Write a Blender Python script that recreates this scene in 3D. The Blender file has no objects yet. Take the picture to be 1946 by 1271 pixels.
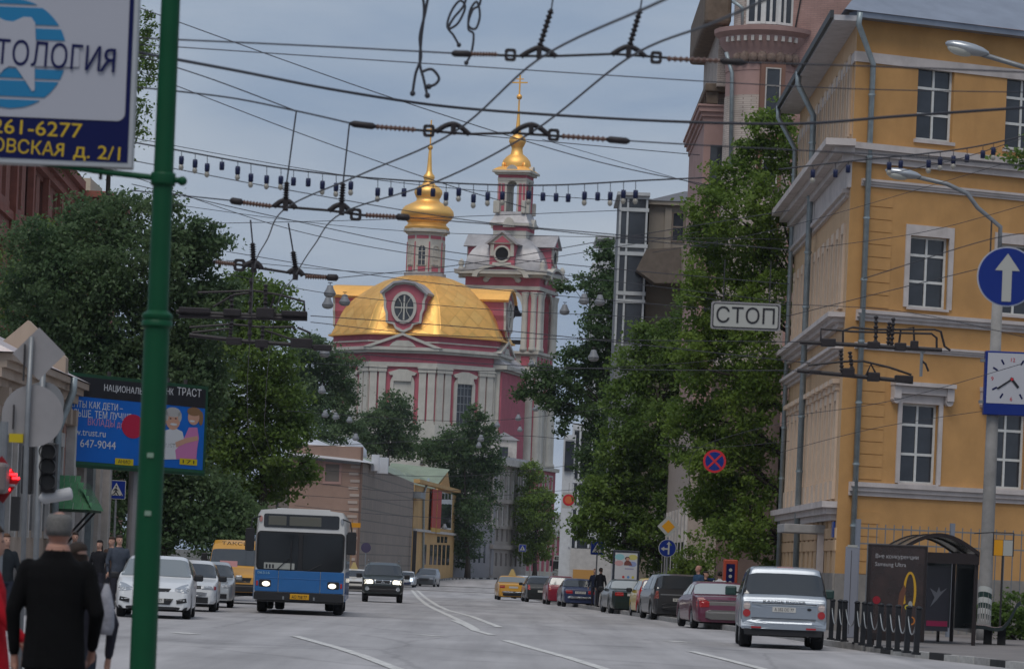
import bpy, bmesh, math, random
import numpy as np
from mathutils import Vector, Matrix, noise
random.seed(7); np.random.seed(7)
R = math.radians
scene = bpy.context.scene
COL = scene.collection

# ------------------------------------------------------------------ camera
F, CX, HY, TH, CAMZ = 7000.0, 973.0, 1065.0, R(2.4), 1.72
SN, CS = math.sin(TH), math.cos(TH)
cam_data = bpy.data.cameras.new('camera'); cam = bpy.data.objects.new('camera', cam_data); COL.objects.link(cam)
cam.matrix_world = Matrix(((CS, -SN, 0, 0), (0, 0, -1, 0), (SN, CS, 0, CAMZ), (0, 0, 0, 1)))
cam_data.sensor_fit = 'HORIZONTAL'; cam_data.sensor_width = 36.0
cam_data.lens = 36.0 * F / 1946.0
cam_data.shift_y = (HY - 635.5) / 1946.0
cam_data.clip_start = 0.5; cam_data.clip_end = 6000
cam_data.dof.use_dof = True; cam_data.dof.focus_distance = 190.0; cam_data.dof.aperture_fstop = 7.0
scene.camera = cam

# ------------------------------------------------------------------ sky, sun, exposure
SUN_EL, SUN_AZ = R(60), R(196)          # azimuth clockwise from +Y (the way the camera looks): behind, a little to the left
world = bpy.data.worlds.new('World'); scene.world = world; world.use_nodes = True
nt = world.node_tree; nt.nodes.clear()
def nn(t, **kw):
    n = nt.nodes.new(t)
    for k, v in kw.items(): setattr(n, k, v)
    return n
out = nn('ShaderNodeOutputWorld'); mix = nn('ShaderNodeMixShader'); bg1 = nn('ShaderNodeBackground'); bg2 = nn('ShaderNodeBackground')
sky = nn('ShaderNodeTexSky', sky_type='NISHITA', sun_disc=False, sun_elevation=SUN_EL, sun_rotation=SUN_AZ, air_density=1.4, dust_density=2.5)
bg1.inputs['Strength'].default_value = 0.07
tc = nn('ShaderNodeTexCoord'); mp = nn('ShaderNodeMapping'); mp.inputs['Scale'].default_value = (2.2, 2.2, 9.0)
n1 = nn('ShaderNodeTexNoise'); n1.inputs['Scale'].default_value = 2.6; n1.inputs['Detail'].default_value = 7; n1.inputs['Roughness'].default_value = 0.52
ramp = nn('ShaderNodeValToRGB')
ramp.color_ramp.elements[0].position = 0.36; ramp.color_ramp.elements[0].color = (0.25, 0.325, 0.455, 1)
ramp.color_ramp.elements[1].position = 0.66; ramp.color_ramp.elements[1].color = (0.45, 0.50, 0.575, 1)
bg2.inputs['Strength'].default_value = 1.0
mix.inputs[0].default_value = 0.86
L = nt.links.new
L(tc.outputs['Generated'], mp.inputs[0]); L(mp.outputs[0], n1.inputs['Vector']); L(n1.outputs['Fac'], ramp.inputs[0])
L(ramp.outputs[0], bg2.inputs['Color']); L(sky.outputs[0], bg1.inputs['Color'])
L(bg1.outputs[0], mix.inputs[1]); L(bg2.outputs[0], mix.inputs[2]); L(mix.outputs[0], out.inputs[0])
sun_data = bpy.data.lights.new('sun', 'SUN'); sun = bpy.data.objects.new('sun', sun_data); COL.objects.link(sun)
sun_data.energy = 1.5; sun_data.angle = R(32); sun_data.color = (1.0, 0.95, 0.88)
sd = Vector((math.sin(SUN_AZ) * math.cos(SUN_EL), math.cos(SUN_AZ) * math.cos(SUN_EL), math.sin(SUN_EL)))
sun.rotation_euler = sd.to_track_quat('Z', 'Y').to_euler(); sun.location = (-20, -60, 120)
scene.view_settings.view_transform = 'Standard'; scene.view_settings.look = 'None'
scene.view_settings.exposure = 0.12; scene.view_settings.gamma = 1.0; scene.view_settings.use_curve_mapping = False

# ------------------------------------------------------------------ from a direction and a distance to a place
def ray(px, py):
    dx, dy = px - CX, HY - py
    return ((dx * CS - dy * SN) / F, (dx * SN + dy * CS) / F)
def at(px, py, d):
    a, b = ray(px, py); return Vector((a * d, d, CAMZ + b * d))
GZ = ((-60, 0), (95, 0), (300, -1.0), (340, -0.9), (400, -0.4), (450, -0.2), (3000, -0.2))
def gz(y): return float(np.interp(y, [a for a, b in GZ], [b for a, b in GZ]))
def xat(px, d, py=None):
    """world X of image column px at distance d (at ground level unless py is given)"""
    if py is None: py = HY + 0.042 * (px - CX) + F * (CAMZ - gz(d)) / d
    return at(px, py, d).x
def zat(px, py, d): return at(px, py, d).z

# ------------------------------------------------------------------ materials
MATS = {}
def mat(name, col, rough=0.7, metal=0.0, var=0.0, vscale=3.0, bump=0.0, bscale=40.0, spec=0.3, coat=0.0, emit=0.0, detail=6, stain=0.0, stcol=(0.06, 0.05, 0.045), stscale=0.6, streak=False):
    if name in MATS: return MATS[name]
    m = bpy.data.materials.new(name); m.use_nodes = True; t = m.node_tree; b = t.nodes['Principled BSDF']
    b.inputs['Base Color'].default_value = (*col, 1); b.inputs['Roughness'].default_value = rough; b.inputs['Metallic'].default_value = metal
    b.inputs['Specular IOR Level'].default_value = spec
    if coat: b.inputs['Coat Weight'].default_value = coat; b.inputs['Coat Roughness'].default_value = 0.06
    if emit: b.inputs['Emission Color'].default_value = (*col, 1); b.inputs['Emission Strength'].default_value = emit
    g = t.nodes.new('ShaderNodeTexCoord') if (var or bump or stain) else None
    src = None
    if var:
        n = t.nodes.new('ShaderNodeTexNoise'); n.inputs['Scale'].default_value = vscale; n.inputs['Detail'].default_value = detail; n.inputs['Roughness'].default_value = 0.62
        if streak:
            mpn = t.nodes.new('ShaderNodeMapping'); mpn.inputs['Scale'].default_value = (1, 1, 0.18)
            t.links.new(g.outputs['Object'], mpn.inputs[0]); t.links.new(mpn.outputs[0], n.inputs['Vector'])
        else: t.links.new(g.outputs['Object'], n.inputs['Vector'])
        r = t.nodes.new('ShaderNodeMapRange'); r.inputs[1].default_value = 0.3; r.inputs[2].default_value = 0.7
        r.inputs[3].default_value = 1 - var; r.inputs[4].default_value = 1 + var * 0.7
        h = t.nodes.new('ShaderNodeMixRGB'); h.blend_type = 'MULTIPLY'; h.inputs[0].default_value = 1; h.inputs[1].default_value = (*col, 1)
        t.links.new(n.outputs['Fac'], r.inputs[0]); t.links.new(r.outputs[0], h.inputs[2]); src = h
        t.links.new(h.outputs[0], b.inputs['Base Color'])
    if stain:
        n = t.nodes.new('ShaderNodeTexNoise'); n.inputs['Scale'].default_value = stscale; n.inputs['Detail'].default_value = 9; n.inputs['Roughness'].default_value = 0.68
        mpn = t.nodes.new('ShaderNodeMapping'); mpn.inputs['Scale'].default_value = (1, 1, 0.3)
        t.links.new(g.outputs['Object'], mpn.inputs[0]); t.links.new(mpn.outputs[0], n.inputs['Vector'])
        r = t.nodes.new('ShaderNodeMapRange'); r.inputs[1].default_value = 0.5; r.inputs[2].default_value = 0.72; r.inputs[3].default_value = 0; r.inputs[4].default_value = stain
        h = t.nodes.new('ShaderNodeMixRGB'); h.inputs[2].default_value = (*stcol, 1)
        if src: t.links.new(src.outputs[0], h.inputs[1])
        else: h.inputs[1].default_value = (*col, 1)
        t.links.new(n.outputs['Fac'], r.inputs[0]); t.links.new(r.outputs[0], h.inputs[0]); t.links.new(h.outputs[0], b.inputs['Base Color'])
    if bump:
        n = t.nodes.new('ShaderNodeTexNoise'); n.inputs['Scale'].default_value = bscale; n.inputs['Detail'].default_value = 5
        bp = t.nodes.new('ShaderNodeBump'); bp.inputs['Strength'].default_value = bump; bp.inputs['Distance'].default_value = 0.02
        t.links.new(g.outputs['Object'], n.inputs['Vector']); t.links.new(n.outputs['Fac'], bp.inputs['Height']); t.links.new(bp.outputs[0], b.inputs['Normal'])
    MATS[name] = m; return m

def leaf_mat(name, col, col2):
    m = bpy.data.materials.new(name); m.use_nodes = True; t = m.node_tree; t.nodes.clear()
    o = t.nodes.new('ShaderNodeOutputMaterial'); g = t.nodes.new('ShaderNodeNewGeometry'); cr = t.nodes.new('ShaderNodeValToRGB')
    cr.color_ramp.elements[0].color = (*col, 1); cr.color_ramp.elements[1].color = (*col2, 1)
    d = t.nodes.new('ShaderNodeBsdfPrincipled'); d.inputs['Roughness'].default_value = 0.45; d.inputs['Specular IOR Level'].default_value = 0.22
    tr = t.nodes.new('ShaderNodeBsdfTranslucent'); mx = t.nodes.new('ShaderNodeMixShader'); mx.inputs[0].default_value = 0.48
    nz_ = t.nodes.new('ShaderNodeTexNoise'); nz_.inputs['Scale'].default_value = .55; nz_.inputs['Detail'].default_value = 3; tc_ = t.nodes.new('ShaderNodeTexCoord'); t.links.new(tc_.outputs['Object'], nz_.inputs['Vector'])
    ma = t.nodes.new('ShaderNodeMath'); ma.operation = 'MULTIPLY_ADD'; ma.inputs[1].default_value = 2.6; ma.inputs[2].default_value = -1.05; t.links.new(nz_.outputs['Fac'], ma.inputs[0])
    mb_ = t.nodes.new('ShaderNodeMath'); mb_.operation = 'MULTIPLY_ADD'; mb_.inputs[1].default_value = .45; t.links.new(g.outputs['Random Per Island'], mb_.inputs[0]); t.links.new(ma.outputs[0], mb_.inputs[2])
    t.links.new(mb_.outputs[0], cr.inputs[0]); t.links.new(cr.outputs[0], d.inputs['Base Color']); t.links.new(cr.outputs[0], tr.inputs['Color'])
    t.links.new(d.outputs[0], mx.inputs[1]); t.links.new(tr.outputs[0], mx.inputs[2]); t.links.new(mx.outputs[0], o.inputs[0])
    return m

def brick_mat(name, c1, c2, mortar, bw=0.26, bh=0.075, rough=0.85):
    if name in MATS: return MATS[name]
    m = bpy.data.materials.new(name); m.use_nodes = True; t = m.node_tree; b = t.nodes['Principled BSDF']; b.inputs['Roughness'].default_value = rough
    g = t.nodes.new('ShaderNodeTexCoord'); s = t.nodes.new('ShaderNodeSeparateXYZ'); a = t.nodes.new('ShaderNodeMath'); a.operation = 'ADD'
    c = t.nodes.new('ShaderNodeCombineXYZ'); k = t.nodes.new('ShaderNodeTexBrick')
    k.inputs['Color1'].default_value = (*c1, 1); k.inputs['Color2'].default_value = (*c2, 1); k.inputs['Mortar'].default_value = (*mortar, 1)
    k.inputs['Scale'].default_value = 1; k.inputs['Brick Width'].default_value = bw; k.inputs['Row Height'].default_value = bh; k.inputs['Mortar Size'].default_value = 0.009
    t.links.new(g.outputs['Object'], s.inputs[0]); t.links.new(s.outputs[0], a.inputs[0]); t.links.new(s.outputs[1], a.inputs[1])
    t.links.new(a.outputs[0], c.inputs[0]); t.links.new(s.outputs[2], c.inputs[1]); t.links.new(c.outputs[0], k.inputs['Vector'])
    n = t.nodes.new('ShaderNodeTexNoise'); n.inputs['Scale'].default_value = 1.3; n.inputs['Detail'].default_value = 8
    r = t.nodes.new('ShaderNodeMapRange'); r.inputs[1].default_value = .3; r.inputs[2].default_value = .7; r.inputs[3].default_value = .75; r.inputs[4].default_value = 1.12
    h = t.nodes.new('ShaderNodeMixRGB'); h.blend_type = 'MULTIPLY'; h.inputs[0].default_value = 1
    t.links.new(g.outputs['Object'], n.inputs['Vector']); t.links.new(n.outputs['Fac'], r.inputs[0]); t.links.new(k.outputs['Color'], h.inputs[1]); t.links.new(r.outputs[0], h.inputs[2])
    t.links.new(h.outputs[0], b.inputs['Base Color'])
    MATS[name] = m; return m

# ------------------------------------------------------------------ mesh builder and object helpers
class MB:
    def __init__(s, M=None): s.v = []; s.f = []; s.M = M
    def add(s, vs, fs):
        k = len(s.v)
        if s.M is not None: vs = [tuple(s.M @ Vector(p)) for p in vs]
        s.v += [tuple(p) for p in vs]; s.f += [tuple(i + k for i in f) for f in fs]; return s
    def box(s, x0, x1, y0, y1, z0, z1, M=None):
        vs = [(x, y, z) for z in (z0, z1) for y in (y0, y1) for x in (x0, x1)]
        if M is not None: vs = [tuple(M @ Vector(p)) for p in vs]
        return s.add(vs, [(0, 2, 3, 1), (4, 5, 7, 6), (0, 1, 5, 4), (2, 6, 7, 3), (0, 4, 6, 2), (1, 3, 7, 5)])
    def prism(s, poly, y0, y1, M=None):
        """poly of (x,z), extruded along y from y0 (front) to y1"""
        n = len(poly); vs = [(x, y0, z) for x, z in poly] + [(x, y1, z) for x, z in poly]
        if M is not None: vs = [tuple(M @ Vector(p)) for p in vs]
        a = sum(poly[i][0] * poly[(i + 1) % n][1] - poly[(i + 1) % n][0] * poly[i][1] for i in range(n))
        f1 = tuple(range(n)); f2 = tuple(range(2 * n - 1, n - 1, -1)); sd = [(i, i + n, (i + 1) % n + n, (i + 1) % n) for i in range(n)]
        if a < 0: f1 = f1[::-1]; f2 = f2[::-1]; sd = [q[::-1] for q in sd]
        return s.add(vs, [f1, f2] + sd)
    def slab(s, poly, z0, z1):
        n = len(poly); vs = [(x, y, z0) for x, y in poly] + [(x, y, z1) for x, y in poly]
        a = sum(poly[i][0] * poly[(i + 1) % n][1] - poly[(i + 1) % n][0] * poly[i][1] for i in range(n))
        f1 = tuple(range(n - 1, -1, -1)); f2 = tuple(range(n, 2 * n)); sd = [(i, (i + 1) % n, (i + 1) % n + n, i + n) for i in range(n)]
        if a < 0: f1 = f1[::-1]; f2 = f2[::-1]; sd = [q[::-1] for q in sd]
        return s.add(vs, [f1, f2] + sd)
    def tube(s, pts, r, n=8, caps=True):
        pts = [Vector(p) for p in pts]; rs = r if hasattr(r, '__len__') else [r] * len(pts)
        vs, fs = [], []; up = None
        for i, p in enumerate(pts):
            t = (pts[min(i + 1, len(pts) - 1)] - pts[max(i - 1, 0)])
            if t.length < 1e-9: t = Vector((0, 0, 1))
            t.normalize()
            if up is None:
                up = Vector((0, 0, 1)) if abs(t.z) < .9 else Vector((1, 0, 0))
            a = t.cross(up)
            if a.length < 1e-6: a = t.cross(Vector((0, 1, 0)))
            a.normalize(); b = a.cross(t); up = b
            for k in range(n):
                w = 2 * math.pi * k / n; vs.append(tuple(p + (a * math.cos(w) + b * math.sin(w)) * rs[i]))
        for i in range(len(pts) - 1):
            for k in range(n):
                q = (k + 1) % n; fs.append((i * n + k, i * n + q, (i + 1) * n + q, (i + 1) * n + k))
        if caps: fs.append(tuple(range(n - 1, -1, -1))); e = (len(pts) - 1) * n; fs.append(tuple(range(e, e + n)))
        return s.add(vs, fs)
    def lathe(s, prof, n=16, c=(0, 0, 0), ph=0.0):
        vs, fs = [], []
        for r, z in prof:
            for k in range(n):
                w = 2 * math.pi * k / n + ph; vs.append((c[0] + r * math.cos(w), c[1] + r * math.sin(w), c[2] + z))
        for i in range(len(prof) - 1):
            for k in range(n):
                q = (k + 1) % n; fs.append((i * n + k, i * n + q, (i + 1) * n + q, (i + 1) * n + k))
        fs.append(tuple(range(n - 1, -1, -1))); e = (len(prof) - 1) * n; fs.append(tuple(range(e, e + n)))
        return s.add(vs, fs)
    def ball(s, c, r, n=10, m=7):
        rr = r if hasattr(r, '__len__') else (r, r, r)
        vs, fs = [], []
        for i in range(1, m):
            ph = math.pi * i / m
            for k in range(n):
                w = 2 * math.pi * k / n; vs.append((c[0] + rr[0] * math.sin(ph) * math.cos(w), c[1] + rr[1] * math.sin(ph) * math.sin(w), c[2] + rr[2] * math.cos(ph)))
        t = len(vs); vs += [(c[0], c[1], c[2] + rr[2]), (c[0], c[1], c[2] - rr[2])]
        for i in range(m - 2):
            for k in range(n):
                q = (k + 1) % n; fs.append((i * n + k, (i + 1) * n + k, (i + 1) * n + q, i * n + q))
        for k in range(n):
            q = (k + 1) % n; fs.append((t, k, q)); fs.append((t + 1, (m - 2) * n + q, (m - 2) * n + k))
        return s.add(vs, fs)
    def grid(s, P, flip=False):
        """P: rows x cols of points"""
        m, n = len(P), len(P[0]); vs = [tuple(p) for r in P for p in r]
        fs = [(i * n + j, i * n + j + 1, (i + 1) * n + j + 1, (i + 1) * n + j) for i in range(m - 1) for j in range(n - 1)]
        if flip: fs = [f[::-1] for f in fs]
        return s.add(vs, fs)
    def mesh(s, name, m, smooth=False):
        me = bpy.data.meshes.new(name); me.from_pydata(s.v, [], s.f); me.update()
        if m is not None: me.materials.append(m)
        if smooth: me.polygons.foreach_set('use_smooth', [True] * len(me.polygons))
        return me
    def build(s, name, m, parent=None, smooth=False, bevel=0.0, auto=None):
        o = link(name, s.mesh(name, m, smooth), parent)
        if bevel:
            b = o.modifiers.new('bevel', 'BEVEL'); b.width = bevel; b.segments = 2; b.limit_method = 'ANGLE'; b.angle_limit = R(40)
        if auto is not None:
            o.data.polygons.foreach_set('use_smooth', [True] * len(o.data.polygons)); o.data.set_sharp_from_angle(angle=R(auto))
        return o
def link(name, data, parent=None):
    o = bpy.data.objects.new(name, data); COL.objects.link(o)
    if parent is not None: o.parent = parent
    return o
def tag(o, label, cat, group=None):
    o['label'] = label; o['category'] = cat
    if group: o['group'] = group
    return o
def thing(name, label, cat, loc=(0, 0, 0), rz=0.0, group=None):
    o = link(name, None); o.location = loc; o.rotation_euler = (0, 0, rz); o.empty_display_size = 0.3
    return tag(o, label, cat, group)
def struct(o): o['kind'] = 'structure'; return o
def dup(root, loc=None, rz=None, label=None):
    def cp(o, par):
        c = o.copy(); COL.objects.link(c); c.parent = par
        for ch in o.children: cp(ch, c)
        return c
    r = cp(root, None)
    if loc is not None: r.location = loc
    if rz is not None: r.rotation_euler = (0, 0, rz)
    if label: r['label'] = label
    return r
def part(name, data, parent, loc=(0, 0, 0), rot=(0, 0, 0)):
    o = link(name, data, parent); o.location = loc; o.rotation_euler = rot; return o

def text_mesh(txt, size, mat_, depth=0.004, align='LEFT', bold=0.0, shear=0.0, width=None, mono=False):
    """lettering as mesh in the xz plane, facing -y, baseline at z=0"""
    c = bpy.data.curves.new('t', 'FONT'); c.body = txt; c.size = size; c.align_x = align; c.extrude = depth; c.shear = shear; c.resolution_u = 3
    o = bpy.data.objects.new('t', c); COL.objects.link(o)
    bpy.context.view_layer.update()
    me = bpy.data.meshes.new_from_object(o.evaluated_get(bpy.context.evaluated_depsgraph_get()))
    bpy.data.objects.remove(o); bpy.data.curves.remove(c)
    n = len(me.vertices); a = np.empty(n * 3, dtype=np.float32); me.vertices.foreach_get('co', a); a = a.reshape(-1, 3)
    if width and n: a[:, 0] *= width / max(1e-6, a[:, 0].max() - a[:, 0].min())
    b = np.stack([a[:, 0], -a[:, 2], a[:, 1]], 1); me.vertices.foreach_set('co', b.ravel().astype(np.float32)); me.update()
    me.materials.clear(); me.materials.append(mat_)
    return me
def circle(cx, cz, r, n=24, a0=0, a1=2 * math.pi, rz=None):
    rz = rz or r; closed = abs(a1 - a0 - 2 * math.pi) < 1e-6
    return [(cx + r * math.cos(a0 + (a1 - a0) * k / (n if closed else n - 1)), cz + rz * math.sin(a0 + (a1 - a0) * k / (n if closed else n - 1))) for k in range(n)]
def rrect(x0, x1, z0, z1, r, n=5):
    P = []
    for cx_, cz_, a in ((x1 - r, z0 + r, -90), (x1 - r, z1 - r, 0), (x0 + r, z1 - r, 90), (x0 + r, z0 + r, 180)):
        for k in range(n + 1): w = R(a + 90 * k / n); P.append((cx_ + r * math.cos(w), cz_ + r * math.sin(w)))
    return P
def ring_poly(mb, outer, inner, y0, y1):
    """frame between two polygons of the same count (xz), extruded y0..y1"""
    n = len(outer); vs = [(x, y0, z) for x, z in outer] + [(x, y0, z) for x, z in inner] + [(x, y1, z) for x, z in outer] + [(x, y1, z) for x, z in inner]
    fs = []
    for i in range(n):
        j = (i + 1) % n
        fs += [(i, j, n + j, n + i), (2 * n + i, 3 * n + i, 3 * n + j, 2 * n + j), (i, 2 * n + i, 2 * n + j, j), (n + i, n + j, 3 * n + j, 3 * n + i)]
    return mb.add(vs, fs)
def wall_holes(mb, u0, u1, z0, z1, holes, y=0.0, depth=0.3, back=None):
    """a wall face at local y with rectangular openings and reveals going back to y+depth"""
    us = sorted({u0, u1, *[h[0] for h in holes], *[h[1] for h in holes]}); zs = sorted({z0, z1, *[h[2] for h in holes], *[h[3] for h in holes]})
    us = [u for u in us if u0 <= u <= u1]; zs = [z for z in zs if z0 <= z <= z1]
    for a, b in zip(us, us[1:]):
        run = None
        for c, d in zip(zs, zs[1:]):
            mu, mz = (a + b) / 2, (c + d) / 2
            if any(h[0] < mu < h[1] and h[2] < mz < h[3] for h in holes):
                if run: mb.add([(a, y, run[0]), (b, y, run[0]), (b, y, run[1]), (a, y, run[1])], [(0, 1, 2, 3)]); run = None
            else: run = (run[0], d) if run else (c, d)
        if run: mb.add([(a, y, run[0]), (b, y, run[0]), (b, y, run[1]), (a, y, run[1])], [(0, 1, 2, 3)])
    for a, b, c, d in holes:
        e = y + depth
        mb.add([(a, y, c), (b, y, c), (b, y, d), (a, y, d), (a, e, c), (b, e, c), (b, e, d), (a, e, d)], [(0, 4, 5, 1), (1, 5, 6, 2), (2, 6, 7, 3), (3, 7, 4, 0)])
    return mb

# shared materials
M_glass = mat('window_glass', (0.018, 0.022, 0.026), 0.06, spec=0.7)
M_white = mat('white_paint', (0.62, 0.62, 0.6), 0.6, var=0.12, vscale=5)
M_trim = mat('pale_trim', (0.50, 0.47, 0.44), 0.8, var=0.2, vscale=2.2, stain=0.35, stscale=1.1)
M_zinc = mat('zinc_pipe', (0.30, 0.35, 0.37), 0.45, metal=0.4, var=0.2, vscale=4)
M_black = mat('black_iron', (0.012, 0.013, 0.016), 0.5)
M_dark = mat('dark_metal', (0.035, 0.032, 0.034), 0.6, var=0.3, vscale=20)
M_rubber = mat('rubber', (0.014, 0.014, 0.015), 0.85)
M_steel = mat('grey_steel', (0.22, 0.23, 0.24), 0.5, metal=0.5, var=0.15, vscale=6)
M_concrete = mat('concrete', (0.25, 0.24, 0.23), 0.9, var=0.2, vscale=3, bump=0.3)
M_chrome = mat('chrome', (0.6, 0.6, 0.6), 0.15, metal=1.0)
# ================================================================== GROUND, ROAD, PAVEMENT
LEFT = ((-40, -15), (66, -15), (70, -13), (76, -11.2), (100, -11.0), (200, -12.2), (290, -11.8), (345, -9.3), (385, -6.4), (398, -4.2), (405, -1.2), (412, 4), (420, 14), (430, 40))
RIGHT = ((-40, 17), (58, 15), (66, 11.8), (73, 10.0), (80, 8.6), (87, 7.7), (113, 6.1), (158, 4.2), (211, 1.9), (290, 0.2), (330, 0.8), (365, 4.0), (385, 9), (398, 20), (404, 40))
CENTRE = ((0, 6.5), (56, 1.95), (60, 1.6), (85, -0.5), (90, -0.9), (155, -3.5), (200, -5.0), (298, -8.0), (330, -7.0), (360, -4.2))
def ip(T, y): return float(np.interp(y, [a for a, b in T], [b for a, b in T]))
m_ground = mat('ground_earth', (0.10, 0.095, 0.085), 0.95, var=0.25, vscale=0.2, bump=0.2)
ys = [-200, -60] + list(range(-40, 480, 8)) + [600, 900, 1500, 3000]
g = MB()
P = [[(x, y, gz(y)) for x in (-1500, -200, -60, -30, 0, 30, 60, 200, 1500)] for y in ys]
struct(g.grid(P).build('ground', m_ground))

def road_mat():
    m = bpy.data.materials.new('asphalt'); m.use_nodes = True; t = m.node_tree; b = t.nodes['Principled BSDF']
    g = t.nodes.new('ShaderNodeTexCoord')
    def nz(sc, mapping=None, det=6, rg=.6):
        n = t.nodes.new('ShaderNodeTexNoise'); n.inputs['Scale'].default_value = sc; n.inputs['Detail'].default_value = det; n.inputs['Roughness'].default_value = rg
        mp_ = t.nodes.new('ShaderNodeMapping')
        if mapping: mp_.inputs['Scale'].default_value = mapping
        t.links.new(g.outputs['Object'], mp_.inputs[0]); t.links.new(mp_.outputs[0], n.inputs['Vector']); return n
    def rng(n, a, b_, c, d):
        r = t.nodes.new('ShaderNodeMapRange'); r.inputs[1].default_value = a; r.inputs[2].default_value = b_; r.inputs[3].default_value = c; r.inputs[4].default_value = d
        t.links.new(n.outputs[0], r.inputs[0]); return r
    def mul(a, c):
        h = t.nodes.new('ShaderNodeMixRGB'); h.blend_type = 'MULTIPLY'; h.inputs[0].default_value = 1
        if isinstance(a, tuple): h.inputs[1].default_value = a
        else: t.links.new(a.outputs[0], h.inputs[1])
        t.links.new(c.outputs[0], h.inputs[2]); return h
    a = rng(nz(1.0, (0.9, 0.03, 1)), .35, .65, .82, 1.12)       # worn wheel tracks and seams along the lanes
    c = rng(nz(0.35, (1, .35, 1)), .35, .65, .85, 1.12)
    d = rng(nz(30, None, 3), .3, .7, .85, 1.1)
    e = rng(nz(0.10, (1, 1, 1), 10, .75), .58, .62, 1.0, .80)       # darker mends
    # thin tar-filled cracks
    v = t.nodes.new('ShaderNodeTexVoronoi'); v.feature = 'DISTANCE_TO_EDGE'; v.inputs['Scale'].default_value = 0.22
    mpv = t.nodes.new('ShaderNodeMapping'); mpv.inputs['Scale'].default_value = (1, .35, 1); wn = nz(.7); 
    av = t.nodes.new('ShaderNodeMixRGB'); av.inputs[0].default_value = .25
    t.links.new(g.outputs['Object'], mpv.inputs[0]); t.links.new(mpv.outputs[0], av.inputs[1]); t.links.new(wn.outputs['Color'], av.inputs[2]); t.links.new(av.outputs[0], v.inputs['Vector'])
    f = rng(v, 0.003, .010, .82, 1.0)
    s = mul(mul(mul(mul(mul((0.345, 0.332, 0.335, 1), a), c), d), e), f)
    t.links.new(s.outputs[0], b.inputs['Base Color']); b.inputs['Roughness'].default_value = 0.78; b.inputs['Specular IOR Level'].default_value = 0.4
    bp = t.nodes.new('ShaderNodeBump'); bp.inputs['Strength'].default_value = .25; bp.inputs['Distance'].default_value = .01
    t.links.new(nz(60, None, 3).outputs[0], bp.inputs['Height']); t.links.new(bp.outputs[0], b.inputs['Normal'])
    return m
m_road = road_mat()
ys = sorted(set(list(range(-40, 436, 4)) + [a for a, b in LEFT if a < 430] + [a for a, b in RIGHT if a < 430]))
g = MB(); P = []
for y in ys:
    l, r = ip(LEFT, y) - .05, ip(RIGHT, y) + .05
    P.append([(l + (r - l) * k / 8, y, gz(y) + 0.006) for k in range(9)])
struct(g.grid(P).build('road', m_road))

m_pave = mat('pavement_asphalt', (0.19, 0.175, 0.17), 0.88, var=0.16, vscale=0.8, bump=0.2, stain=0.5, stcol=(.11, .10, .10), stscale=.35)
def pavement(name, edge, side, y0, y1, wide):
    g = MB(); P = []
    for y in range(y0, y1 + 1, 3):
        e = ip(edge, y) + side * .13
        P.append([(e + side * wide * k / 4, y, gz(y) + .13 + .01 * k) for k in range(5)])
    return struct(g.grid(P, flip=side < 0).build(name, m_pave))
pavement('pavement_left', LEFT, -1, 67, 424, 22)
pavement('pavement_right', RIGHT, 1, 58, 399, 24)
# the pavement corner the photographer, the green pole and the walkers stand on
g = MB(); g.slab([(-16, -30), (-1.1, -30), (-1.1, 30), (-2.2, 34), (-5, 36), (-16, 36)], 0.0, 0.13)
struct(g.build('pavement_corner', m_pave))

# kerb stones: each its own piece
kerb_root_l = struct(link('kerb_left', None)); kerb_root_r = struct(link('kerb_right', None))
m_k = [mat('kerb_stone', (0.30, 0.29, 0.28), .85, var=.25, vscale=6, stain=.5, stscale=3), mat('kerb_black', (0.03, 0.03, 0.032), .8, var=.3, vscale=8), mat('kerb_white', (0.42, 0.41, 0.39), .8, var=.25, vscale=6, stain=.5, stscale=3)]
kb = []
for m in m_k:
    b = MB(); b.box(-.09, .09, -.485, .485, -.1, .15); me = b.mesh('kerb_stone', m); kb.append(me)
def kerb(root, edge, y0, y1, side, every, step):
    y = y0; k = 0; cnt = 0
    while y < y1 and cnt < 230:
        x0, xa = ip(edge, y), ip(edge, y + .5)
        ang = math.atan2(xa - x0, .5)
        sl = step * math.cos(ang)
        c = kb[every(k, y)]
        o = part('kerb_stone', c, root, (ip(edge, y + sl / 2) + side * .05, y + sl / 2, gz(y) + random.uniform(-.012, .012)), (0, 0, -ang + random.uniform(-.015, .015)))
        o.scale = (1, step, 1); y += sl; k += 1; cnt += 1
kerb(kerb_root_r, RIGHT, 60, 84, 1, lambda k, y: (2, 2, 1, 2, 0, 2, 1, 0)[k % 8], 1.0)
kerb(kerb_root_r, RIGHT, 84, 330, 1, lambda k, y: 0, 2.0)
kerb(kerb_root_l, LEFT, 68, 330, -1, lambda k, y: 0, 2.5)
kerb(kerb_root_l, LEFT, 330, 421, -1, lambda k, y: 1 + k % 2, 1.0)

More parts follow.
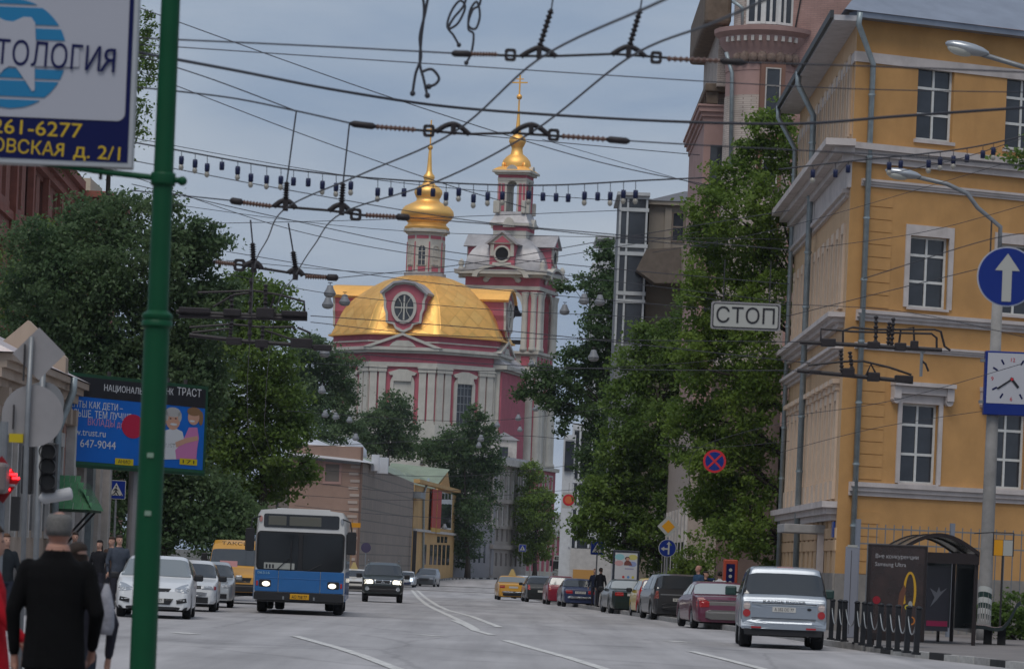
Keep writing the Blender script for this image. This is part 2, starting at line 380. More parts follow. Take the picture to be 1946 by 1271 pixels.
# painted lines
m_line = mat('road_paint', (0.58, 0.57, 0.55), .75, var=.45, vscale=5, stain=.6, stcol=(.3, .29, .29), stscale=2.0)
def line(pts, w, lbl, z=.012, n=14):
    pts = [Vector((x, y, 0)) for x, y in pts]
    # smooth
    Q = []
    for i in range(len(pts) - 1):
        for k in range(n): Q.append(pts[i].lerp(pts[i + 1], k / n))
    Q.append(pts[-1]); rows = []
    for i, p in enumerate(Q):
        t = (Q[min(i + 1, len(Q) - 1)] - Q[max(i - 1, 0)]).normalized(); nx = Vector((t.y, -t.x, 0)) * w / 2
        z_ = z + .0012 * (len(bpy.data.objects) % 7); rows.append([(*(p - nx)[:2], gz(p.y) + z_), (*(p + nx)[:2], gz(p.y) + z_)])
    o = MB().grid(rows).build('lane_marking', m_line); struct(o); return o
def gxy(px, py):
    d = 80.0
    for _ in range(40):
        a, b = ray(px, py); d = (CAMZ - gz(d) - .01) / max(1e-5, -b)
    return (a * d, d)
cl = [(ip(CENTRE, y), y) for y in (84, 90, 100, 115, 135, 155, 180, 200, 230, 260, 298)]
line([gxy(905, 1196), gxy(860, 1172)] + [(x + .0, y) for x, y in cl if y > 118], .20, '')
line([(x + .42, y) for x, y in [gxy(918, 1190), gxy(872, 1170)]] + [(x + .42, y) for x, y in cl if y > 118], .20, '')
line([gxy(960, 1216), gxy(1010, 1230), gxy(1080, 1249), gxy(1150, 1271), (4.2, 30)], .21, '')
line([gxy(862, 1178), gxy(905, 1198), gxy(935, 1206)], .20, '')
line([gxy(560, 1208), gxy(640, 1230), gxy(690, 1246), gxy(755, 1271), (0.2, 40)], .21, '')
line([gxy(1312, 1237), gxy(1380, 1253), gxy(1450, 1271), (5.6, 50)], .20, '')
for px, py, w in ((800, 1206, 30), (1270, 1218, 36), (330, 1202, 40), (1120, 1163, 22)):
    x, y = gxy(px, py); x2, _ = gxy(px + w, py + w * .042); line([(x, y), (x2, y + .2)], .9, '', n=3)
# zebra bars of the crossing at the side street
for k in range(5):
    y = 46 + k * 1.1; line([(-12.5, y), (-5.8, y)], .5, '', n=3)
# ================================================================== FACADE TOOLS
class Facade:
    """local x along the wall, y into the wall, z up (absolute height); M maps it into the parent's space"""
    def __init__(s, parent, O, u, inward=None):
        s.p = parent; s.O = Vector((O[0], O[1], 0)); s.u = Vector((u[0], u[1], 0)).normalized()
        n = Vector((-s.u.y, s.u.x, 0))
        s.W = Matrix(((s.u.x, n.x, 0, s.O.x), (s.u.y, n.y, 0, s.O.y), (0, 0, 1, 0), (0, 0, 0, 1)))
        pw = Matrix.Translation(parent.location) if parent else Matrix()
        s.M = pw.inverted() @ s.W
    def mb(s): return MB(s.M)
    def pix(s, px, py):
        a, b = ray(px, py); t = (a * s.O.y - s.O.x) / (s.u.x - a * s.u.y); d = s.O.y + s.u.y * t
        return t, CAMZ + b * d
    def put(s, name, me, x, y, z, parent=None, scale=None):
        o = link(name, me, s.p if parent is None else parent)
        o.matrix_local = s.M @ Matrix.Translation((x, y, z))
        if scale: o.scale = scale
        return o
_wm = {}
def window_mesh(w, h, cols, rows, bar=.07, fm=None, gm=None, fd=.07):
    """rows: relative heights bottom to top. origin: bottom left, frame face at y=0"""
    key = (round(w, 3), round(h, 3), cols, tuple(rows), bar, fm.name, gm.name)
    if key in _wm: return _wm[key]
    b = MB(); tot = sum(rows); zs = [0]
    for r in rows: zs.append(zs[-1] + h * r / tot)
    b.box(0, bar, 0, fd, 0, h).box(w - bar, w, 0, fd, 0, h).box(bar, w - bar, 0, fd, 0, bar).box(bar, w - bar, 0, fd, h - bar, h)
    for z in zs[1:-1]: b.box(bar, w - bar, .004, fd, z - bar * .55, z + bar * .55)
    for c in range(1, cols):
        x = w * c / cols
        for a, c2 in zip(zs, zs[1:]): b.box(x - bar * .5, x + bar * .5, .002, fd, a + bar * .56, c2 - bar * .56)
    frame = b.mesh('window', fm); panes = []
    for a, c2 in zip(zs, zs[1:]):
        for c in range(cols):
            x0, x1 = w * c / cols + bar * .4, w * (c + 1) / cols - bar * .4
            g = MB(); g.box(x0, x1, fd * .5, fd * .5 + .012, a + bar * .4, c2 - bar * .4); panes.append(g.mesh('pane', gm))
    _wm[key] = (frame, panes); return _wm[key]
def window(fc, x, z, w, h, cols=2, rows=(1, 1.4, 1), y=.12, fm=None, gm=None, bar=.07):
    fr, panes = window_mesh(w, h, cols, rows, bar, fm or M_white, gm or M_pane)
    o = fc.put('window', fr, x, y, z)
    for p in panes: link('pane', p, o)
    return o
M_pane = mat('old_window_glass', (0.035, 0.04, 0.05), 0.08, spec=0.6, var=.5, vscale=.6)
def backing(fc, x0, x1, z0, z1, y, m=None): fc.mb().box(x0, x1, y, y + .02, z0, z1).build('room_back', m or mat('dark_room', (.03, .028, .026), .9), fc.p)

# ================================================================== YELLOW CORNER BUILDING
cY, cX = 108.0, xat(1586, 108.0, 1090)
yb = thing('yellow_building', 'yellow ochre corner building with white cornices and zinc downpipes beside the bus shelter', 'building', (cX, cY, gz(cY) + .13))
# local z below is absolute; shift the facade frames by the base height
def FB(O, u):
    f = Facade(yb, O, u); f.M = Matrix.Translation((0, 0, -yb.location.z)) @ f.M; return f
ff = FB((cX, cY), (math.cos(R(26)), math.sin(R(26))))
LEN = 21.5
fs = FB((cX, cY + LEN), (0, -1))
m_yel = mat('yellow_plaster', (0.50, 0.275, 0.105), .85, var=.14, vscale=.9, bump=.15, bscale=25, stain=.6, stcol=(.36, .19, .07), stscale=.6)
m_yel2 = mat('pale_yellow_plaster', (0.55, 0.37, 0.22), .85, var=.10, vscale=1.5, stain=.3, stcol=(.45, .25, .11), stscale=.7)
m_plinth = mat('grey_plinth', (0.24, 0.22, 0.20), .9, var=.2, vscale=2, stain=.4)
m_corn = mat('cornice_plaster', (0.52, 0.47, 0.45), .8, var=.15, vscale=2, stain=.4, stcol=(.25, .22, .2), stscale=.8)
m_roof = mat('grey_blue_roof', (0.24, 0.27, 0.33), .45, metal=.3, var=.15, vscale=1)
zb = gz(cY) + .13
m_sur = mat('peach_surround', (.60, .47, .36), .8, var=.1)
def fz(py, px=1650): return ff.pix(px, py)[1]
Z = {k: fz(v) for k, v in dict(eave=32, band1=118, band0=97, r3t=125, r3b=266, c1t=270, c1b=306, s1t=336, s1b=350, c2t=585, c2b=606, s2t=647, s2b=660, c3t=912, c3b=938, pl=1087).items()}
FW = 16.0
wins = []
def pixrect(x0, x1, y0, y1): a = ff.pix(x0, (y0 + y1) / 2)[0]; b = ff.pix(x1, (y0 + y1) / 2)[0]; xm = (x0 + x1) / 2; return a, b, ff.pix(xm, y1)[1], ff.pix(xm, y0)[1]
w3, w2, w1 = pixrect(1743, 1812, 125, 264), pixrect(1727, 1801, 446, 582), pixrect(1711, 1781, 763, 915)
step = ff.pix(1912, 200)[0] - ff.pix(1743, 195)[0]
holes = []
for k in range(5):
    for w in (w3, w2, w1):
        holes.append((w[0] + k * step, w[1] + k * step, w[2], w[3]))
wall_holes(ff.mb(), 0, FW, Z['pl'], Z['eave'], holes, 0, .28).build('front_wall', m_yel, yb)
backing(ff, .3, FW, Z['pl'], Z['eave'] - .3, .5)
for i, h in enumerate(holes):
    r = i % 3
    window(ff, h[0], h[2], h[1] - h[0], h[3] - h[2], 2, (1, 1, .8) if r == 0 else (1, 1, .72), y=.14)
    b = ff.mb(); a0, a1, b0, b1 = h
    if r == 0: b.box(a0 - .08, a1 + .08, -.07, .1, b0 - .10, b0)
    else:
        t = .16 if r == 1 else .14
        b.box(a0 - t, a0, -.05, .02, b0, b1 + (.32 if r == 1 else .26)).box(a1, a1 + t, -.05, .02, b0, b1 + (.32 if r == 1 else .26)).box(a0, a1, -.05, .02, b1, b1 + (.32 if r == 1 else .26)).box(a0 - .05, a1 + .05, -.09, .1, b0 - .07, b0)
        if r == 2:
            b.box(a0 - .42, a1 + .42, -.30, .02, b1 + .50, b1 + .62).box(a0 - .34, a1 + .34, -.18, .02, b1 + .27, b1 + .495)
            for q in (a0 - .40, a1 + .16):
                b.box(q, q + .24, -.22, .015, b1 + .12, b1 + .49)
                b.prism(circle(q + .12, b1 + .10, .13, 10), -.17, .012)
    b.build('window_surround', m_corn, yb)
b = ff.mb(); b.box(0, FW, -.04, .02, Z['band0'] - .28, Z['band0'] + .02); b.build('frieze_band', m_corn, yb)
def cornice(fc, x0, x1, zt, zb_, pr, name='cornice', steps=3):
    b = fc.mb()
    for k in range(steps):
        a = zb_ + (zt - zb_) * k / steps; c = zb_ + (zt - zb_) * (k + 1) / steps
        b.box(x0 - (pr * (k + 1) / steps if x0 == 0 else 0), x1 + pr * (k + 1) / steps * (1 if fc is fs else 0), -pr * (k + 1) / steps, .02, a, c - .002)
    return b.build(name, m_corn, yb)
for t, bt, pr in (('c1t', 'c1b', .30), ('s1t', 's1b', .12), ('c2t', 'c2b', .2), ('s2t', 's2b', .12), ('c3t', 'c3b', .2)):
    x0 = 0 if t == 'c1t' else .35
    cornice(ff, x0, FW, Z[t], Z[bt], pr)
ff.mb().box(.0, FW, -.06, .02, zb - .2, Z['pl']).build('plinth', m_plinth, yb)
# quoin blocks with open joints beside the corner
qb = MB(); qb.box(0, .95, -.025, .02, 0, .345); qm = qb.mesh('quoin', m_yel)
for a, c in ((Z['s1b'] - .1, Z['c2t'] + .1), (Z['s2b'] - .1, Z['c3t'] + .1), (Z['c3b'] - .1, Z['pl'] + .02)):
    z = c
    while z + .36 < a: ff.put('quoin', qm, .5, 0, z); z += .37
# street side
cols = 12; pitch = (LEN - 1.2) / cols
holes2 = []
rows2 = ((w3[2], w3[3] + .0), (w2[2], w2[3]), (w1[2], w1[3]), (Z['c3b'] - 2.55, Z['c3b'] - .75))
for c in range(cols):
    for q, (a, d) in enumerate(rows2): holes2.append((.55 + c * pitch + .50, .55 + c * pitch + pitch - .56, a, d))
wall_holes(fs.mb(), 0, LEN, Z['pl'], Z['eave'], holes2, 0, .25).build('street_wall', m_yel2, yb)
backing(fs, 0, LEN - .5, Z['pl'], Z['eave'] - .3, .45)
for i, h in enumerate(holes2):
    window(fs, h[0], h[2], h[1] - h[0], h[3] - h[2], 1, (1, 1.6), y=.06, bar=.10)
sb = []
for q, (a, d) in enumerate(rows2[:3]):
    for c in range(cols):
        x0, x1 = .55 + c * pitch + .50, .55 + c * pitch + pitch - .56
        b = fs.mb(); t = .15
        b.box(x0 - t, x0, -.07, .02, a, d + .3).box(x1, x1 + t, -.07, .02, a, d + .3).box(x0, x1, -.07, .02, d, d + .3)
        if q == 2: b.box(x0 - .3, x1 + .3, -.22, .02, d + .5, d + .64).box(x0 - .2, x1 + .2, -.12, .02, d + .305, d + .495).box(x0 - .2, x1 + .2, -.10, .02, a - .55, a - .005)
        if q == 1: b.box(x0 - .2, x1 + .2, -.12, .02, a - .12, a - .005)
        b.build('window_surround', m_sur, yb)
for c in range(cols + 1):       # pilaster strips of the top storey
    x = .55 + c * pitch - .12
    fs.mb().box(x, x + .28, -.05, .02, Z['c1t'] + .3, Z['band0'] - .3).build('pilaster', m_yel2, yb)
fs.mb().box(0, LEN, -.05, .02, Z['band0'] - .28, Z['band0'] + .02).build('frieze_band', m_corn, yb)
cornice(fs, -.1, LEN, Z['c1t'] + .02, Z['c1b'] - .02, .85); fs.mb().box(0, LEN, -.10, .015, Z['c1b'] - .75, Z['c1b'] - .03).build('frieze_band', m_corn, yb)
cornice(fs, -.1, LEN - .6, Z['c1b'] - .76, Z['c1b'] - 1.0, .22, steps=2)
cornice(fs, -.1, LEN - .6, Z['c2t'] - .1, Z['c2b'] - .2, .5); cornice(fs, -.1, LEN - .6, Z['s2t'] - .1, Z['s2b'] - .2, .35); cornice(fs, -.1, LEN - .5, Z['c3t'] - .6, Z['c3b'] - .75, .45)
fs.mb().box(0, LEN, -.06, .02, zb - .2, Z['pl']).build('plinth', m_plinth, yb)
for k in range(9):
    z = Z['c3b'] - .95 - k * .36
    if z > Z['pl']: fs.mb().box(0, LEN, -.03, .015, z - .33, z - .02).build('rustication_course', m_yel2, yb) if k < 2 else None
# far end and back walls
fe = FB((cX + 16, cY + LEN), (-1, 0)); fe.mb().box(0, 16, 0, .02, zb, Z['eave']).build('end_wall', m_yel2, yb)
# eaves and roof
zr = Z['eave']
e1 = fs.mb(); e1.box(-.4, LEN + .55, -.75, .0, zr - .18, zr - .02); e1.build('eaves_soffit', mat('soffit_paint', (.46, .45, .47), .7, var=.15), yb)
e2 = fs.mb(); e2.box(-.4, LEN + .6, -.86, -.755, zr - .12, zr + .10); e2.build('gutter', mat('gutter_dark', (.05, .055, .06), .6), yb)
ff.mb().box(-.3, FW, -.45, -.0, zr - .05, zr + .12).build('eaves_soffit', m_roof, yb)
Wc = ff.M
r = MB(); P0 = [ff.M @ Vector((-.75, -.5, zr + .12)), ff.M @ Vector((FW, -.5, zr + .12)), ff.M @ Vector((FW, 6, zr + 3.6)), ff.M @ Vector((5, 6, zr + 3.6))]
P1 = [fs.M @ Vector((LEN + .6, -.86, zr + .11)), fs.M @ Vector((-.4, -.86, zr + .11)), fs.M @ Vector((-.4, 7, zr + 3.6))]
r.add([tuple(p) for p in P0], [(0, 1, 2, 3)]); r.add([tuple(P0[0]), tuple(P0[3]), tuple(P1[2]), tuple(P1[1])], [(0, 1, 2, 3)])
r.build('roof', m_roof, yb)
# downpipes
def pipe(pts, rad=.07, name='downpipe', m=None, par=None):
    b = MB(); b.tube([Vector(p) - par.location for p in pts], rad, 8); o = b.build(name, m or M_zinc, par, smooth=True)
    p0, p1 = Vector(pts[-2]), Vector(pts[-1]); n = max(2, int((p0 - p1).length / 1.7))
    for k in range(n):
        p = p0.lerp(p1, (k + .5) / n) - par.location; MB().lathe([(rad * 1.25, -.03), (rad * 1.25, .03)], 8, p).build('pipe_bracket', m or M_zinc, o)
    return o
def fp(fc, x, y, z): return fc.W @ Vector((x, y, z))
xs = ff.pix(1654, 120)[0]
pipe([fp(ff, xs - .75, -.55, zr - .0), fp(ff, xs - .75, -.5, zr - .35), fp(ff, xs, -.16, zr - 1.4), fp(ff, xs, -.14, zb + .4)], .085, par=yb)
pipe([fp(fs, LEN - 12, -.8, zr - .1), fp(fs, LEN - 12, -.8, zr - .5), fp(fs, LEN - 12, -.26, zr - 1.5), fp(fs, LEN - 12, -.22, zb + .5)], .10, par=yb)
pipe([fp(fs, .5, -.8, zr - .1), fp(fs, .5, -.8, zr - .5), fp(fs, .5, -.16, zr - 1.6), fp(fs, .5, -.14, zb + .5)], .085, par=yb)
# entrance canopy on the street side, with posts and a bracket
can = fs.mb(); x0 = LEN - 4.6
zc_ = zat(1510, 1008, 113)
can.box(x0 - 2.2, x0 + .8, -1.25, -.0, zc_, zc_ + .26); co = can.build('entrance_canopy', mat('canopy_concrete', (.34, .33, .32), .8, var=.2), yb, bevel=.02)
b = fs.mb(); b.box(x0 + .55, x0 + .75, -.22, -.02, zb, zc_); b.build('canopy_post', m_corn, co)
fs.mb().box(LEN - .95, LEN - .35, -.06, -.012, zat(1575, 1015, 108), zat(1575, 985, 108)).build('house_number_plate', mat('enamel_blue', (.02, .06, .30), .35), yb)

# ================================================================== PINK APARTMENT HOUSE (rounded oriel)
pd = 146.0
pb = thing('pink_apartment_house', 'tall pink brick apartment house with rounded oriel and bracketed eaves behind the yellow building', 'building', (xat(1480, pd), pd, gz(pd)))
m_pink = brick_mat('pink_brick', (.40, .245, .215), (.36, .215, .19), (.28, .19, .17))
m_pinkp = mat('pink_stucco', (.40, .26, .235), .85, var=.12, vscale=1.2, stain=.25, stcol=(.25, .16, .145))
m_cream = brick_mat('cream_brick', (.52, .45, .40), (.47, .40, .35), (.30, .24, .21), .3, .085)
m_eave = mat('brown_eaves', (.16, .12, .09), .8, var=.3, vscale=3)
def pbz(px, py): return zat(px, py, pd) - pb.location.z
X = lambda px, py: at(px, py, pd).x - pb.location.x
topz = pbz(1480, -60)
zb0 = 0
MB().box(X(1478, 100) + .02, 22, 0, 14, 0, topz).build('brick_wall', m_pink, pb)
# rounded oriel: drum at the corner, in brick bands
ocx, orad = (X(1375, 250) + X(1480, 250)) / 2 + .45, (X(1480, 250) - X(1375, 250)) / 2 + .42
def drum(name, r, z0, z1, m, n=40, cy=1.0): return MB().lathe([(r, z0), (r, z1)], n, (ocx, cy, 0)).build(name, m, pb, auto=40)
drum('oriel_base', orad + .03, 0, pbz(1425, 700), mat('umber_plaster', (.15, .105, .09), .9, var=.3, vscale=.8)); drum('oriel', orad, pbz(1425, 700), pbz(1425, 182), m_cream); drum('oriel_upper', orad - .02, pbz(1425, 182), pbz(1425, 135), m_pinkp)
def lz(name, prof, m): return MB().lathe(prof, 40, (ocx, 1.0, 0)).build(name, m, pb, auto=40)
lz('oriel_cornice', [(orad, pbz(1425, 135)), (orad + .05, pbz(1425, 92)), (orad + .28, pbz(1425, 80)), (orad + .30, pbz(1425, 70)), (orad + .5, pbz(1425, 62)), (orad + .52, pbz(1425, 54)), (orad + .05, pbz(1425, 50))], m_pinkp)
drum('oriel_loggia', orad - .25, pbz(1425, 52), topz, m_cream)
# dentils, carved ornament, windows of the oriel
for k in range(-3, 8):
    a = R(-118 + k * 9.5)
    c, s_ = math.cos(a), math.sin(a)
    M = Matrix.Translation((ocx + c * (orad + .30), 1.0 + s_ * (orad + .30), pbz(1425, 77))) @ Matrix.Rotation(a + math.pi / 2, 4, 'Z')
    MB(M).box(-.06, .06, -.06, .1, -.1, .1).build('dentil', M_trim, pb)
m_orn = mat('carved_stone', (.20, .145, .12), .9, var=.4, vscale=9, bump=.6, bscale=10)
for k in range(8):
    a = R(-135 + k * 13); M = Matrix.Translation((ocx + math.cos(a) * (orad + .05), 1.0 + math.sin(a) * (orad + .05), pbz(1425, 112)))
    MB(M).ball((0, 0, 0), (.22, .16, .22 + .05 * (k % 2)), 8, 6).build('carved_ornament', m_orn, pb, smooth=True)
def drum_win(adeg, z0, z1, w):
    a = R(adeg); M = Matrix.Translation((ocx + math.cos(a) * (orad - .06), 1.0 + math.sin(a) * (orad - .06), z0)) @ Matrix.Rotation(a + math.pi / 2, 4, 'Z')
    MB(M).box(-w / 2 - .18, w / 2 + .18, -.22, .1, 0, z1 - z0 + .2).build('window_recess', mat('recess_brown', (.22, .12, .09), .8), pb)
    fr, pn = window_mesh(w, z1 - z0, 1, (1.6, 1), .05, M_trim, M_pane)
    o = link('window', fr, pb); o.matrix_local = M @ Matrix.Translation((-w / 2, -.27, 0))
    for p in pn: link('pane', p, o)
for zz in (132, 268, 410):
    drum_win(-80, pbz(1435, zz + 88), pbz(1435, zz), .62)
# loggia windows and top eaves
for adeg in (-60, -85, -110): 
    a = R(adeg); M = Matrix.Translation((ocx + math.cos(a) * (orad - .22), 1.0 + math.sin(a) * (orad - .22), pbz(1440, 48))) @ Matrix.Rotation(a + math.pi / 2, 4, 'Z')
    fr, pn = window_mesh(.8, 2.6, 2, (2, 1), .1, M_white, M_pane); o = link('window', fr, pb); o.matrix_local = M @ Matrix.Translation((-.4, -.08, 0))
    for p in pn: link('pane', p, o)
# left wing with lower cornice, and the two bracketed eaves
wl, wr = X(1345, 250), X(1390, 250)
MB().box(wl, wr + 1.0, 3.0, 16, 0, pbz(1360, 215)).build('wing_wall', m_pinkp, pb)
for i, (e, za, zc) in enumerate(((.05, 215, 205), (.14, 205, 196), (.24, 196, 186), (.3, 186, 182))):
    MB().box(wl - e, wr + 1.0, 3.0 - e, 16, pbz(1360, za) + .003, pbz(1360, zc)).build('wing_cornice', m_pinkp, pb)
MB().box(wl + .5, wr + 1.0, 3.4, 16, pbz(1360, 182), pbz(1360, 145)).build('wing_attic', m_cream, pb)
MB().box(wl - .05, wr + .2, 2.6, 16, pbz(1360, 158), pbz(1360, 142)).build('wing_eaves', m_eave, pb, bevel=.05)
for k in range(7): MB().prism([(wl + .05, pbz(1360, 180)), (wl + .5, pbz(1360, 180)), (wl + .5, pbz(1360, 158)), (wl - .0, pbz(1360, 158))], 2.75 + k * 1.2, 2.95 + k * 1.2).build('eaves_bracket', m_eave, pb)
MB().box(X(1343, 10), X(1395, 10), 1.6, 14, pbz(1370, 35), pbz(1370, -50)).build('main_eaves', m_eave, pb, bevel=.15)
MB().box(X(1372, 60), X(1400, 60), 2.2, 14, pbz(1370, 150), pbz(1370, 34)).build('stair_wall', m_cream, pb)
for yy in (260, 400, 540):
    MB().box(wl + .28, wl + 1.1, 2.93, 3.05, pbz(1360, yy + 95), pbz(1360, yy)).build('wing_window', M_pane, pb)
pp = [(X(1393, 0), .3, pbz(1393, 0)), (X(1412, 10), .2, pbz(1410, 14)), (X(1412, 60), .2, pbz(1410, 60))]
MB().tube(pp, .08).build('downpipe', M_zinc, pb, smooth=True)
MB().tube([(X(1380, 108), -.0, pbz(1380, 100)), (X(1391, 140), -.1, pbz(1391, 140)), (X(1392, 230), -.1, pbz(1391, 320))], .08).build('downpipe', M_zinc, pb, smooth=True)
MB().tube([(X(1525, -20), -.04, pbz(1525, -20)), (X(1512, 50), -.04, pbz(1512, 50)), (X(1504, 88), -.04, pbz(1504, 88)), (X(1490, 88), -.06, pbz(1490, 85))], .03).build('cable', M_dark, pb)

# ================================================================== GREY HOUSE WITH GLAZED BAY, BALUSTRADE AND COLUMNS
gd = 186.0
gb = thing('grey_house', 'grey stone house with glazed corner bay and balustraded balcony half hidden by trees', 'building', (xat(1230, gd), gd, gz(gd)))
m_gstone = mat('grey_stone', (.27, .235, .195), .9, var=.15, vscale=1.0, stain=.35, stcol=(.13, .115, .10))
m_bay = mat('bay_frames', (.46, .48, .49), .6, var=.12)
gX = lambda px, py: at(px, py, gd).x - gb.location.x
gZ = lambda px, py: zat(px, py, gd) - gb.location.z
MB().box(gX(1232, 450), 14, 0, 12, 0, gZ(1300, 392)).build('wall', m_gstone, gb)
MB().box(gX(1228, 450), 14, -.3, 12, gZ(1300, 392), gZ(1300, 382)).build('cornice', m_gstone, gb)
MB().prism([(gX(1230, 380), gZ(1230, 382)), (14, gZ(1330, 380)), (14, gZ(1330, 362)), (gX(1300, 365), gZ(1320, 366))], -.35, 8).build('roof', mat('grey_roof', (.30, .31, .34), .5, metal=.3), gb)
for x0, x1 in ((1262, 1275), (1302, 1330)): MB().box(gX(x0, 450), gX(x1, 450), -.12, .02, gZ(1280, 530), gZ(1280, 396)).build('pilaster', m_gstone, gb)
for k in range(2):
    x = gX(1276, 440); fr, pn = window_mesh(.65, 1.5, 1, (1, 1), .07, mat('brown_frame', (.20, .16, .13), .7), M_pane); o = part('window', fr, gb, (x + k * .0, -.05, gZ(1290, 460 + k * 75)))
    for p in pn: link('pane', p, o)
# glazed bay
bay = MB().box(gX(1176, 450), gX(1228, 450), -1.0, 6, gZ(1200, 1000), gZ(1200, 376)).build('glazed_bay', mat('bay_core', (.2, .21, .22), .7), gb)
zl = [376, 392, 400, 470, 486, 540, 556, 610]
for px in (1176, 1190, 1226): MB().box(gX(px, 450) - .05, gX(px, 450) + .05, -1.12, -1.0, gZ(1200, 660), gZ(1200, 376)).build('mullion', m_bay, bay)
for py in (378, 402, 470, 485, 560, 575): MB().box(gX(1174, 450), gX(1230, 450), -1.14, -1.002, gZ(1200, py + 4), gZ(1200, py - 3)).build('transom', m_bay, bay)
for a, c in ((382, 398), (406, 466), (490, 556), (580, 650)):
    for x0, x1 in ((1178, 1188), (1193, 1223)): MB().box(gX(x0, 450), gX(x1, 450), -1.06, -1.003, gZ(1200, c), gZ(1200, a)).build('pane', M_pane, bay)
MB().box(gX(1172, 376), gX(1234, 376), -1.3, 6, gZ(1200, 376), gZ(1200, 370)).build('bay_roof', m_bay, gb)
# projecting front with canopy roof, balustrade and columns
MB().prism([(gX(1205, 540), gZ(1210, 520)), (gX(1240, 560), gZ(1240, 545)), (gX(1290, 545), gZ(1290, 545)), (gX(1290, 480), gZ(1290, 478)), (gX(1225, 480), gZ(1230, 482))], -2.6, -.02).build('canopy_roof', mat('dark_canopy', (.13, .105, .085), .8, var=.2), gb)
MB().box(gX(1285, 540), 12, -2.4, -.03, gZ(1300, 546), gZ(1300, 528)).build('balcony_slab', m_gstone, gb)
MB().box(gX(1295, 540), 12, -2.2, -.04, gZ(1300, 1020), gZ(1300, 547)).build('porch_wall', m_gstone, gb)
for x in (1288, 1335): MB().box(gX(x, 500), gX(x, 500) + .5, -2.45, -2.1, gZ(1300, 528), gZ(1300, 472)).build('balustrade_pier', m_gstone, gb)
MB().box(gX(1300, 500), 10, -2.4, -2.15, gZ(1310, 486), gZ(1310, 478)).build('balustrade_rail', m_gstone, gb)
bm_ = MB().lathe([(.06, 0), (.11, .2), (.09, .4), (.05, .7), (.08, 1.05)], 8).mesh('baluster', m_gstone, True)
for k in range(9): part('baluster', bm_, gb, (gX(1306, 500) + k * .28, -2.28, gZ(1310, 528)))
for x in (1292, 1345): MB().box(gX(x, 700), gX(x, 700) + .55, -2.5, -2.21, gZ(1300, 1040), gZ(1300, 550)).build('column', m_gstone, gb)
for x in (1312, 1325): MB().box(gX(x, 700), gX(x, 700) + .22, -2.24, -2.205, gZ(1300, 690), gZ(1300, 575)).build('porch_window', M_pane, gb)
# street wall that runs on behind the trees
MB().box(gX(1232, 900) + .2, 14, -40, -2.6, 0, gZ(1260, 860)).build('side_wing', mat('wing_plaster', (.36, .30, .26), .85, var=.15), gb)
for k in range(12): MB().box(gX(1232, 900) + .08, gX(1232, 900) + .22, -39 + k * 3.0, -37.8 + k * 3.0, 1.0, 3.2).build('wing_window', M_pane, gb)
for k in range(13): MB().box(gX(1232, 900) + .1, gX(1232, 900) + .195, -40 + k * 3.0, -39.4 + k * 3.0, 0.0, 4.6).build('pilaster', M_trim, gb)

# ================================================================== WHITE GLAZED STAIR TOWER FAR DOWN THE STREET
wd = 262.0
wb = thing('white_office_building', 'slim white office building with stacked glazed bays beyond the trees', 'building', (xat(1095, wd), wd, gz(wd)))
wX = lambda px, py: at(px, py, wd).x - wb.location.x
wZ = lambda px, py: zat(px, py, wd) - wb.location.z
m_wh = mat('white_cladding', (.50, .51, .52), .6, var=.1)
MB().box(wX(1128, 800), 14, 0, 14, 0, wZ(1150, 455)).build('wall', m_wh, wb)
MB().box(wX(1113, 800), wX(1129, 800), .3, 8, wZ(1100, 1060), wZ(1110, 498)).build('bay_core', m_wh, wb)
MB().box(wX(1130, 500), 9, -.4, 8, wZ(1150, 455), wZ(1150, 448)).build('cornice', m_wh, wb)
for px in (1091, 1104, 1128, 1141, 1160):
    MB().box(wX(px, 800) - .07, wX(px, 800) + .07, -.35, -.2, wZ(1100, 1040), wZ(1100, 500 if px > 1110 else 810)).build('mullion', m_wh, wb)
py = 515; k = 0
while py < 1030:
    MB().box(wX(1112 if py < 800 else 1089, 800), wX(1162, 800), -.33, -.15, wZ(1110, py + 3), wZ(1110, py - 3)).build('transom', m_wh, wb)
    for a, c in ((1093, 1102), (1106, 1126), (1130, 1139), (1143, 1158)):
        if py < 800 and a < 1110: continue
        MB().box(wX(a, 800), wX(c, 800), -.25, -.16, wZ(1110, py + 44), wZ(1110, py + 6)).build('pane', M_pane, wb)
    py += 50 - k * 0
MB().box(wX(1089, 800), wX(1162, 800), -.14, .28, wZ(1110, 1045), wZ(1110, 805)).build('bay_wall', m_wh, wb)
MB().box(wX(1086, 1000), wX(1165, 1000), -.6, 4, 0, wZ(1110, 1042)).build('ground_storey', mat('pale_stone', (.42, .40, .38), .8, var=.15), wb)
MB().box(wX(1088, 1100), wX(1130, 1100), -.66, -.602, .0, wZ(1110, 1082)).build('shopfront', mat('shop_ochre', (.42, .22, .06), .7), wb)
# poster panels on its street corner
MB().box(wX(1073, 870), wX(1090, 870), -.5, -.3, wZ(1080, 895), wZ(1080, 838)).build('wall_window', M_pane, wb)
MB().box(wX(1070, 870), wX(1093, 870), -.28, .3, 0, wZ(1080, 826)).build('side_wall', m_wh, wb)
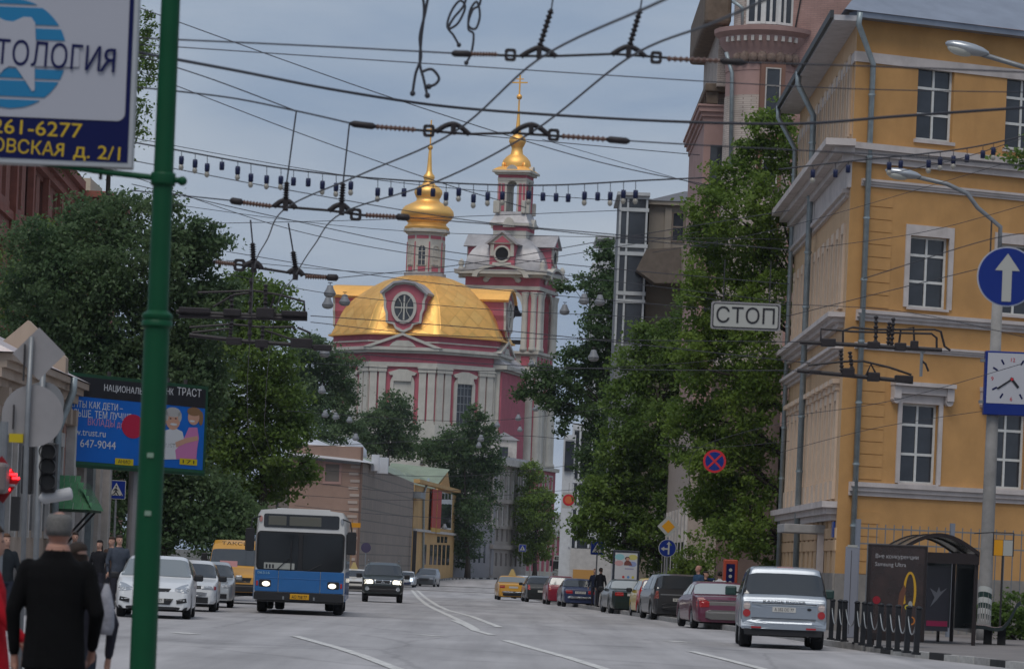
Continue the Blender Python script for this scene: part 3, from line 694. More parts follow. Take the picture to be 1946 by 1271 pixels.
# ================================================================== CHURCH WITH THE GOLDEN DOME
m_red = mat('red_stucco', (.44, .115, .15), .85, var=.14, vscale=.8, stain=.35, stcol=(.26, .08, .085), stscale=.4)
m_cw = mat('church_white', (.50, .48, .43), .85, var=.12, vscale=.8, stain=.5, stcol=(.26, .24, .22), stscale=.5)
m_lead = mat('zinc_sheet', (.40, .39, .40), .5, metal=.3, var=.2, vscale=.8, stain=.5, stcol=(.22, .2, .2), stscale=.7)
m_gold = [mat('gold_leaf_%d' % i, c, r, metal=.82, var=.10, vscale=.7) for i, (c, r) in enumerate((((.95, .55, .165), .54), ((.91, .52, .155), .57), ((.98, .58, .18), .50)))]
m_dome_seam = mat('dome_seam', (.78, .47, .14), .5, metal=.82)
cd = 445.0
ch = thing('church', 'red and white octagonal church with a broad golden dome and gilded onion lantern', 'church', (at(806, 560, cd).x, cd, gz(cd)), R(-11))
cz = lambda py, px=806: zat(px, py, cd) - ch.location.z
S = cd / F                      # metres per pixel at this distance
A = 152 * S
def face(k, base=0.0): return Matrix.Rotation(R(45 * k), 4, 'Z') @ Matrix.Translation((0, -A - base, 0))
def octo(r, n=8): return [(r / math.cos(R(22.5)) * math.sin(R(22.5 + 45 * k)), -r / math.cos(R(22.5)) * math.cos(R(22.5 + 45 * k))) for k in range(8)]
def oslab(name, r, z0, z1, m): return MB().slab(octo(r), z0, z1).build(name, m, ch)
oslab('podium', A + .5, -1, cz(812), m_cw)
oslab('drum_wall', A, cz(812), cz(672), m_red)
oslab('architrave', A + .28, cz(706), cz(698), m_cw); oslab('cornice', A + .62, cz(681), cz(676), m_cw); oslab('cornice', A + .95, cz(676), cz(670), m_cw)
oslab('attic', A + .35, cz(669.5), cz(648), m_red); oslab('attic_ledge', A + .55, cz(661), cz(658.5), m_cw); oslab('dome_eave', A + .95, cz(648), cz(645), m_gold[1])
FWD = .828 * A
pil = MB().box(-.42, .42, -.30, .02, cz(812), cz(716)).mesh('pilaster', m_cw)
cap = MB().box(-.52, .52, -.40, .02, cz(716), cz(706.2)).box(-.6, .6, -.45, .02, cz(709), cz(707)).mesh('capital', m_cw)
bas = MB().box(-.52, .52, -.38, .02, cz(812), cz(806)).mesh('pilaster_base', m_cw)
def arch_poly(hw, z0, zs, n=12): return [(-hw, z0), (hw, z0)] + [(hw * math.cos(math.pi * k / n), zs + hw * math.sin(math.pi * k / n)) for k in range(n + 1)]
for k in (-2, -1, 0, 1, 2):
    Mf = face(k)
    for x in (-FWD * .44, -FWD * .305, FWD * .305, FWD * .44):
        p = link('pilaster', pil, ch); p.matrix_local = Mf @ Matrix.Translation((x, 0, 0)); link('capital', cap, p); link('base', bas, p)
    b = MB(Mf); hw = 1.05; zs = cz(738)
    ring_poly(b, arch_poly(hw + .42, cz(812), zs), arch_poly(hw, cz(812), zs), -.22, .02)
    o = b.build('niche_surround', m_cw, ch)
    b = MB(Mf); b.prism([(-1.5, cz(722)), (-1.15, cz(722)), (-1.1, cz(733)), (1.1, cz(733)), (1.15, cz(722)), (1.5, cz(722)), (1.7, cz(717)), (.9, cz(713)), (.4, cz(710.5)), (-.4, cz(710.5)), (-.9, cz(713)), (-1.7, cz(717))], -.34, .03); b.build('niche_head', m_cw, o)
    b = MB(Mf); b.prism(arch_poly(hw, cz(812), zs), -.06, .02)
    b.build('niche_wall' if k != 1 else 'arched_window', m_cw if k != 1 else M_pane, ch)
    if k == 1:
        g = MB(Mf)
        for x in (-.5, 0, .5): g.box(x - .05, x + .05, -.1, -.062, cz(812), cz(728))
        for py in (740, 755, 770, 785): g.box(-1.0, 1.0, -.09, -.061, cz(py) - .05, cz(py) + .05)
        g.build('window_grille', M_steel, o)
# pediment over the front
for k in (-2, 0, 2):
    Mp = face(k, .65); w = 4.55
    b = MB(Mp); b.prism([(-w, cz(671)), (w, cz(671)), (0, cz(645.5))], -.1, .9); ped = b.build('pediment', m_red, ch)
    for s_ in (-1, 1):
        b = MB(Mp); b.prism([(s_ * (w + .25), cz(671)), (s_ * (w - .7), cz(671)), (0, cz(648.5)), (0, cz(643.5))], -.42, .7); b.build('raking_cornice', m_cw, ped)
    MB(Mp).prism([(-1.6, cz(669)), (1.6, cz(669)), (1.2, cz(662)), (.7, cz(658)), (-.7, cz(658)), (-1.2, cz(662))], -.26, .0).build('tympanum_relief', m_cw, ped)
# dome: rounded octagon blending to a circle, with lozenge sheets laid over it
prof = [(171, 646), (166, 636), (160, 622), (154, 606), (147, 592), (137, 580), (124, 569), (109, 558), (93, 547), (76, 538), (58, 531), (36, 525.5)]
pr = np.array(prof, float); tt = np.linspace(0, 1, len(prof)); TT = np.linspace(0, 1, 40)
def smooth_interp(v): return np.interp(TT, tt, v)
rr = smooth_interp(pr[:, 0]); zz = smooth_interp(pr[:, 1])
for _ in range(4): rr[1:-1] = (rr[:-2] + 2 * rr[1:-1] + rr[2:]) / 4; zz[1:-1] = (zz[:-2] + 2 * zz[1:-1] + zz[2:]) / 4
def dome_pt(t, ang, off=0.0):
    r = np.interp(t, TT, rr) * S; z = cz(float(np.interp(t, TT, zz)))
    a = (ang + math.pi / 8) % (math.pi / 4) - math.pi / 8
    k = (math.cos(math.pi / 8) / math.cos(a)); o = 1 - .75 * t
    f = (1 - o) + o * (k * 1.035)
    return Vector((math.sin(ang) * (r * f + off), -math.cos(ang) * (r * f + off), z + off * .6 * t))
N = 96
b = MB(); b.grid([[dome_pt(t, 2 * math.pi * k / N) for k in range(N + 1)] for t in np.linspace(0, 1, 28)]); dome = b.build('dome', m_dome_seam, ch, smooth=True)
rows_, per = 10, 30
tks = [1 - (1 - i / (rows_ + 1)) ** 1.0 for i in range(rows_ + 2)]
for i in range(1, rows_ + 1):
    for j in range(per):
        a = 2 * math.pi * (j + .5 * (i % 2)) / per; da = math.pi / per
        if math.cos(a) < -.35: continue
        g = .965
        t0, t1, t2 = tks[i - 1], tks[i], tks[i + 1]
        t0, t2 = t1 - (t1 - t0) * g, t1 + (t2 - t1) * g
        p = [dome_pt(t0, a, .035), dome_pt(t1, a + da * g, .035), dome_pt(t2, a, .035), dome_pt(t1, a - da * g, .035), dome_pt(t1, a, .05)]
        MB().add([tuple(q) for q in p], [(0, 1, 4), (1, 2, 4), (2, 3, 4), (3, 0, 4)]).build('gilded_sheet', m_gold[(i * 7 + j * 5 + (i * j) % 3) % 3], dome)
# dormers
def dormer(k):
    M = Matrix.Rotation(R(90 * k), 4, 'Z') @ Matrix.Translation((0, -A * 1.085, 0)); d = link('dormer', None, ch)
    hw = lambda px: px * S
    prof_ = [(0, 643), (15, 636), (19, 628), (33, 625), (34, 608), (38, 598), (38, 584), (42, 574), (42, 568), (30, 560), (20, 552), (0, 549)]
    poly = [(hw(x), cz(y)) for x, y in prof_] + [(-hw(x), cz(y)) for x, y in prof_[-2:0:-1]]
    MB(M).prism(poly, .0, 8.0).build('dormer_wall', m_red, d)
    pin = [(x * .9, cz(597) + (z - cz(597)) * .91) for x, z in poly]
    b = MB(M); ring_poly(b, [(x * 1.02, cz(597) + (z - cz(597)) * 1.02) for x, z in poly], pin, -.16, .1); b.build('dormer_frame', m_cw, d)
    b = MB(M); top = [(hw(46), cz(569)), (hw(32), cz(557)), (hw(21), cz(549)), (0, cz(545.5)), (-hw(21), cz(549)), (-hw(32), cz(557)), (-hw(46), cz(569))]
    b.prism(top + [(-hw(44), cz(573)), (-hw(30), cz(561)), (-hw(20), cz(553)), (0, cz(550)), (hw(20), cz(553)), (hw(30), cz(561)), (hw(44), cz(573))], -.5, 6.5); b.build('dormer_hood', m_lead if k == 0 else m_gold[1], d)
    b = MB(M); ring_poly(b, circle(0, cz(597), hw(24), 28, rz=hw(30)), circle(0, cz(597), hw(18.5), 28, rz=hw(24.5)), -.24, .05); w_ = b.build('oval_window', m_cw, d)
    MB(M).prism(circle(0, cz(597), hw(18.6), 28, rz=hw(24.6)), -.05, .0 - .01).build('pane', M_pane, w_)
    g = MB(M); g.box(-.09, .09, -.13, -.055, cz(620), cz(574)).box(-hw(18), hw(18), -.12, -.056, cz(597) - .07, cz(597) + .07)
    for s1 in (-1, 1):
        g.tube([(s1 * hw(12), -.09, cz(578)), (s1 * hw(5), -.09, cz(590)), (s1 * hw(5), -.09, cz(604)), (s1 * hw(12), -.09, cz(616))], .05, 5)
    g.build('window_bars', m_cw, w_)
for k in (-1, 0, 1): dormer(k)
# lantern
def olant(name, r, z0, z1, m): return MB().slab(octo(r), z0, z1).build(name, m, ch)
lr = 33.5 * S
olant('lantern_base', lr + .25, cz(527), cz(520), m_lead); olant('lantern_wall', lr, cz(520), cz(443), m_cw); olant('lantern_cornice', lr + .22, cz(446), cz(443), m_cw); olant('lantern_cornice', lr + .5, cz(443), cz(437), m_cw)
for k in range(-2, 3):
    M = Matrix.Rotation(R(45 * k), 4, 'Z') @ Matrix.Translation((0, -lr, 0))
    MB(M).prism(arch_poly(.42, cz(505), cz(476)), -.05, .02).build('lantern_window', M_pane if k == 0 else m_cw, ch)
    b = MB(M); ring_poly(b, arch_poly(.62, cz(507), cz(476)), arch_poly(.42, cz(507), cz(476)), -.12, .02)
    for py in (480, 488, 496): b.box(-.42, .42, -.09, -.052, cz(py) - .03, cz(py) + .03)
    b.box(-.035, .035, -.1, -.053, cz(507), cz(468)); b.build('window_surround', m_cw, ch)
    MB(M).box(-.75, .75, -.04, .02, cz(456), cz(450)).build('red_panel', m_red, ch); MB(M).box(-.45, .45, -.04, .02, cz(518), cz(509)).build('red_panel', m_red, ch)
    for s1 in (-1, 1): MB(M).box(s1 * .92 - .04, s1 * .92 + .04, -.035, .02, cz(518), cz(462)).build('red_strip', m_red, ch)
on = [(42, 437), (43, 433), (38, 429), (36, 425), (41, 420), (47.5, 414), (50.5, 407), (49, 400), (43, 393), (31, 387), (23, 383), (21.5, 379), (24, 374), (27, 367), (26, 361), (20, 355), (13, 351), (10, 346), (9, 342), (11, 338), (10.5, 334), (7, 330), (5.2, 325), (4.2, 312), (3.0, 292), (2.4, 284)]
MB().lathe([(r * S, cz(y)) for r, y in on], 24).build('onion_cupola', m_gold[2], ch, auto=50)
MB().ball((0, 0, cz(280)), 5.2 * S, 12, 8).build('orb', m_gold[2], ch, smooth=True)
b = MB(); b.box(-.07, .07, -.07, .07, cz(276), cz(228)).box(-.62, .62, -.06, .06, cz(247), cz(247) + .14).box(-.3, .3, -.055, .055, cz(240), cz(240) + .12)
b.box(-.35, .35, -.052, .052, cz(257), cz(257) + .1); b.build('cross', m_gold[1], ch)
# refectory running back to the bell tower
b = MB(); b.box(A * .75, A * .75 + 3.4, -3.2, 12, -1, cz(700)); ref = b.build('refectory_wall', m_red, ch)
for z0, z1, e in ((704, 700, .3), (700, 692, .7)): MB().box(A * .75, A * .75 + 3.4 + e, -3.2 - e, 12, cz(z0), cz(z1)).build('refectory_cornice', m_cw, ch)
MB().prism([(A * .7, cz(692)), (A * .75 + 4.0, cz(692)), (A * .7, cz(640))], -3.6, 12).build('refectory_roof', m_lead, ch)
for x in (.9, 2.1): MB().box(A * .78 + x, A * .78 + x + .8, -3.45, -3.18, cz(900), cz(704.5)).build('pilaster', m_cw, ch)
# icon niche and low porch on the right
MB().box(A * .8, A * .8 + 2.4, -A * .62 - .3, -A * .62 + 1.5, cz(930), cz(838)).build('side_porch', m_cw, ch)
MB().prism([(A * .8 - .3, cz(838)), (A * .8 + 2.7, cz(838)), (A * .8 + 1.2, cz(826))], -A * .62 - .6, -A * .62 + 1.6).build('porch_roof', m_lead, ch)

# ================================================================== BELL TOWER
td = 464.0; T = td / F
bt = thing('bell_tower', 'tall red and white bell tower with arched openings and gilded spire behind the church', 'bell tower', (at(988, 160, td).x, td, gz(td)), R(-14))
tz = lambda py, px=972: zat(px, py, td) - bt.location.z
def q4(k): return Matrix.Rotation(R(90 * k), 4, 'Z')
def sq(name, a, z0, z1, m, bev=0): return MB().box(-a, a, -a, a, z0, z1).build(name, m, bt, bevel=bev)
a = 70 * T
sq('base', a + .8, -1, tz(893), m_red); sq('base_cornice', a + 1.2, tz(893), tz(886), m_cw)
for k in (0, 1, 3):
    for x0, x1 in ((-.8, -.32), (-.2, .2), (.32, .8)):
        b = MB(q4(k) @ Matrix.Translation((0, -a - .8, 0))); ring_poly(b, [(x0 * a, tz(930)), (x1 * a, tz(930)), (x1 * a, tz(900)), (x0 * a, tz(900))], [(x0 * a + .3, tz(927)), (x1 * a - .3, tz(927)), (x1 * a - .3, tz(903)), (x0 * a + .3, tz(903))], -.1, .02); b.build('panel_frame', m_cw, bt)
sq('second_tier', a, tz(886), tz(702), m_red)
sq('tier_cornice', a + .35, tz(708), tz(702), m_cw); sq('pedestal_tier', a + .05, tz(702), tz(676), m_cw); sq('tier_cornice', a + .45, tz(676), tz(671), m_cw)
colm = MB().lathe([(.75, tz(886)), (.75, tz(880)), (.58, tz(876)), (.52, tz(722)), (.75, tz(712)), (.78, tz(708.2))], 14).mesh('column', m_cw, True)
for k in (0, 1, 3):
    for x in (-.86, -.55, .55, .86):
        o = link('column', colm, bt); o.matrix_local = q4(k) @ Matrix.Translation((x * a, -a - .15, 0))
    b = MB(q4(k) @ Matrix.Translation((0, -a, 0))); ring_poly(b, arch_poly(1.9, tz(886), tz(790)), arch_poly(1.35, tz(886), tz(790)), -.2, .02); b.build('arch_surround', m_cw, bt)
    MB(q4(k) @ Matrix.Translation((0, -a, 0))).prism(arch_poly(1.36, tz(886), tz(790)), -.05, .02).build('blind_arch', m_cw, bt)
    for x in (-.72, -.34, .0, .34, .72): MB(q4(k) @ Matrix.Translation((x * a, -a - .05, 0))).box(-.55, .55, -.05, .02, tz(698), tz(680)).build('red_panel', m_red, bt)
# open belfry: four piers and four arches
pw = .52 * a
for sx in (-1, 1):
    for sy in (-1, 1):
        x0, x1 = sorted((sx * a, sx * (a - pw * .80))); y0, y1 = sorted((sy * a, sy * (a - pw * .80)))
        MB().box(x0, x1, y0, y1, tz(671), tz(556)).build('belfry_pier', m_red, bt)
for k in range(4):
    Mq = q4(k) @ Matrix.Translation((0, -a, 0)); hw = a - pw * .80; zs = tz(594)
    n = 14; b = MB(Mq)
    P = [(-hw, zs)] + [(-hw * math.cos(math.pi * i / n), zs + hw * .95 * math.sin(math.pi * i / n)) for i in range(1, n)] + [(hw, zs)]
    poly = P + [(hw, tz(556)), (-hw, tz(556))]
    for i in range(n):
        p, q = P[i], P[i + 1]; b.prism([p, q, (q[0], tz(556)), (p[0], tz(556))], .02, 1.1)
    b.build('belfry_arch', m_red, bt)
    b = MB(Mq); outer = [(x * 1.17, zs + (z - zs) * 1.17) for x, z in P]
    for i in range(n): b.prism([P[i], P[i + 1], outer[i + 1], outer[i]], -.18, .3)
    b.box(-hw * 1.17, -hw, -.18, .3, tz(671), zs).box(hw, hw * 1.17, -.18, .3, tz(671), zs); b.build('arch_surround', m_cw, bt)
    for x in (-.9, -.66, .66, .9):
        c_ = link('belfry_column', MB().lathe([(.5, tz(671)), (.5, tz(666)), (.4, tz(662)), (.36, tz(572)), (.5, tz(564)), (.52, tz(560))], 12).mesh('belfry_column', m_cw, True), bt); c_.matrix_local = q4(k) @ Matrix.Translation((x * a, -a - .12, 0))
for py in (596, 648, 652): MB().box(-a * .7, a * .7, -.18, .18, tz(py) - .14, tz(py) + .14).build('belfry_beam', M_dark, bt)
MB().tube([(-1.8, 0, tz(650)), (.6, 0, tz(600))], .12, 6).build('belfry_strut', M_dark, bt)
MB().lathe([(1.55, tz(600)), (1.45, tz(598)), (1.05, tz(588)), (.85, tz(578)), (.3, tz(574)), (.1, tz(570))], 16).build('bell', M_dark, bt, smooth=True)
# entablature with curved pediment
sq('architrave', a + .3, tz(556), tz(549), m_cw); sq('frieze', a + .12, tz(549), tz(533), m_red); sq('main_cornice', a + .7, tz(533), tz(528), m_cw); sq('main_cornice', a + 1.3, tz(528), tz(522), m_cw)
sq('cornice_roof', a + 1.35, tz(522), tz(520), m_lead)
for k in range(4):
    Mq = q4(k) @ Matrix.Translation((0, -a - .12, 0)); n = 12; w = 3.0; z0 = tz(534)
    arc = [(-w * math.cos(math.pi * i / n), z0 + 1.35 * math.sin(math.pi * i / n)) for i in range(n + 1)]
    MB(Mq).prism(arc, -.12, .3).build('pediment_field', m_red, bt)
    b = MB(Mq); o2 = [(x * 1.22, z0 + (z - z0) * 1.22) for x, z in arc]
    for i in range(n): b.prism([arc[i], arc[i + 1], o2[i + 1], o2[i]], -1.25, .3)
    b.build('curved_pediment', m_cw, bt)
    g = MB(Mq)
    for i in range(9):
        an = math.pi * (i + .5) / 9; g.ball((-2.1 * math.cos(an), -.2, z0 - .45 + 1.0 * math.sin(an)), (.42, .16, .34), 7, 5)
    o = g.build('carved_relief', m_cw, bt, smooth=True)
# bulging zinc roof (cloister vault) with four gabled dormers
pr2 = [(80, 520), (79, 508), (75, 494), (68, 482), (58, 471), (46, 462), (36, 456)]
b = MB(); rowsP = []
for r_, y in pr2:
    q = r_ * T * .93; rowsP.append([(q * x, q * y2, tz(y)) for x, y2 in ((-1, -1), (0, -1.04), (1, -1), (1.04, 0), (1, 1), (0, 1.04), (-1, 1), (-1.04, 0), (-1, -1))])
b.grid(rowsP); b.build('vault_roof', m_lead, bt, auto=50)
for k in range(4):
    M = q4(k) @ Matrix.Translation((0, -a - .75, 0)); d = link('gabled_dormer', None, bt); w = 24 * T
    MB(M).box(-w, w, 0, 5, tz(520), tz(471)).build('dormer_wall', m_red, d)
    MB(M).prism([(-w - .35, tz(471)), (w + .35, tz(471)), (0, tz(449))], -.25, 5.2).build('dormer_gable', m_cw, d)
    MB(M).prism([(-w * .66, tz(469)), (w * .66, tz(469)), (0, tz(456))], -.3, -.2).build('gable_field', m_red, d)
    for s1 in (-1, 1): MB(M).prism([(s1 * (w + .6), tz(471.5)), (s1 * (w + .3), tz(473)), (0, tz(449.5)), (0, tz(446))], -.5, 5.2).build('gable_roof', m_lead, d)
    b = MB(M); ring_poly(b, circle(0, tz(490), 1.08, 24), circle(0, tz(490), .84, 24), -.18, .02); rw = b.build('round_window', m_cw, d)
    MB(M).prism(circle(0, tz(490), .85, 24), -.03, .02).build('opening', mat('black_void', (.008, .008, .008), .9), rw)
    for s1 in (-1, 1): MB(M).box(s1 * (w - .3) - .22, s1 * (w - .3) + .22, -.16, .02, tz(494), tz(472)).build('bracket', m_cw, d)
    MB(M).box(-w * .75, w * .75, -.08, .02, tz(511), tz(506)).build('panel', m_cw, d)
for sx in (-1, 1):
    for sy in (-1, 1):
        MB().lathe([(.35, tz(522)), (.4, tz(518)), (.25, tz(514)), (.42, tz(509)), (.3, tz(504)), (.08, tz(500))], 10, (sx * (a + .6), sy * (a + .6), 0)).build('urn', m_cw, bt, smooth=True)
# upper lantern
sq('lantern_plinth', 39 * T * .82, tz(462), tz(436), m_cw); sq('plinth_band', 38 * T * .86, tz(441), tz(432), m_red); sq('plinth_cornice', 46 * T * .84, tz(432), tz(427), m_cw)
b = MB(); b.grid([[(r_ * T * .83 * x, r_ * T * .83 * y2, tz(y)) for x, y2 in ((-1, -1), (1, -1), (1, 1), (-1, 1), (-1, -1))] for r_, y in ((47, 427), (41, 420), (37, 412), (35, 405))]); b.build('plinth_roof', m_lead, bt)
la = 33 * T * .84
for sx in (-1, 1):
    for sy in (-1, 1):
        x0, x1 = sorted((sx * la, sx * la * .36)); y0, y1 = sorted((sy * la, sy * la * .36)); MB().box(x0, x1, y0, y1, tz(407), tz(346)).build('lantern_pier', m_cw, bt)
for k in range(4):
    Mq = q4(k) @ Matrix.Translation((0, -la, 0)); h = la * .36; n = 10; zs = tz(356)
    P = [(-h * math.cos(math.pi * i / n), zs + h * math.sin(math.pi * i / n)) for i in range(n + 1)]
    b = MB(Mq)
    for i in range(n): b.prism([P[i], P[i + 1], (P[i + 1][0], tz(343)), (P[i][0], tz(343))], .02, .7)
    b.build('lantern_arch', m_cw, bt)
    for s1 in (-1, 1):
        MB(Mq).box(s1 * la * .60 - .18, s1 * la * .60 + .18, -.06, .02, tz(404), tz(352)).build('red_strip', m_red, bt)
        MB(Mq).box(s1 * la * .86 - .14, s1 * la * .86 + .14, -.06, .02, tz(404), tz(352)).build('red_strip', m_red, bt)
        MB(Mq).box(s1 * la * .9 - .25, s1 * la * .9 + .25, -.5, .0, tz(408), tz(384)).build('volute', m_cw, bt, bevel=.1)
    n = 10; w = la * .46; z0 = tz(334); arc = [(-w * math.cos(math.pi * i / n), z0 + 1.15 * math.sin(math.pi * i / n)) for i in range(n + 1)]
    MB(Mq).prism(arc, -.45, .2).build('curved_pediment', m_cw, bt)
    w = la * .4; z0 = tz(435); arc = [(-w * math.cos(math.pi * i / n), z0 + 1.2 * math.sin(math.pi * i / n)) for i in range(n + 1)]
    MB(Mq).prism(arc, -.95, .2).build('arched_niche', m_cw, bt)
sq('lantern_entablature', la + .05, tz(346), tz(341), m_cw); sq('lantern_frieze', la, tz(341), tz(335), m_red); sq('lantern_cornice', la + .35, tz(335), tz(331), m_cw); sq('lantern_cornice', la + .65, tz(331), tz(327), m_cw)
b = MB(); b.grid([[(r_ * T * x, r_ * T * y2, tz(y)) for x, y2 in ((-.84, -.84), (.84, -.84), (.84, .84), (-.84, .84), (-.84, -.84))] for r_, y in ((44, 327), (36, 322), (29, 319))]); b.build('cap_skirt', m_gold[0], bt)
MB().lathe([(r_ * T, tz(y)) for r_, y in ((27, 321), (28, 313), (26, 306), (20, 299), (12, 293), (10.5, 284), (11, 280), (14, 275), (16.5, 269), (15, 262), (10, 258), (6, 254), (4.5, 244), (3.0, 225), (1.8, 205), (1.5, 190))], 16).build('gilded_cap', m_gold[0], bt, auto=60)
for k in range(4): MB(q4(k)).ball((26 * T * .8, -26 * T * .8, tz(318)), (.22, .22, .55), 7, 5).build('finial', m_gold[0], bt, smooth=True)
MB().ball((0, 0, tz(184)), 5.5 * T, 12, 8).build('orb', m_gold[1], bt, smooth=True)
b = MB(); b.box(-.09, .09, -.07, .07, tz(180), tz(142)).box(-1.0, 1.0, -.06, .06, tz(158), tz(158) + .17).box(-.5, .5, -.055, .055, tz(151), tz(151) + .13); b.build('cross', m_gold[1], bt)

# ================================================================== CHURCH FENCE: red panels between white posts with pinnacled gate
fx = thing('church_fence', 'red churchyard fence with white posts and pinnacled gate at the bend', 'fence', (xat(1000, 432), 432, gz(432)))
p0 = Vector((xat(985, 426) - fx.location.x, 426 - 432, 0)); p1 = Vector((xat(1096, 446) - fx.location.x, 446 - 432, 0)); nb = 12
u = (p1 - p0).normalized(); ang = math.atan2(u.y, u.x)
for k in range(nb + 1):
    p = p0.lerp(p1, k / nb); M = Matrix.Translation(p) @ Matrix.Rotation(ang, 4, 'Z'); hgt = 5.6
    o = MB(M).box(-.16, .16, -.22, .2, -.3, hgt).build('post', m_cw, fx)
    MB(M).lathe([(.26, hgt), (.26, hgt + .2), (.12, hgt + .3), (.18, hgt + .5), (.04, hgt + .8)], 8).build('finial', m_cw, o, smooth=True)
    if k < nb:
        L_ = (p1 - p0).length / nb
        MB(M).box(.17, L_ - .17, -.05, .05, .9, hgt - .5).build('panel', m_red, fx); MB(M).box(.165, L_ - .165, -.12, .12, -.3, .895).build('plinth', m_cw, fx); MB(M).box(.165, L_ - .165, -.15, .12, hgt - .495, hgt - .25).build('coping', m_cw, fx)
    if 5 <= k <= 10:
        MB(M).lathe([(.8, hgt + .2), (.55, hgt + .9), (.3, hgt + 1.6), (.06, hgt + 2.3)], 4, (L_ / 2, 0.3, 0)).build('pinnacle', m_lead, fx)
# ================================================================== FAR LEFT-HAND HOUSES
def base(name, lab, O, cat='building'): return thing(name, lab, cat, (O[0], O[1], gz(O[1])))
def FBX(root, O, u):
    f = Facade(root, O, u); f.M = Matrix.Translation((0, 0, -root.location.z)) @ f.M; return f
# brown two-storey house: blank end wall towards us, street side under a net
O = (xat(682, 290, 1060), 290.0); E = (xat(781, 348, 1060), 348.0)
bh = base('brown_house', 'brown two storey house with netting over its street side and pale sheet metal roof', O)
m_brown = mat('brown_plaster', (.31, .205, .16), .88, var=.14, vscale=.7, stain=.4, stcol=(.2, .14, .115), stscale=.4)
def net_mat():
    m = bpy.data.materials.new('scaffold_net'); m.use_nodes = True; t = m.node_tree; b = t.nodes['Principled BSDF']; b.inputs['Roughness'].default_value = .9
    g = t.nodes.new('ShaderNodeTexCoord'); k = t.nodes.new('ShaderNodeTexBrick'); k.offset = 0
    s = t.nodes.new('ShaderNodeSeparateXYZ'); c = t.nodes.new('ShaderNodeCombineXYZ')
    k.inputs['Color1'].default_value = (.27, .215, .175, 1); k.inputs['Color2'].default_value = (.235, .19, .16, 1); k.inputs['Mortar'].default_value = (.16, .135, .115, 1); k.inputs['Scale'].default_value = 1
    k.inputs['Brick Width'].default_value = 2.0; k.inputs['Row Height'].default_value = .9; k.inputs['Mortar Size'].default_value = .06
    t.links.new(g.outputs['Object'], s.inputs[0]); t.links.new(s.outputs[1], c.inputs[0]); t.links.new(s.outputs[2], c.inputs[1]); t.links.new(c.outputs[0], k.inputs['Vector'])
    t.links.new(k.outputs[0], b.inputs['Base Color']); return m
m_net = net_mat()
fE = FBX(bh, (xat(545, 290, 1060), 290.0), (1, 0)); zE = zat(640, 870, 290); LE = O[0] - fE.O.x
hs = []
for x0, x1 in ((618, 643), (563, 586)):
    a_, z1_ = fE.pix(x0, 904); b_, z0_ = fE.pix(x1, 938); hs.append((a_, b_, z0_, z1_))
wall_holes(fE.mb(), 0, LE, gz(290) - .2, zE, hs, 0, .25).build('end_wall', m_brown, bh)
for h in hs:
    window(fE, h[0], h[2], h[1] - h[0], h[3] - h[2], 2, (1.2, 1), gm=mat('pale_pane', (.10, .12, .14), .2), fm=M_trim); b = fE.mb(); ring_poly(b, [(h[0] - .18, h[2] - .2), (h[1] + .18, h[2] - .2), (h[1] + .18, h[3] + .2), (h[0] - .18, h[3] + .2)], [(h[0], h[2]), (h[1], h[2]), (h[1], h[3]), (h[0], h[3])], -.07, .02); b.build('window_surround', mat('rose_trim', (.36, .22, .19), .85), bh)
qm = MB().box(0, .75, -.05, .02, 0, .22).mesh('quoin', mat('pale_quoin', (.40, .33, .29), .85))
for k in range(14): fE.put('quoin', qm, LE - 1.05 + .12 * (k % 2), 0, gz(290) + 1.2 + k * .56)
MB().tube([fE.M @ Vector((LE - .12, -.12, gz(290))), fE.M @ Vector((LE - .12, -.12, zE))], .07, 6).build('downpipe', mat('rust_pipe', (.16, .10, .08), .7), bh)
fN = FBX(bh, E, (O[0] - E[0], O[1] - E[1])); LN = (Vector(O) - Vector(E)).length
zN0, zN1 = zat(682, 875, 290), zat(781, 917, 348)
# u runs from the far end towards us: viewed from the street
fN = FBX(bh, O, (E[0] - O[0], E[1] - O[1]))
def quadwall(name, A_, B_, za, zb_, m, root, out=.0): 
    zA, zB = gz(A_[1]) - .3, gz(B_[1]) - .3; q = [(A_[0], A_[1], zA), (B_[0], B_[1], zB), (B_[0], B_[1], zb_), (A_[0], A_[1], za)]
    q2 = [(x - 8, y + .0, z) for x, y, z in q]
    return MB(Matrix.Translation(-root.location)).add(q + q2, [(0, 1, 2, 3), (7, 6, 5, 4), (3, 2, 6, 7), (1, 5, 6, 2), (0, 3, 7, 4)]).build(name, m, root)
quadwall('netted_wall', (O[0] + .02, O[1] + .02), E, zN0, zN1, m_net, bh)
# roof: white sheets near, green-grey further, with small vents
m_wroof = mat('pale_sheet_roof', (.58, .59, .62), .38, metal=.25, var=.12, vscale=.5, stain=.3, stcol=(.4, .38, .38))
m_groof = mat('green_sheet_roof', (.24, .29, .21), .5, metal=.2, var=.2, vscale=.5, stain=.5, stcol=(.17, .18, .14))
RT = Matrix.Translation(-bh.location)
ev = lambda px, py, d: at(px, py, d)
MB(RT).add([tuple(v) for v in (ev(540, 862, 289.4), ev(700, 879, 289.4), ev(716, 882, 300), ev(590, 830, 296), ev(530, 815, 296))], [(0, 1, 2, 3, 4)]).build('roof', m_wroof, bh)
MB(RT).add([tuple(v) for v in (ev(700, 879, 289.4), ev(783, 918, 348), ev(760, 893, 352), ev(690, 868, 312), ev(600, 832, 300))], [(0, 1, 2, 3, 4)]).build('roof_slope', m_groof, bh)
MB(RT).tube([ev(540, 865, 289.2), ev(682, 880, 289.2), ev(783, 921, 347)], .14, 6).build('gutter', mat('dark_gutter', (.06, .06, .065), .6), bh)
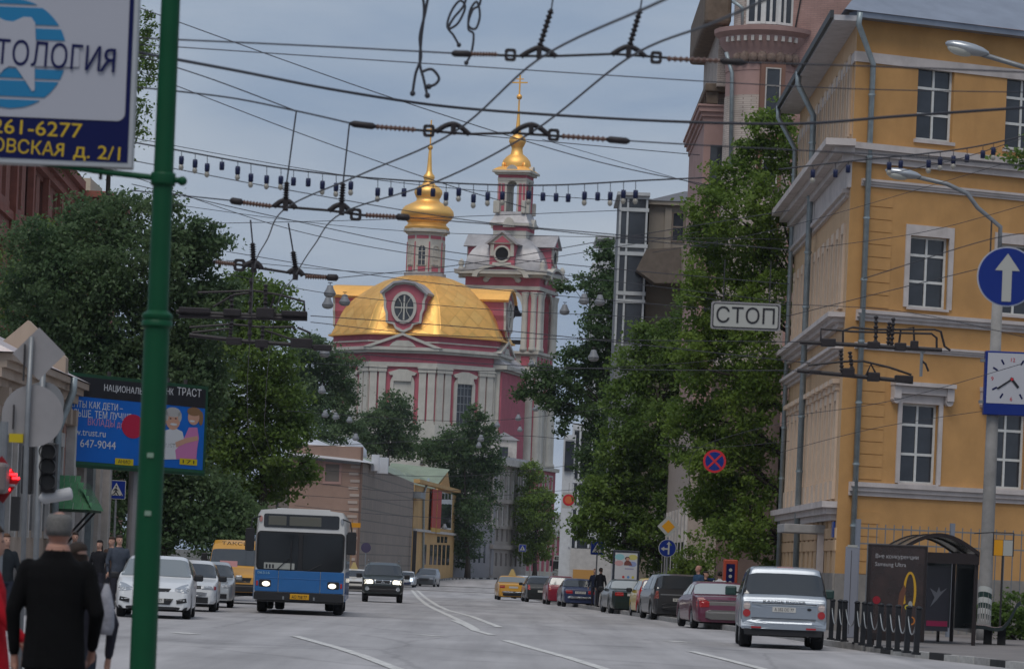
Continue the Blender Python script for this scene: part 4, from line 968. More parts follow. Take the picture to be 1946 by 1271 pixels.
for px, py, d, w in ((727, 885, 300, .9), (713, 880, 296, .6)): 
    p = ev(px, py, d) - bh.location; MB().box(p.x - w / 2, p.x + w / 2, p.y, p.y + 1, p.z - .6, p.z + .7).build('roof_vent', m_wroof, bh)
p = ev(652, 858, 330) - bh.location
MB().lathe([(2.2, -1.2), (2.1, .2), (1.6, .8), (.8, 1.2), (.1, 1.35)], 14, p).build('roof_turret', m_wroof, bh, smooth=True)
# ochre house with a green gable and red banner
O2 = (xat(782, 349, 1060), 349.0); E2 = (xat(862, 395, 1060), 395.0)
oh = base('ochre_house', 'small ochre house with green gabled roof and a tall red banner', O2)
m_och = mat('ochre_plaster', (.50, .31, .13), .88, var=.12, vscale=.6, stain=.3, stcol=(.36, .23, .11), stscale=.4)
zA, zB = zat(782, 920, 349), zat(862, 941, 395)
quadwall('wall', (O2[0] + .02, O2[1]), E2, zA, zB, m_och, oh)
fo = FBX(oh, O2, (E2[0] - O2[0], E2[1] - O2[1])); fo_m = fo.M
def opx(x0, x1, y0, y1): a_, z1_ = fo.pix(x0, y0); b_, z0_ = fo.pix(x1, y1); return min(a_, b_), max(a_, b_), z0_, z1_
# (x along the wall away from us; outward is -y in this frame when seen from the street, so mirror the depth)
def slabf(name, r, d0, d1, m): return fo.mb().box(r[0], r[1], min(d0, d1), max(d0, d1), r[2], r[3]).build(name, m, oh)
slabf('cornice', (0, (Vector(E2) - Vector(O2)).length, zB - .55, zB - .2), -.5, .1, m_och)
slabf('string_course', (0, (Vector(E2) - Vector(O2)).length, fo.pix(800, 1024)[1] - .12, fo.pix(800, 1024)[1] + .12), -.3, .1, M_trim)
r_ = opx(816, 830, 944, 1019); slabf('red_banner', r_, -.35, -.25, mat('banner_red', (.38, .045, .03), .7)); slabf('banner_hem', (r_[0], r_[1], r_[2] - .4, r_[2] - .01), -.34, -.26, mat('banner_gold', (.5, .3, .05), .7))
tm = text_mesh('РЕСТОРАН', .55, mat('banner_letters', (.45, .25, .05), .7), .01)
for i, c in enumerate('БАСМАННЫЙ'):
    m_ = text_mesh(c, 1.0, mat('banner_letters', (.42, .2, .05), .7), .01, 'CENTER'); fo.put('lettering', m_, (r_[0] + r_[1]) / 2, -.36, r_[3] - .65 - i * .48, None)
for x in (835, 841, 847, 853):
    slabf('window', opx(x - 2, x + 2, 972, 1018), -.06, .02, M_pane); slabf('window', opx(x - 2, x + 2, 952, 964), -.06, .02, M_pane)
slabf('white_bay', opx(831, 856, 948, 1021), -.03, .02, M_white)
for x in (806, 818, 826, 834, 842, 850): slabf('window', opx(x - 1.6, x + 1.6, 1050, 1088), -.06, .02, M_pane)
for x in (832, 839, 846): slabf('arched_window', opx(x - 2, x + 2, 1034, 1046), -.06, .02, M_pane)
slabf('air_conditioner', opx(783, 792, 950, 964), -.8, 0, M_steel)
MB().tube([fo.M @ Vector((*[fo.pix(810, 925)[0]], -.2, zA)), fo.M @ Vector((fo.pix(801, 945)[0], -.2, zA - 1.6)), fo.M @ Vector((fo.pix(800, 1090)[0], -.2, gz(355)))], .12, 6).build('downpipe', M_zinc, oh)
RT = Matrix.Translation(-oh.location)
MB(RT).add([tuple(v) for v in (ev(778, 917, 348.5), ev(864, 940, 396), ev(840, 918, 402), ev(768, 896, 360))], [(0, 1, 2, 3)]).build('roof', m_groof, oh)
g1, g2, g3 = ev(829, 934, 375), ev(857, 940, 389), ev(851, 896, 384)
bk = Vector((-6, 3, .6))
MB(RT).add([tuple(v) for v in (g1, g2, g3, g1 + bk, g2 + bk, g3 + bk)], [(0, 1, 2), (0, 2, 5, 3), (1, 4, 5, 2)]).build('gable', m_och, oh)
MB(RT).add([tuple(v + Vector((.0, -.3, .15))) for v in (g1 + Vector((-.3, 0, 0)), g3 + Vector((.2, 0, .1)), g3 + bk, g1 + bk)], [(0, 1, 2, 3)]).build('gable_roof', m_groof, oh)
MB(RT).box(*[c for c in (ev(782, 1095, 346).x, ev(789, 1095, 346).x, 345.5, 346, gz(346), gz(346) + 5)]).build('drain_post', M_dark, oh)
# grey mansion: low wing and three-storey block turned towards us
O3 = (xat(931, 404, 1060), 404.0); E3 = (xat(999, 422, 1060), 422.0)
gm_ = base('grey_mansion', 'weathered grey mansion with three storeys of tall narrow windows at the bend', O3)
m_gm = mat('mansion_stucco', (.36, .32, .29), .9, var=.15, vscale=.6, stain=.5, stcol=(.2, .18, .165), stscale=.3)
m_gm2 = mat('mansion_grey', (.29, .28, .29), .9, var=.12, vscale=.6, stain=.3, stcol=(.2, .19, .19))
fm_ = FBX(gm_, O3, (E3[0] - O3[0], E3[1] - O3[1])); LM = (Vector(E3) - Vector(O3)).length
zt = zat(960, 893, 412)
hh = []
for c in range(6):
    x0 = 2.6 + c * (LM - 3.4) / 6; w_ = (LM - 3.4) / 6 * .42
    for y0, y1 in ((905, 938), (965, 998), (1012, 1036), (1058, 1082)): hh.append((x0, x0 + w_, zat(970, y1, 413), zat(970, y0, 413)))
wall_holes(fm_.mb(), 0, LM, gz(404) - .3, zt, hh, 0, .4).build('wall', m_gm, gm_)
for h in hh: window(fm_, h[0], h[2], h[1] - h[0], h[3] - h[2], 1, (1, 1), y=.25, bar=.12, fm=m_gm2)
for c in range(7):
    x0 = 1.75 + c * (LM - 3.4) / 6
    for y0, y1 in ((900, 960), (962, 1008)): fm_.mb().box(x0, x0 + .5, -.22, .02, zat(970, y1, 413), zat(970, y0, 413)).build('pilaster', M_trim, gm_)
for py, pr_ in ((960, .5), (1046, .35), (1008, .2)): fm_.mb().box(-.2, LM + .2, -pr_, .02, zat(970, py + 1, 413) - .2, zat(970, py, 413) + .2).build('string_course', m_gm, gm_)
fm_.mb().box(-.4, LM + .5, -.9, .3, zt, zt + .7).build('cornice', M_trim, gm_); fm_.mb().box(-.3, LM + .3, -.5, 7, zt + .7, zt + 1.0).build('roof', m_lead, gm_)
fm_.mb().box(LM, LM + .3, .02, 7, gz(420), zt).build('end_wall', m_gm, gm_)
fm_.mb().box(0, 1.2, -.16, .02, gz(404), zt).build('corner_pier', m_gm2, gm_)
fl = FBX(gm_, (xat(862, 396.5, 1060), 396.5), (O3[0] - xat(862, 396.5, 1060), O3[1] - 396.5 - .0)); LL = (Vector(O3) - Vector((xat(862, 396.5, 1060), 396.5))).length
fl.mb().box(.05, LL - .05, .0, 4, gz(400) - .3, zat(900, 1000, 400)).build('low_wing', m_gm2, gm_)
fl.mb().box(.05, LL - .05, .5, 5, zat(900, 1000, 400), zat(900, 945, 400)).build('upper_wing', m_gm, gm_)
fl.mb().box(0.0, LL - .02, -.25, .5, zat(900, 1001, 400), zat(900, 997, 400)).build('wing_ledge', M_trim, gm_)
for c in range(6):
    x0 = LL * .12 + c * LL * .14
    fl.mb().box(x0, x0 + .35, -.03, .03, zat(900, 1075, 400), zat(900, 1035, 400)).build('wing_window', M_pane, gm_); fl.mb().box(x0, x0 + .3, .46, .53, zat(900, 990, 400), zat(900, 955, 400)).build('wing_window', M_pane, gm_)
# carved dormer tower above the mansion roof
p = at(957, 862, 425) - gm_.location
MB().box(p.x - 1.5, p.x + 1.5, p.y, p.y + 2, p.z - 2, p.z + 1.6).build('roof_turret', M_trim, gm_); MB().prism([(p.x - 1.8, p.z + 1.6), (p.x + 1.8, p.z + 1.6), (p.x, p.z + 2.5)], p.y - .2, p.y + 2).build('turret_roof', m_lead, gm_)
MB().box(p.x - .5, p.x + .5, p.y - .05, p.y + .1, p.z - .9, p.z + .8).build('turret_window', M_pane, gm_)

# ================================================================== NEAR LEFT-HAND HOUSES
# tan shop-house along the pavement: street wall foreshortened
tX = -13.2
th_ = thing('tan_house', 'low tan house with crumbling cornice and a green shingled shop awning by the pavement', 'building', (tX, 92, gz(92) + .13))
m_tan = mat('tan_plaster', (.40, .315, .25), .9, var=.16, vscale=.9, stain=.5, stcol=(.24, .17, .13), stscale=.5, streak=True)
m_tan2 = mat('rose_plaster', (.38, .235, .195), .9, var=.15, vscale=.9, stain=.4, stcol=(.25, .15, .12))
LT = 26.0
ft = FBX(th_, (tX, 92.0), (0, 1))                 # x runs away from us, street on the +X side => outward is +(-y)
ze = zat(120, 722, 106)
W = Matrix.Translation(-th_.location)
def tb(name, y0, y1, x0, x1, z0, z1, m, bev=0): return MB(W).box(tX + x0, tX + x1, y0, y1, z0, z1).build(name, m, th_, bevel=bev)
zg = gz(92)
tb('near_wall', 92, 107, -9, 0, zg, ze, m_tan); tb('far_wall', 107.01, 118, -9, .04, zg, ze - .4, m_tan2)
tb('wall_base', 91.9, 107, -9, .12, zg, zg + 1.0, mat('dirty_base', (.2, .18, .165), .9, var=.2))
for k, (a_, c_, o) in enumerate(((.0, .18, .55), (.18, .36, .42), (.36, .6, .3), (.6, .8, .15))):
    tb('cornice', 91.8, 112 - k * .2, -9, o, ze - c_, ze - a_ - .003, m_tan)
for k in range(12): tb('cornice_bracket', 93 + k * 1.3, 93.5 + k * 1.3, 0, .34, ze - 1.25, ze - .805, m_tan)
for k in range(5):
    y0 = 94.2 + k * 2.7; o = tb('window', y0, y0 + 1.3, -.15, -.0 + .01, zg + 2.0, zg + 4.4, M_pane)
    tb('window_surround', y0 - .25, y0 + 1.55, .005, .14, zg + 4.45, zg + 4.85, M_trim); tb('window_jamb', y0 - .25, y0 - .02, .005, .12, zg + 1.8, zg + 4.44, M_trim); tb('window_jamb', y0 + 1.32, y0 + 1.55, .005, .12, zg + 1.8, zg + 4.44, M_trim)
for y0, m_ in ((107.6, M_trim), (110.2, M_trim), (112.6, M_zinc), (114.5, M_trim), (117.2, M_trim)): tb('pilaster', y0, y0 + .7, .045, .3, zg, ze - 1.0, m_)
tb('shop_door', 108.6, 109.9, .042, .09, zg, zg + 2.4, mat('dark_door', (.05, .025, .02), .6)); tb('shop_window', 110.95, 112.4, .042, .09, zg + .7, zg + 2.4, M_pane); tb('shop_window', 115.4, 117, .042, .09, zg + .7, zg + 2.4, M_pane)
# roof of patched sheets
m_patch = mat('patched_roof', (.50, .45, .45), .5, metal=.2, var=.15, stain=.9, stcol=(.24, .07, .06), stscale=.55)
zr0 = ze + .02
MB(W).add([(tX + .6, 91.6, zr0), (tX + .6, 112, zr0), (tX - 4.6, 110, zr0 + 2.4), (tX - 4.6, 93, zr0 + 2.4), (tX - 9, 91.6, zr0), (tX - 9, 112, zr0)], [(0, 1, 2, 3), (4, 3, 2, 5), (0, 3, 4), (1, 5, 2)]).build('roof', m_patch, th_)
# small parapet gable
MB(W).prism([(tX - .2, ze), (tX + .5, ze), (tX + .5, ze + .5), (tX - .6, ze + 1.5), (tX - 1.6, ze + .6), (tX - 1.6, ze)], 103.0, 103.6).build('parapet_gable', m_tan, th_)
pipe([(tX + .62, 104.0, ze - .0), (tX + .62, 104, ze - .4), (tX + .24, 104.0, ze - 1.5), (tX + .24, 104.0, zg + .3)], .11, par=th_)
pipe([(tX + .35, 117.6, ze - .5), (tX + .35, 117.6, ze - .8), (tX + .22, 117.6, ze - 1.0), (tX + .22, 117.6, zg + .3)], .09, par=th_)
# awning of green shingles: each course a row of shingles
m_aw = mat('green_shingle', (.06, .20, .09), .6, var=.25, vscale=5)
aw = link('shop_awning', None, th_); A0 = at(137, 905, 104.5); 
ya, yb_, xw, xo, zt_, zl_ = 105.2, 107.2, tX + .2, tX + 1.25, at(150, 905, 105).z, at(150, 968, 105).z
shm = MB().box(0, .30, -.02, .02, 0, 0.34).mesh('shingle', m_aw)
nrm = 5
for i in range(nrm):
    f0, f1 = i / nrm, (i + 1) / nrm
    for j in range(4):
        xr = xo - (xo - xw) * .5 * f0; x0 = xw + (xr - xw) * j / 4; x1 = x0 + (xr - xw) / 4 - .012; z0 = zl_ + (zt_ - zl_) * f0; z1 = z0 + (zt_ - zl_) / nrm + .02; yy = ya - 1.0 + .9 * f0
        MB(W).add([(x0, yy, z0), (x1, yy, z0), (x1, yy + .2, z1), (x0, yy + .2, z1), (x0, yy + .05, z0), (x1, yy + .05, z0)], [(0, 1, 2, 3), (0, 4, 5, 1)]).build('shingle', m_aw, aw)
    for j in range(7):
        y0 = ya - 1.0 + j * (yb_ - ya + 1.0) / 7; y1 = y0 + (yb_ - ya + 1.0) / 7 - .02; xa = xo + .02 - (xo - xw) * .55 * f0; xb = xo + .02 - (xo - xw) * .55 * f1 ; z0 = zl_ + (zt_ - zl_) * f0; z1 = zl_ + (zt_ - zl_) * f1 + .02
        b = MB(W); b.add([(xa, y0 + .12 * i, z0), (xa, y1 + .02 * i, z0), (xb, y1 + .02 * i, z1), (xb, y0 + .12 * i, z1)], [(0, 1, 2, 3)]); b.build('shingle', m_aw, aw)
MB(W).box(xw, xo - .05, ya - .9, yb_, zl_ - .06, zl_).build('awning_board', mat('awning_wood', (.05, .1, .06), .7), aw)
for yy in (105.6, 106.9): MB(W).tube([(xo - .2, yy, zl_ - .05), (tX + .25, yy, zl_ - 1.0)], .035, 6).build('bracket', M_dark, aw)
# outbuilding with pale sheet roof behind
wr = thing('white_roofed_shed', 'small house behind the billboard showing only its pale sheet metal roof', 'building', (xat(175, 140), 140, gz(140)))
a1, a2, a3, a4 = at(128, 716, 139), at(212, 722, 139), at(226, 671, 145), at(132, 668, 145)
MB(Matrix.Translation(-wr.location)).add([tuple(v) for v in (a1, a2, a3, a4, a1 + Vector((0, 9, -.6)), a2 + Vector((0, 9, -.6)))], [(0, 1, 2, 3), (3, 2, 5, 4), (1, 5, 2), (0, 3, 4)]).build('roof', m_wroof, wr)
MB(Matrix.Translation(-wr.location)).box(a1.x + .2, a2.x - .2, 139.3, 147, gz(140), a1.z - .02).build('wall', m_tan2, wr)
for px in (150, 186): MB(Matrix.Translation(-wr.location)).tube([at(px, 718, 138.9), at(px + 2, 669, 144.9)], .03, 4).build('roof_seam', m_wroof, wr)
MB(Matrix.Translation(-wr.location)).box(at(168, 710, 141).x, at(176, 710, 141).x, 140.5, 141, at(168, 708, 141).z, at(168, 690, 141).z).build('roof_vent', M_dark, wr)
# red brick block rising over the trees
rb_d = 170.0
rb = thing('red_brick_block', 'red brick block with stepped cornice rising over the trees on the left', 'building', (xat(60, rb_d), rb_d, gz(rb_d)))
m_rb = brick_mat('red_brick', (.34, .12, .085), (.29, .10, .07), (.24, .12, .09))
m_rbt = mat('red_brick_trim', (.30, .11, .08), .85, var=.2, vscale=2)
W = Matrix.Translation(-rb.location)
xa = at(40, 400, 170).x; xb = at(128, 400, 205).x
zt0 = at(60, 330, 172).z + .6
Aq, Bq = Vector((at(-60, 380, 158).x, 158, 0)), Vector((at(130, 380, 205).x, 205, 0))
fr_ = FBX(rb, (Aq.x, Aq.y), (Bq.x - Aq.x, Bq.y - Aq.y)); LR = (Bq - Aq).length; zr_ = at(128, 372, 205).z
hr = []
for c in range(12):
    x0 = 2 + c * (LR - 4) / 12
    for z0 in (zr_ - 3.6, zr_ - 8, zr_ - 12.4): hr.append((x0, x0 + (LR - 4) / 12 * .5, z0, z0 + 2.5))
wall_holes(fr_.mb(), 0, LR, gz(160), zr_, hr, 0, .4).build('street_wall', m_rb, rb)
for h in hr: window(fr_, h[0], h[2], h[1] - h[0], h[3] - h[2], 1, (1, 1), y=.3, bar=.12)
for dz, o in ((.0, .9), (-.5, .6), (-.9, .35)): fr_.mb().box(0, LR + .4, -o, .02, zr_ + dz, zr_ + dz + .48).build('cornice', m_rbt, rb)
fr_.mb().box(0, LR + .2, -.2, .02, zr_ - 4.5, zr_ - 4.1).build('string_course', m_rbt, rb)
for c in range(6): fr_.mb().box(1 + c * LR / 6, 1.8 + c * LR / 6, -.3, .02, gz(160), zr_ - .91).build('pilaster', m_rbt, rb)
# end wing: lower, turned to us
zw_ = at(160, 366, 205).z
MB(W).box(at(126, 400, 206).x, at(188, 400, 206).x, 206, 216, gz(200), zw_ - .9).build('end_wing', m_rb, rb)
for dz, o in ((-.9, .3), (-.55, .55), (-.2, .8)): MB(W).box(at(126, 400, 206).x, at(186, 400, 206).x + o, 206 - o, 216, zw_ + dz, zw_ + dz + .34).build('cornice', m_rbt, rb)
MB(W).box(at(142, 350, 214).x, at(172, 350, 214).x, 214, 220, zw_ - 2, at(150, 338, 214).z).build('stair_head', mat('cream_render', (.5, .44, .34), .85), rb)
# dark red lean-to edge at the frame's left
# ================================================================== TREES
m_bark = mat('bark', (.055, .045, .038), .95, var=.35, vscale=6, bump=.6, bscale=8)
rng = np.random.default_rng(11)
def leaves(centers, sizes, leaf0, dens, sub=70):
    pts = []; 
    for (c, r) in zip(centers, sizes):
        leaf = leaf0 * .72; n = int(2.1 * dens * r[0] * r[2] * math.pi / (leaf * leaf * .55)); ns = max(6, n // sub)
        d = rng.normal(size=(ns, 3)); d /= np.linalg.norm(d, axis=1)[:, None]; rad = rng.uniform(.25, 1.0, ns) ** .55 * rng.uniform(.85, 1.2, ns)
        sc = d * rad[:, None] * np.array(r)[None]
        which = rng.integers(0, ns, n); sig = (.085 * (r[0] + r[2]) / 2 + leaf * .9) * rng.uniform(.6, 1.35, ns)[which][:, None]
        off = rng.normal(size=(n, 3)) * sig * np.array([1.1, 1.1, .65])
        pts.append(sc[which] + off + np.array(c)[None])
    P = np.concatenate(pts); n = len(P)
    nz = rng.normal(size=(n, 3)); nz[:, 2] = np.abs(nz[:, 2]) * .8 + .15; nz[:, 1] -= .25; nz /= np.linalg.norm(nz, axis=1)[:, None]
    a = np.cross(nz, rng.normal(size=(n, 3))); a /= np.linalg.norm(a, axis=1)[:, None]; b = np.cross(nz, a)
    s = leaf * rng.uniform(.45, 1.5, n)[:, None]
    V = np.stack([P - a * s * .62, P - b * s * .34 + nz * s * .1, P + a * s * .62, P + b * s * .34 + nz * s * .1], 1).reshape(-1, 3).astype(np.float32)
    return V
def leaf_mesh(name, V, m):
    n = len(V) // 4; me = bpy.data.meshes.new(name); me.vertices.add(n * 4); me.vertices.foreach_set('co', V.ravel())
    me.loops.add(n * 4); me.loops.foreach_set('vertex_index', np.arange(n * 4, dtype=np.int32)); me.polygons.add(n)
    me.polygons.foreach_set('loop_start', np.arange(n, dtype=np.int32) * 4)
    me.materials.append(m); me.update(calc_edges=True); me.validate(); return me
LM = {'dark': leaf_mat('leaf_dark', (.048, .092, .036), (.10, .165, .06)), 'mid': leaf_mat('leaf_mid', (.075, .14, .028), (.155, .235, .05)), 'fresh': leaf_mat('leaf_fresh', (.10, .17, .03), (.19, .275, .05)),
      'cool': leaf_mat('leaf_cool', (.064, .115, .05), (.13, .195, .085)), 'lime': leaf_mat('leaf_lime', (.10, .16, .028), (.19, .26, .05))}
def tree(label, d, trunk_px, clumps, kind, leaf, dens=3.2, spread=8, tr=.2, name='broadleaf_tree', trunk_top=None, group='street trees', dz=None):
    bx_, by_ = xat(trunk_px, d), d
    root = thing(name, label, 'tree', (bx_, by_, gz(d) + .1), 0, group); loc = np.array(root.location)
    cs, rs = [], []
    for q in clumps:
        px, py, rx, ry = q[:4]; m = d / F; off = rng.uniform(-1, 1) * (dz if dz else (rx + ry) / 2 * m * .9)
        dd = d + (q[4] if len(q) > 4 else off); c = at(px, py, dd); r = (rx * m * 1.15, (rx + ry) / 2 * m, ry * m * 1.15)
        cs.append(np.array(c) - loc); rs.append(r)
    V = leaves(cs, rs, leaf, dens)
    link('crown', leaf_mesh('crown', V, LM[kind]), root)
    C = np.array(cs); top = C[:, 2].max(); low = C[:, 2].min(); mid = C.mean(0)
    tt_ = trunk_top or (mid[0], mid[1], low + (top - low) * .72)
    b = MB(); n = 9; pts = [Vector((tt_[0] * (k / n) ** 1.3 + .06 * math.sin(k * 1.7), tt_[1] * (k / n) ** 1.3, tt_[2] * k / n)) for k in range(n + 1)]
    b.tube(pts, [tr * (1.25 if k == 0 else 1) * (1 - .8 * k / n) for k in range(n + 1)], 8)
    b.build('trunk', m_bark, root, smooth=True)
    for c in cs:
        c = Vector(c); k = min(range(2, n), key=lambda i: abs(pts[i].z - (c.z - .45 * (c - pts[i]).length))); p = pts[k]
        e = c + Vector((0, 0, .1)); mp_ = p.lerp(e, .5) + Vector((0, 0, .12 * (e - p).length)); r0 = tr * (1 - .8 * k / n) * .5
        MB().tube([p, mp_, e, e + (e - mp_) * .35], [r0, r0 * .6, r0 * .3, .01], 5).build('limb', m_bark, root, smooth=True)
    return root
tree('tall dark green tree filling the left side behind the billboard', 137, 300, [(80, 480, 70, 55), (175, 440, 85, 55), (270, 420, 80, 50), (345, 440, 45, 45), (390, 465, 38, 42), (60, 560, 70, 60), (160, 540, 90, 70), (270, 510, 90, 70), (365, 530, 55, 50), (110, 630, 90, 55), (230, 620, 110, 70), (350, 610, 80, 60), (410, 560, 45, 35), (280, 700, 110, 60), (180, 690, 70, 40), (360, 690, 60, 50), (340, 780, 60, 70), (300, 930, 60, 60), (345, 980, 80, 60), (410, 960, 70, 70), (250, 990, 60, 70), (460, 990, 50, 50), (200, 780, 70, 70), (260, 830, 80, 70), (330, 860, 60, 60), (230, 900, 60, 60), (420, 1015, 60, 34), (300, 760, 70, 60), (390, 740, 40, 50), (270, 1040, 60, 30)], 'cool', .19, 3.3, tr=.35)
tree('lighter green tree left of the bus with a drooping crown', 172, 500, [(470, 560, 60, 40), (510, 600, 55, 45), (430, 620, 60, 60), (500, 680, 60, 60), (440, 730, 60, 70), (520, 770, 55, 60), (450, 830, 65, 60), (520, 850, 50, 50), (400, 800, 40, 70), (560, 820, 28, 45), (545, 900, 40, 40), (475, 910, 60, 50), (420, 900, 50, 60), (590, 880, 10, 20)], 'mid', .22, 3.2, tr=.28)
tree('yellowish green young tree in front of the red brick block', 150, 90, [(60, 500, 60, 40), (110, 540, 60, 45), (40, 580, 50, 50), (130, 600, 50, 40), (100, 450, 40, 30), (40, 680, 60, 40), (160, 480, 40, 35)], 'mid', .19, 2.2, tr=.2)
tree('leafy tree between the bus and the church body', 322, 620, [(600, 672, 32, 26), (640, 700, 34, 30), (575, 690, 34, 40), (610, 735, 48, 36), (655, 745, 24, 24), (570, 760, 44, 40), (630, 780, 40, 30), (590, 650, 20, 14), (600, 815, 55, 28), (660, 810, 30, 24)], 'cool', .30, 3.2, tr=.3)
tree('round hazy tree standing at the foot of the church wall', 402, 738, [(752, 770, 26, 22), (730, 800, 34, 30), (765, 815, 26, 34), (705, 815, 30, 30), (740, 845, 40, 26), (690, 845, 30, 22), (775, 850, 18, 24)], 'cool', .34, 3.4, tr=.3)
tree('birch like tree drooping over the grey mansion wing', 395, 888, [(898, 790, 22, 18), (905, 820, 34, 26), (860, 850, 40, 28), (910, 860, 40, 30), (825, 860, 30, 20), (885, 895, 50, 30), (930, 890, 22, 22), (895, 935, 44, 34), (890, 985, 36, 40), (885, 1035, 20, 36), (800, 850, 16, 12)], 'dark', .34, 3.2, tr=.3, name='birch_tree')
tree('bright green tree in front of the bell tower base', 414, 1015, [(1003, 893, 20, 16), (1015, 930, 28, 28), (1030, 965, 26, 28), (1005, 970, 26, 36), (1015, 1015, 32, 34), (1045, 990, 14, 18), (1000, 1050, 22, 26), (1030, 1040, 18, 24)], 'fresh', .32, 3.0, tr=.28)
tree('tall fresh green tree beside the yellow building', 131, 1486, [(1482, 215, 22, 24), (1465, 255, 42, 34), (1425, 275, 26, 24), (1495, 300, 20, 50), (1440, 320, 48, 36), (1385, 350, 40, 32), (1465, 380, 46, 44), (1350, 385, 32, 28), (1400, 420, 56, 44), (1475, 460, 34, 52), (1345, 465, 40, 36), (1430, 500, 62, 44), (1370, 540, 60, 44), (1460, 570, 44, 52), (1400, 610, 66, 46), (1345, 640, 46, 44), (1440, 680, 52, 50), (1370, 720, 66, 50), (1430, 770, 54, 48), (1350, 800, 50, 46), (1400, 850, 66, 46), (1345, 880, 46, 40), (1430, 920, 46, 48), (1380, 950, 60, 44), (1350, 960, 40, 44), (1430, 1000, 46, 44), (1380, 1030, 56, 34), (1455, 1050, 22, 24), (1315, 560, 24, 50), (1310, 700, 30, 60), (1305, 820, 34, 60), (1325, 420, 18, 24)], 'fresh', .17, 2.8, tr=.30, trunk_top=(.25, 0, 13), dz=1.2)
tree('bushy mid green tree behind the priority road sign', 168, 1270, [(1250, 640, 44, 36), (1300, 670, 46, 40), (1215, 690, 44, 40), (1270, 730, 64, 46), (1195, 760, 40, 44), (1320, 760, 40, 44), (1240, 810, 66, 48), (1180, 850, 44, 40), (1300, 850, 50, 44), (1230, 890, 60, 44), (1165, 920, 40, 40), (1280, 930, 60, 44), (1205, 970, 54, 40), (1150, 985, 36, 36), (1260, 1010, 60, 36), (1310, 1000, 40, 40), (1180, 1035, 40, 26), (1240, 1060, 50, 24), (1335, 690, 34, 60), (1325, 900, 46, 50), (1110, 1000, 24, 28), (1135, 945, 30, 36), (1300, 610, 30, 36), (1320, 1050, 50, 24)], 'mid', .20, 3.2, tr=.28)
tree('dark spreading tree reaching over the street before the bell tower', 212, 1195, [(1150, 480, 24, 22), (1175, 515, 36, 32), (1215, 545, 34, 30), (1130, 540, 34, 18), (1085, 545, 24, 12), (1250, 500, 22, 26), (1165, 575, 46, 38), (1225, 600, 40, 34), (1150, 630, 38, 40), (1200, 650, 46, 40), (1110, 685, 44, 30), (1150, 710, 46, 38), (1060, 715, 36, 24), (1020, 720, 24, 14), (1000, 745, 16, 16), (1040, 755, 36, 18), (1090, 760, 44, 30), (1150, 780, 40, 40), (1075, 805, 12, 22), (1200, 720, 44, 36), (1130, 840, 24, 30), (1115, 880, 18, 24), (1175, 860, 30, 40), (1145, 905, 30, 36), (1190, 930, 40, 46), (1125, 940, 14, 30), (1230, 690, 40, 36), (1260, 570, 24, 40)], 'dark', .23, 3.2, tr=.3)
tree('yellow green bush beside the ad light box', 142, 1310, [(1310, 1065, 26, 24), (1330, 1085, 24, 20), (1290, 1090, 20, 20), (1318, 1105, 34, 20)], 'lime', .14, 3.2, tr=.06, name='bush', group='bushes')
tree('green bush growing behind the bench beside the striped pole', 103, 1925, [(1890, 1170, 26, 26), (1930, 1165, 34, 34), (1925, 1195, 40, 22), (1965, 1170, 30, 36), (1855, 1165, 14, 18)], 'mid', .12, 3.0, tr=.05, name='bush', group='bushes')
tree('bough hanging in front of the yellow facade from a tree beyond', 62, 2080, [(1925, 298, 18, 12), (1945, 310, 18, 12), (1990, 280, 40, 40), (2060, 260, 70, 70), (2080, 340, 80, 70), (2130, 200, 80, 80)], 'mid', .10, 2.0, tr=.18, dz=.4)
tree('treetop showing between the dental sign and the green pole', 190, 180, [(278, 45, 13, 22), (270, 90, 14, 14), (225, 100, 60, 60), (150, 150, 80, 70), (200, 200, 70, 70), (160, 260, 80, 60)], 'mid', .22, 2.4, tr=.3)
# ================================================================== VEHICLES
def paint(name, c, metal=0.0, rough=.32): return mat('paint_' + name, c, rough, metal=metal, coat=.6, var=.05, vscale=2.0, stain=.25, stcol=tuple(v * .6 + .03 for v in c), stscale=1.2)
M_cglass = mat('car_glass', (.03, .035, .04), .04, spec=.9)
M_cglass_l = mat('car_glass_light', (.16, .18, .19), .05, spec=.9)
M_lamp = mat('headlamp_lens', (.26, .28, .31), .12, spec=.8)
M_lampon = mat('headlamp_lit', (1.0, .93, .78), .2, emit=1.2)
M_lampblue = mat('headlamp_xenon', (.6, .78, 1.0), .2, emit=2.0)
M_tail = mat('tail_lens', (.32, .012, .016), .18, spec=.7)
M_tailpale = mat('tail_lens_pale', (.45, .22, .2), .2)
M_plate = mat('number_plate', (.50, .49, .46), .5); M_plate_y = mat('number_plate_yellow', (.55, .28, .01), .5)
M_plastic = mat('black_plastic', (.018, .018, .02), .55)
M_ink = mat('ink', (.015, .015, .02), .7)
M_rim = mat('wheel_rim', (.32, .33, .34), .35, metal=.8)
def cat_rom(Pv, n):
    P_ = np.array(Pv, float); m = len(P_); out_ = []
    for i in range(m - 1):
        p0, p1, p2, p3 = P_[max(i - 1, 0)], P_[i], P_[i + 1], P_[min(i + 2, m - 1)]
        for k in range(n):
            t = k / n; a = .5 * ((2 * p1) + (-p0 + p2) * t + (2 * p0 - 5 * p1 + 4 * p2 - p3) * t * t + (-p0 + 3 * p1 - 3 * p2 + p3) * t ** 3)
            out_.append(a * .6 + (p1 * (1 - t) + p2 * t) * .4)
    out_.append(P_[-1]); return np.array(out_)
_plate_n = [0]
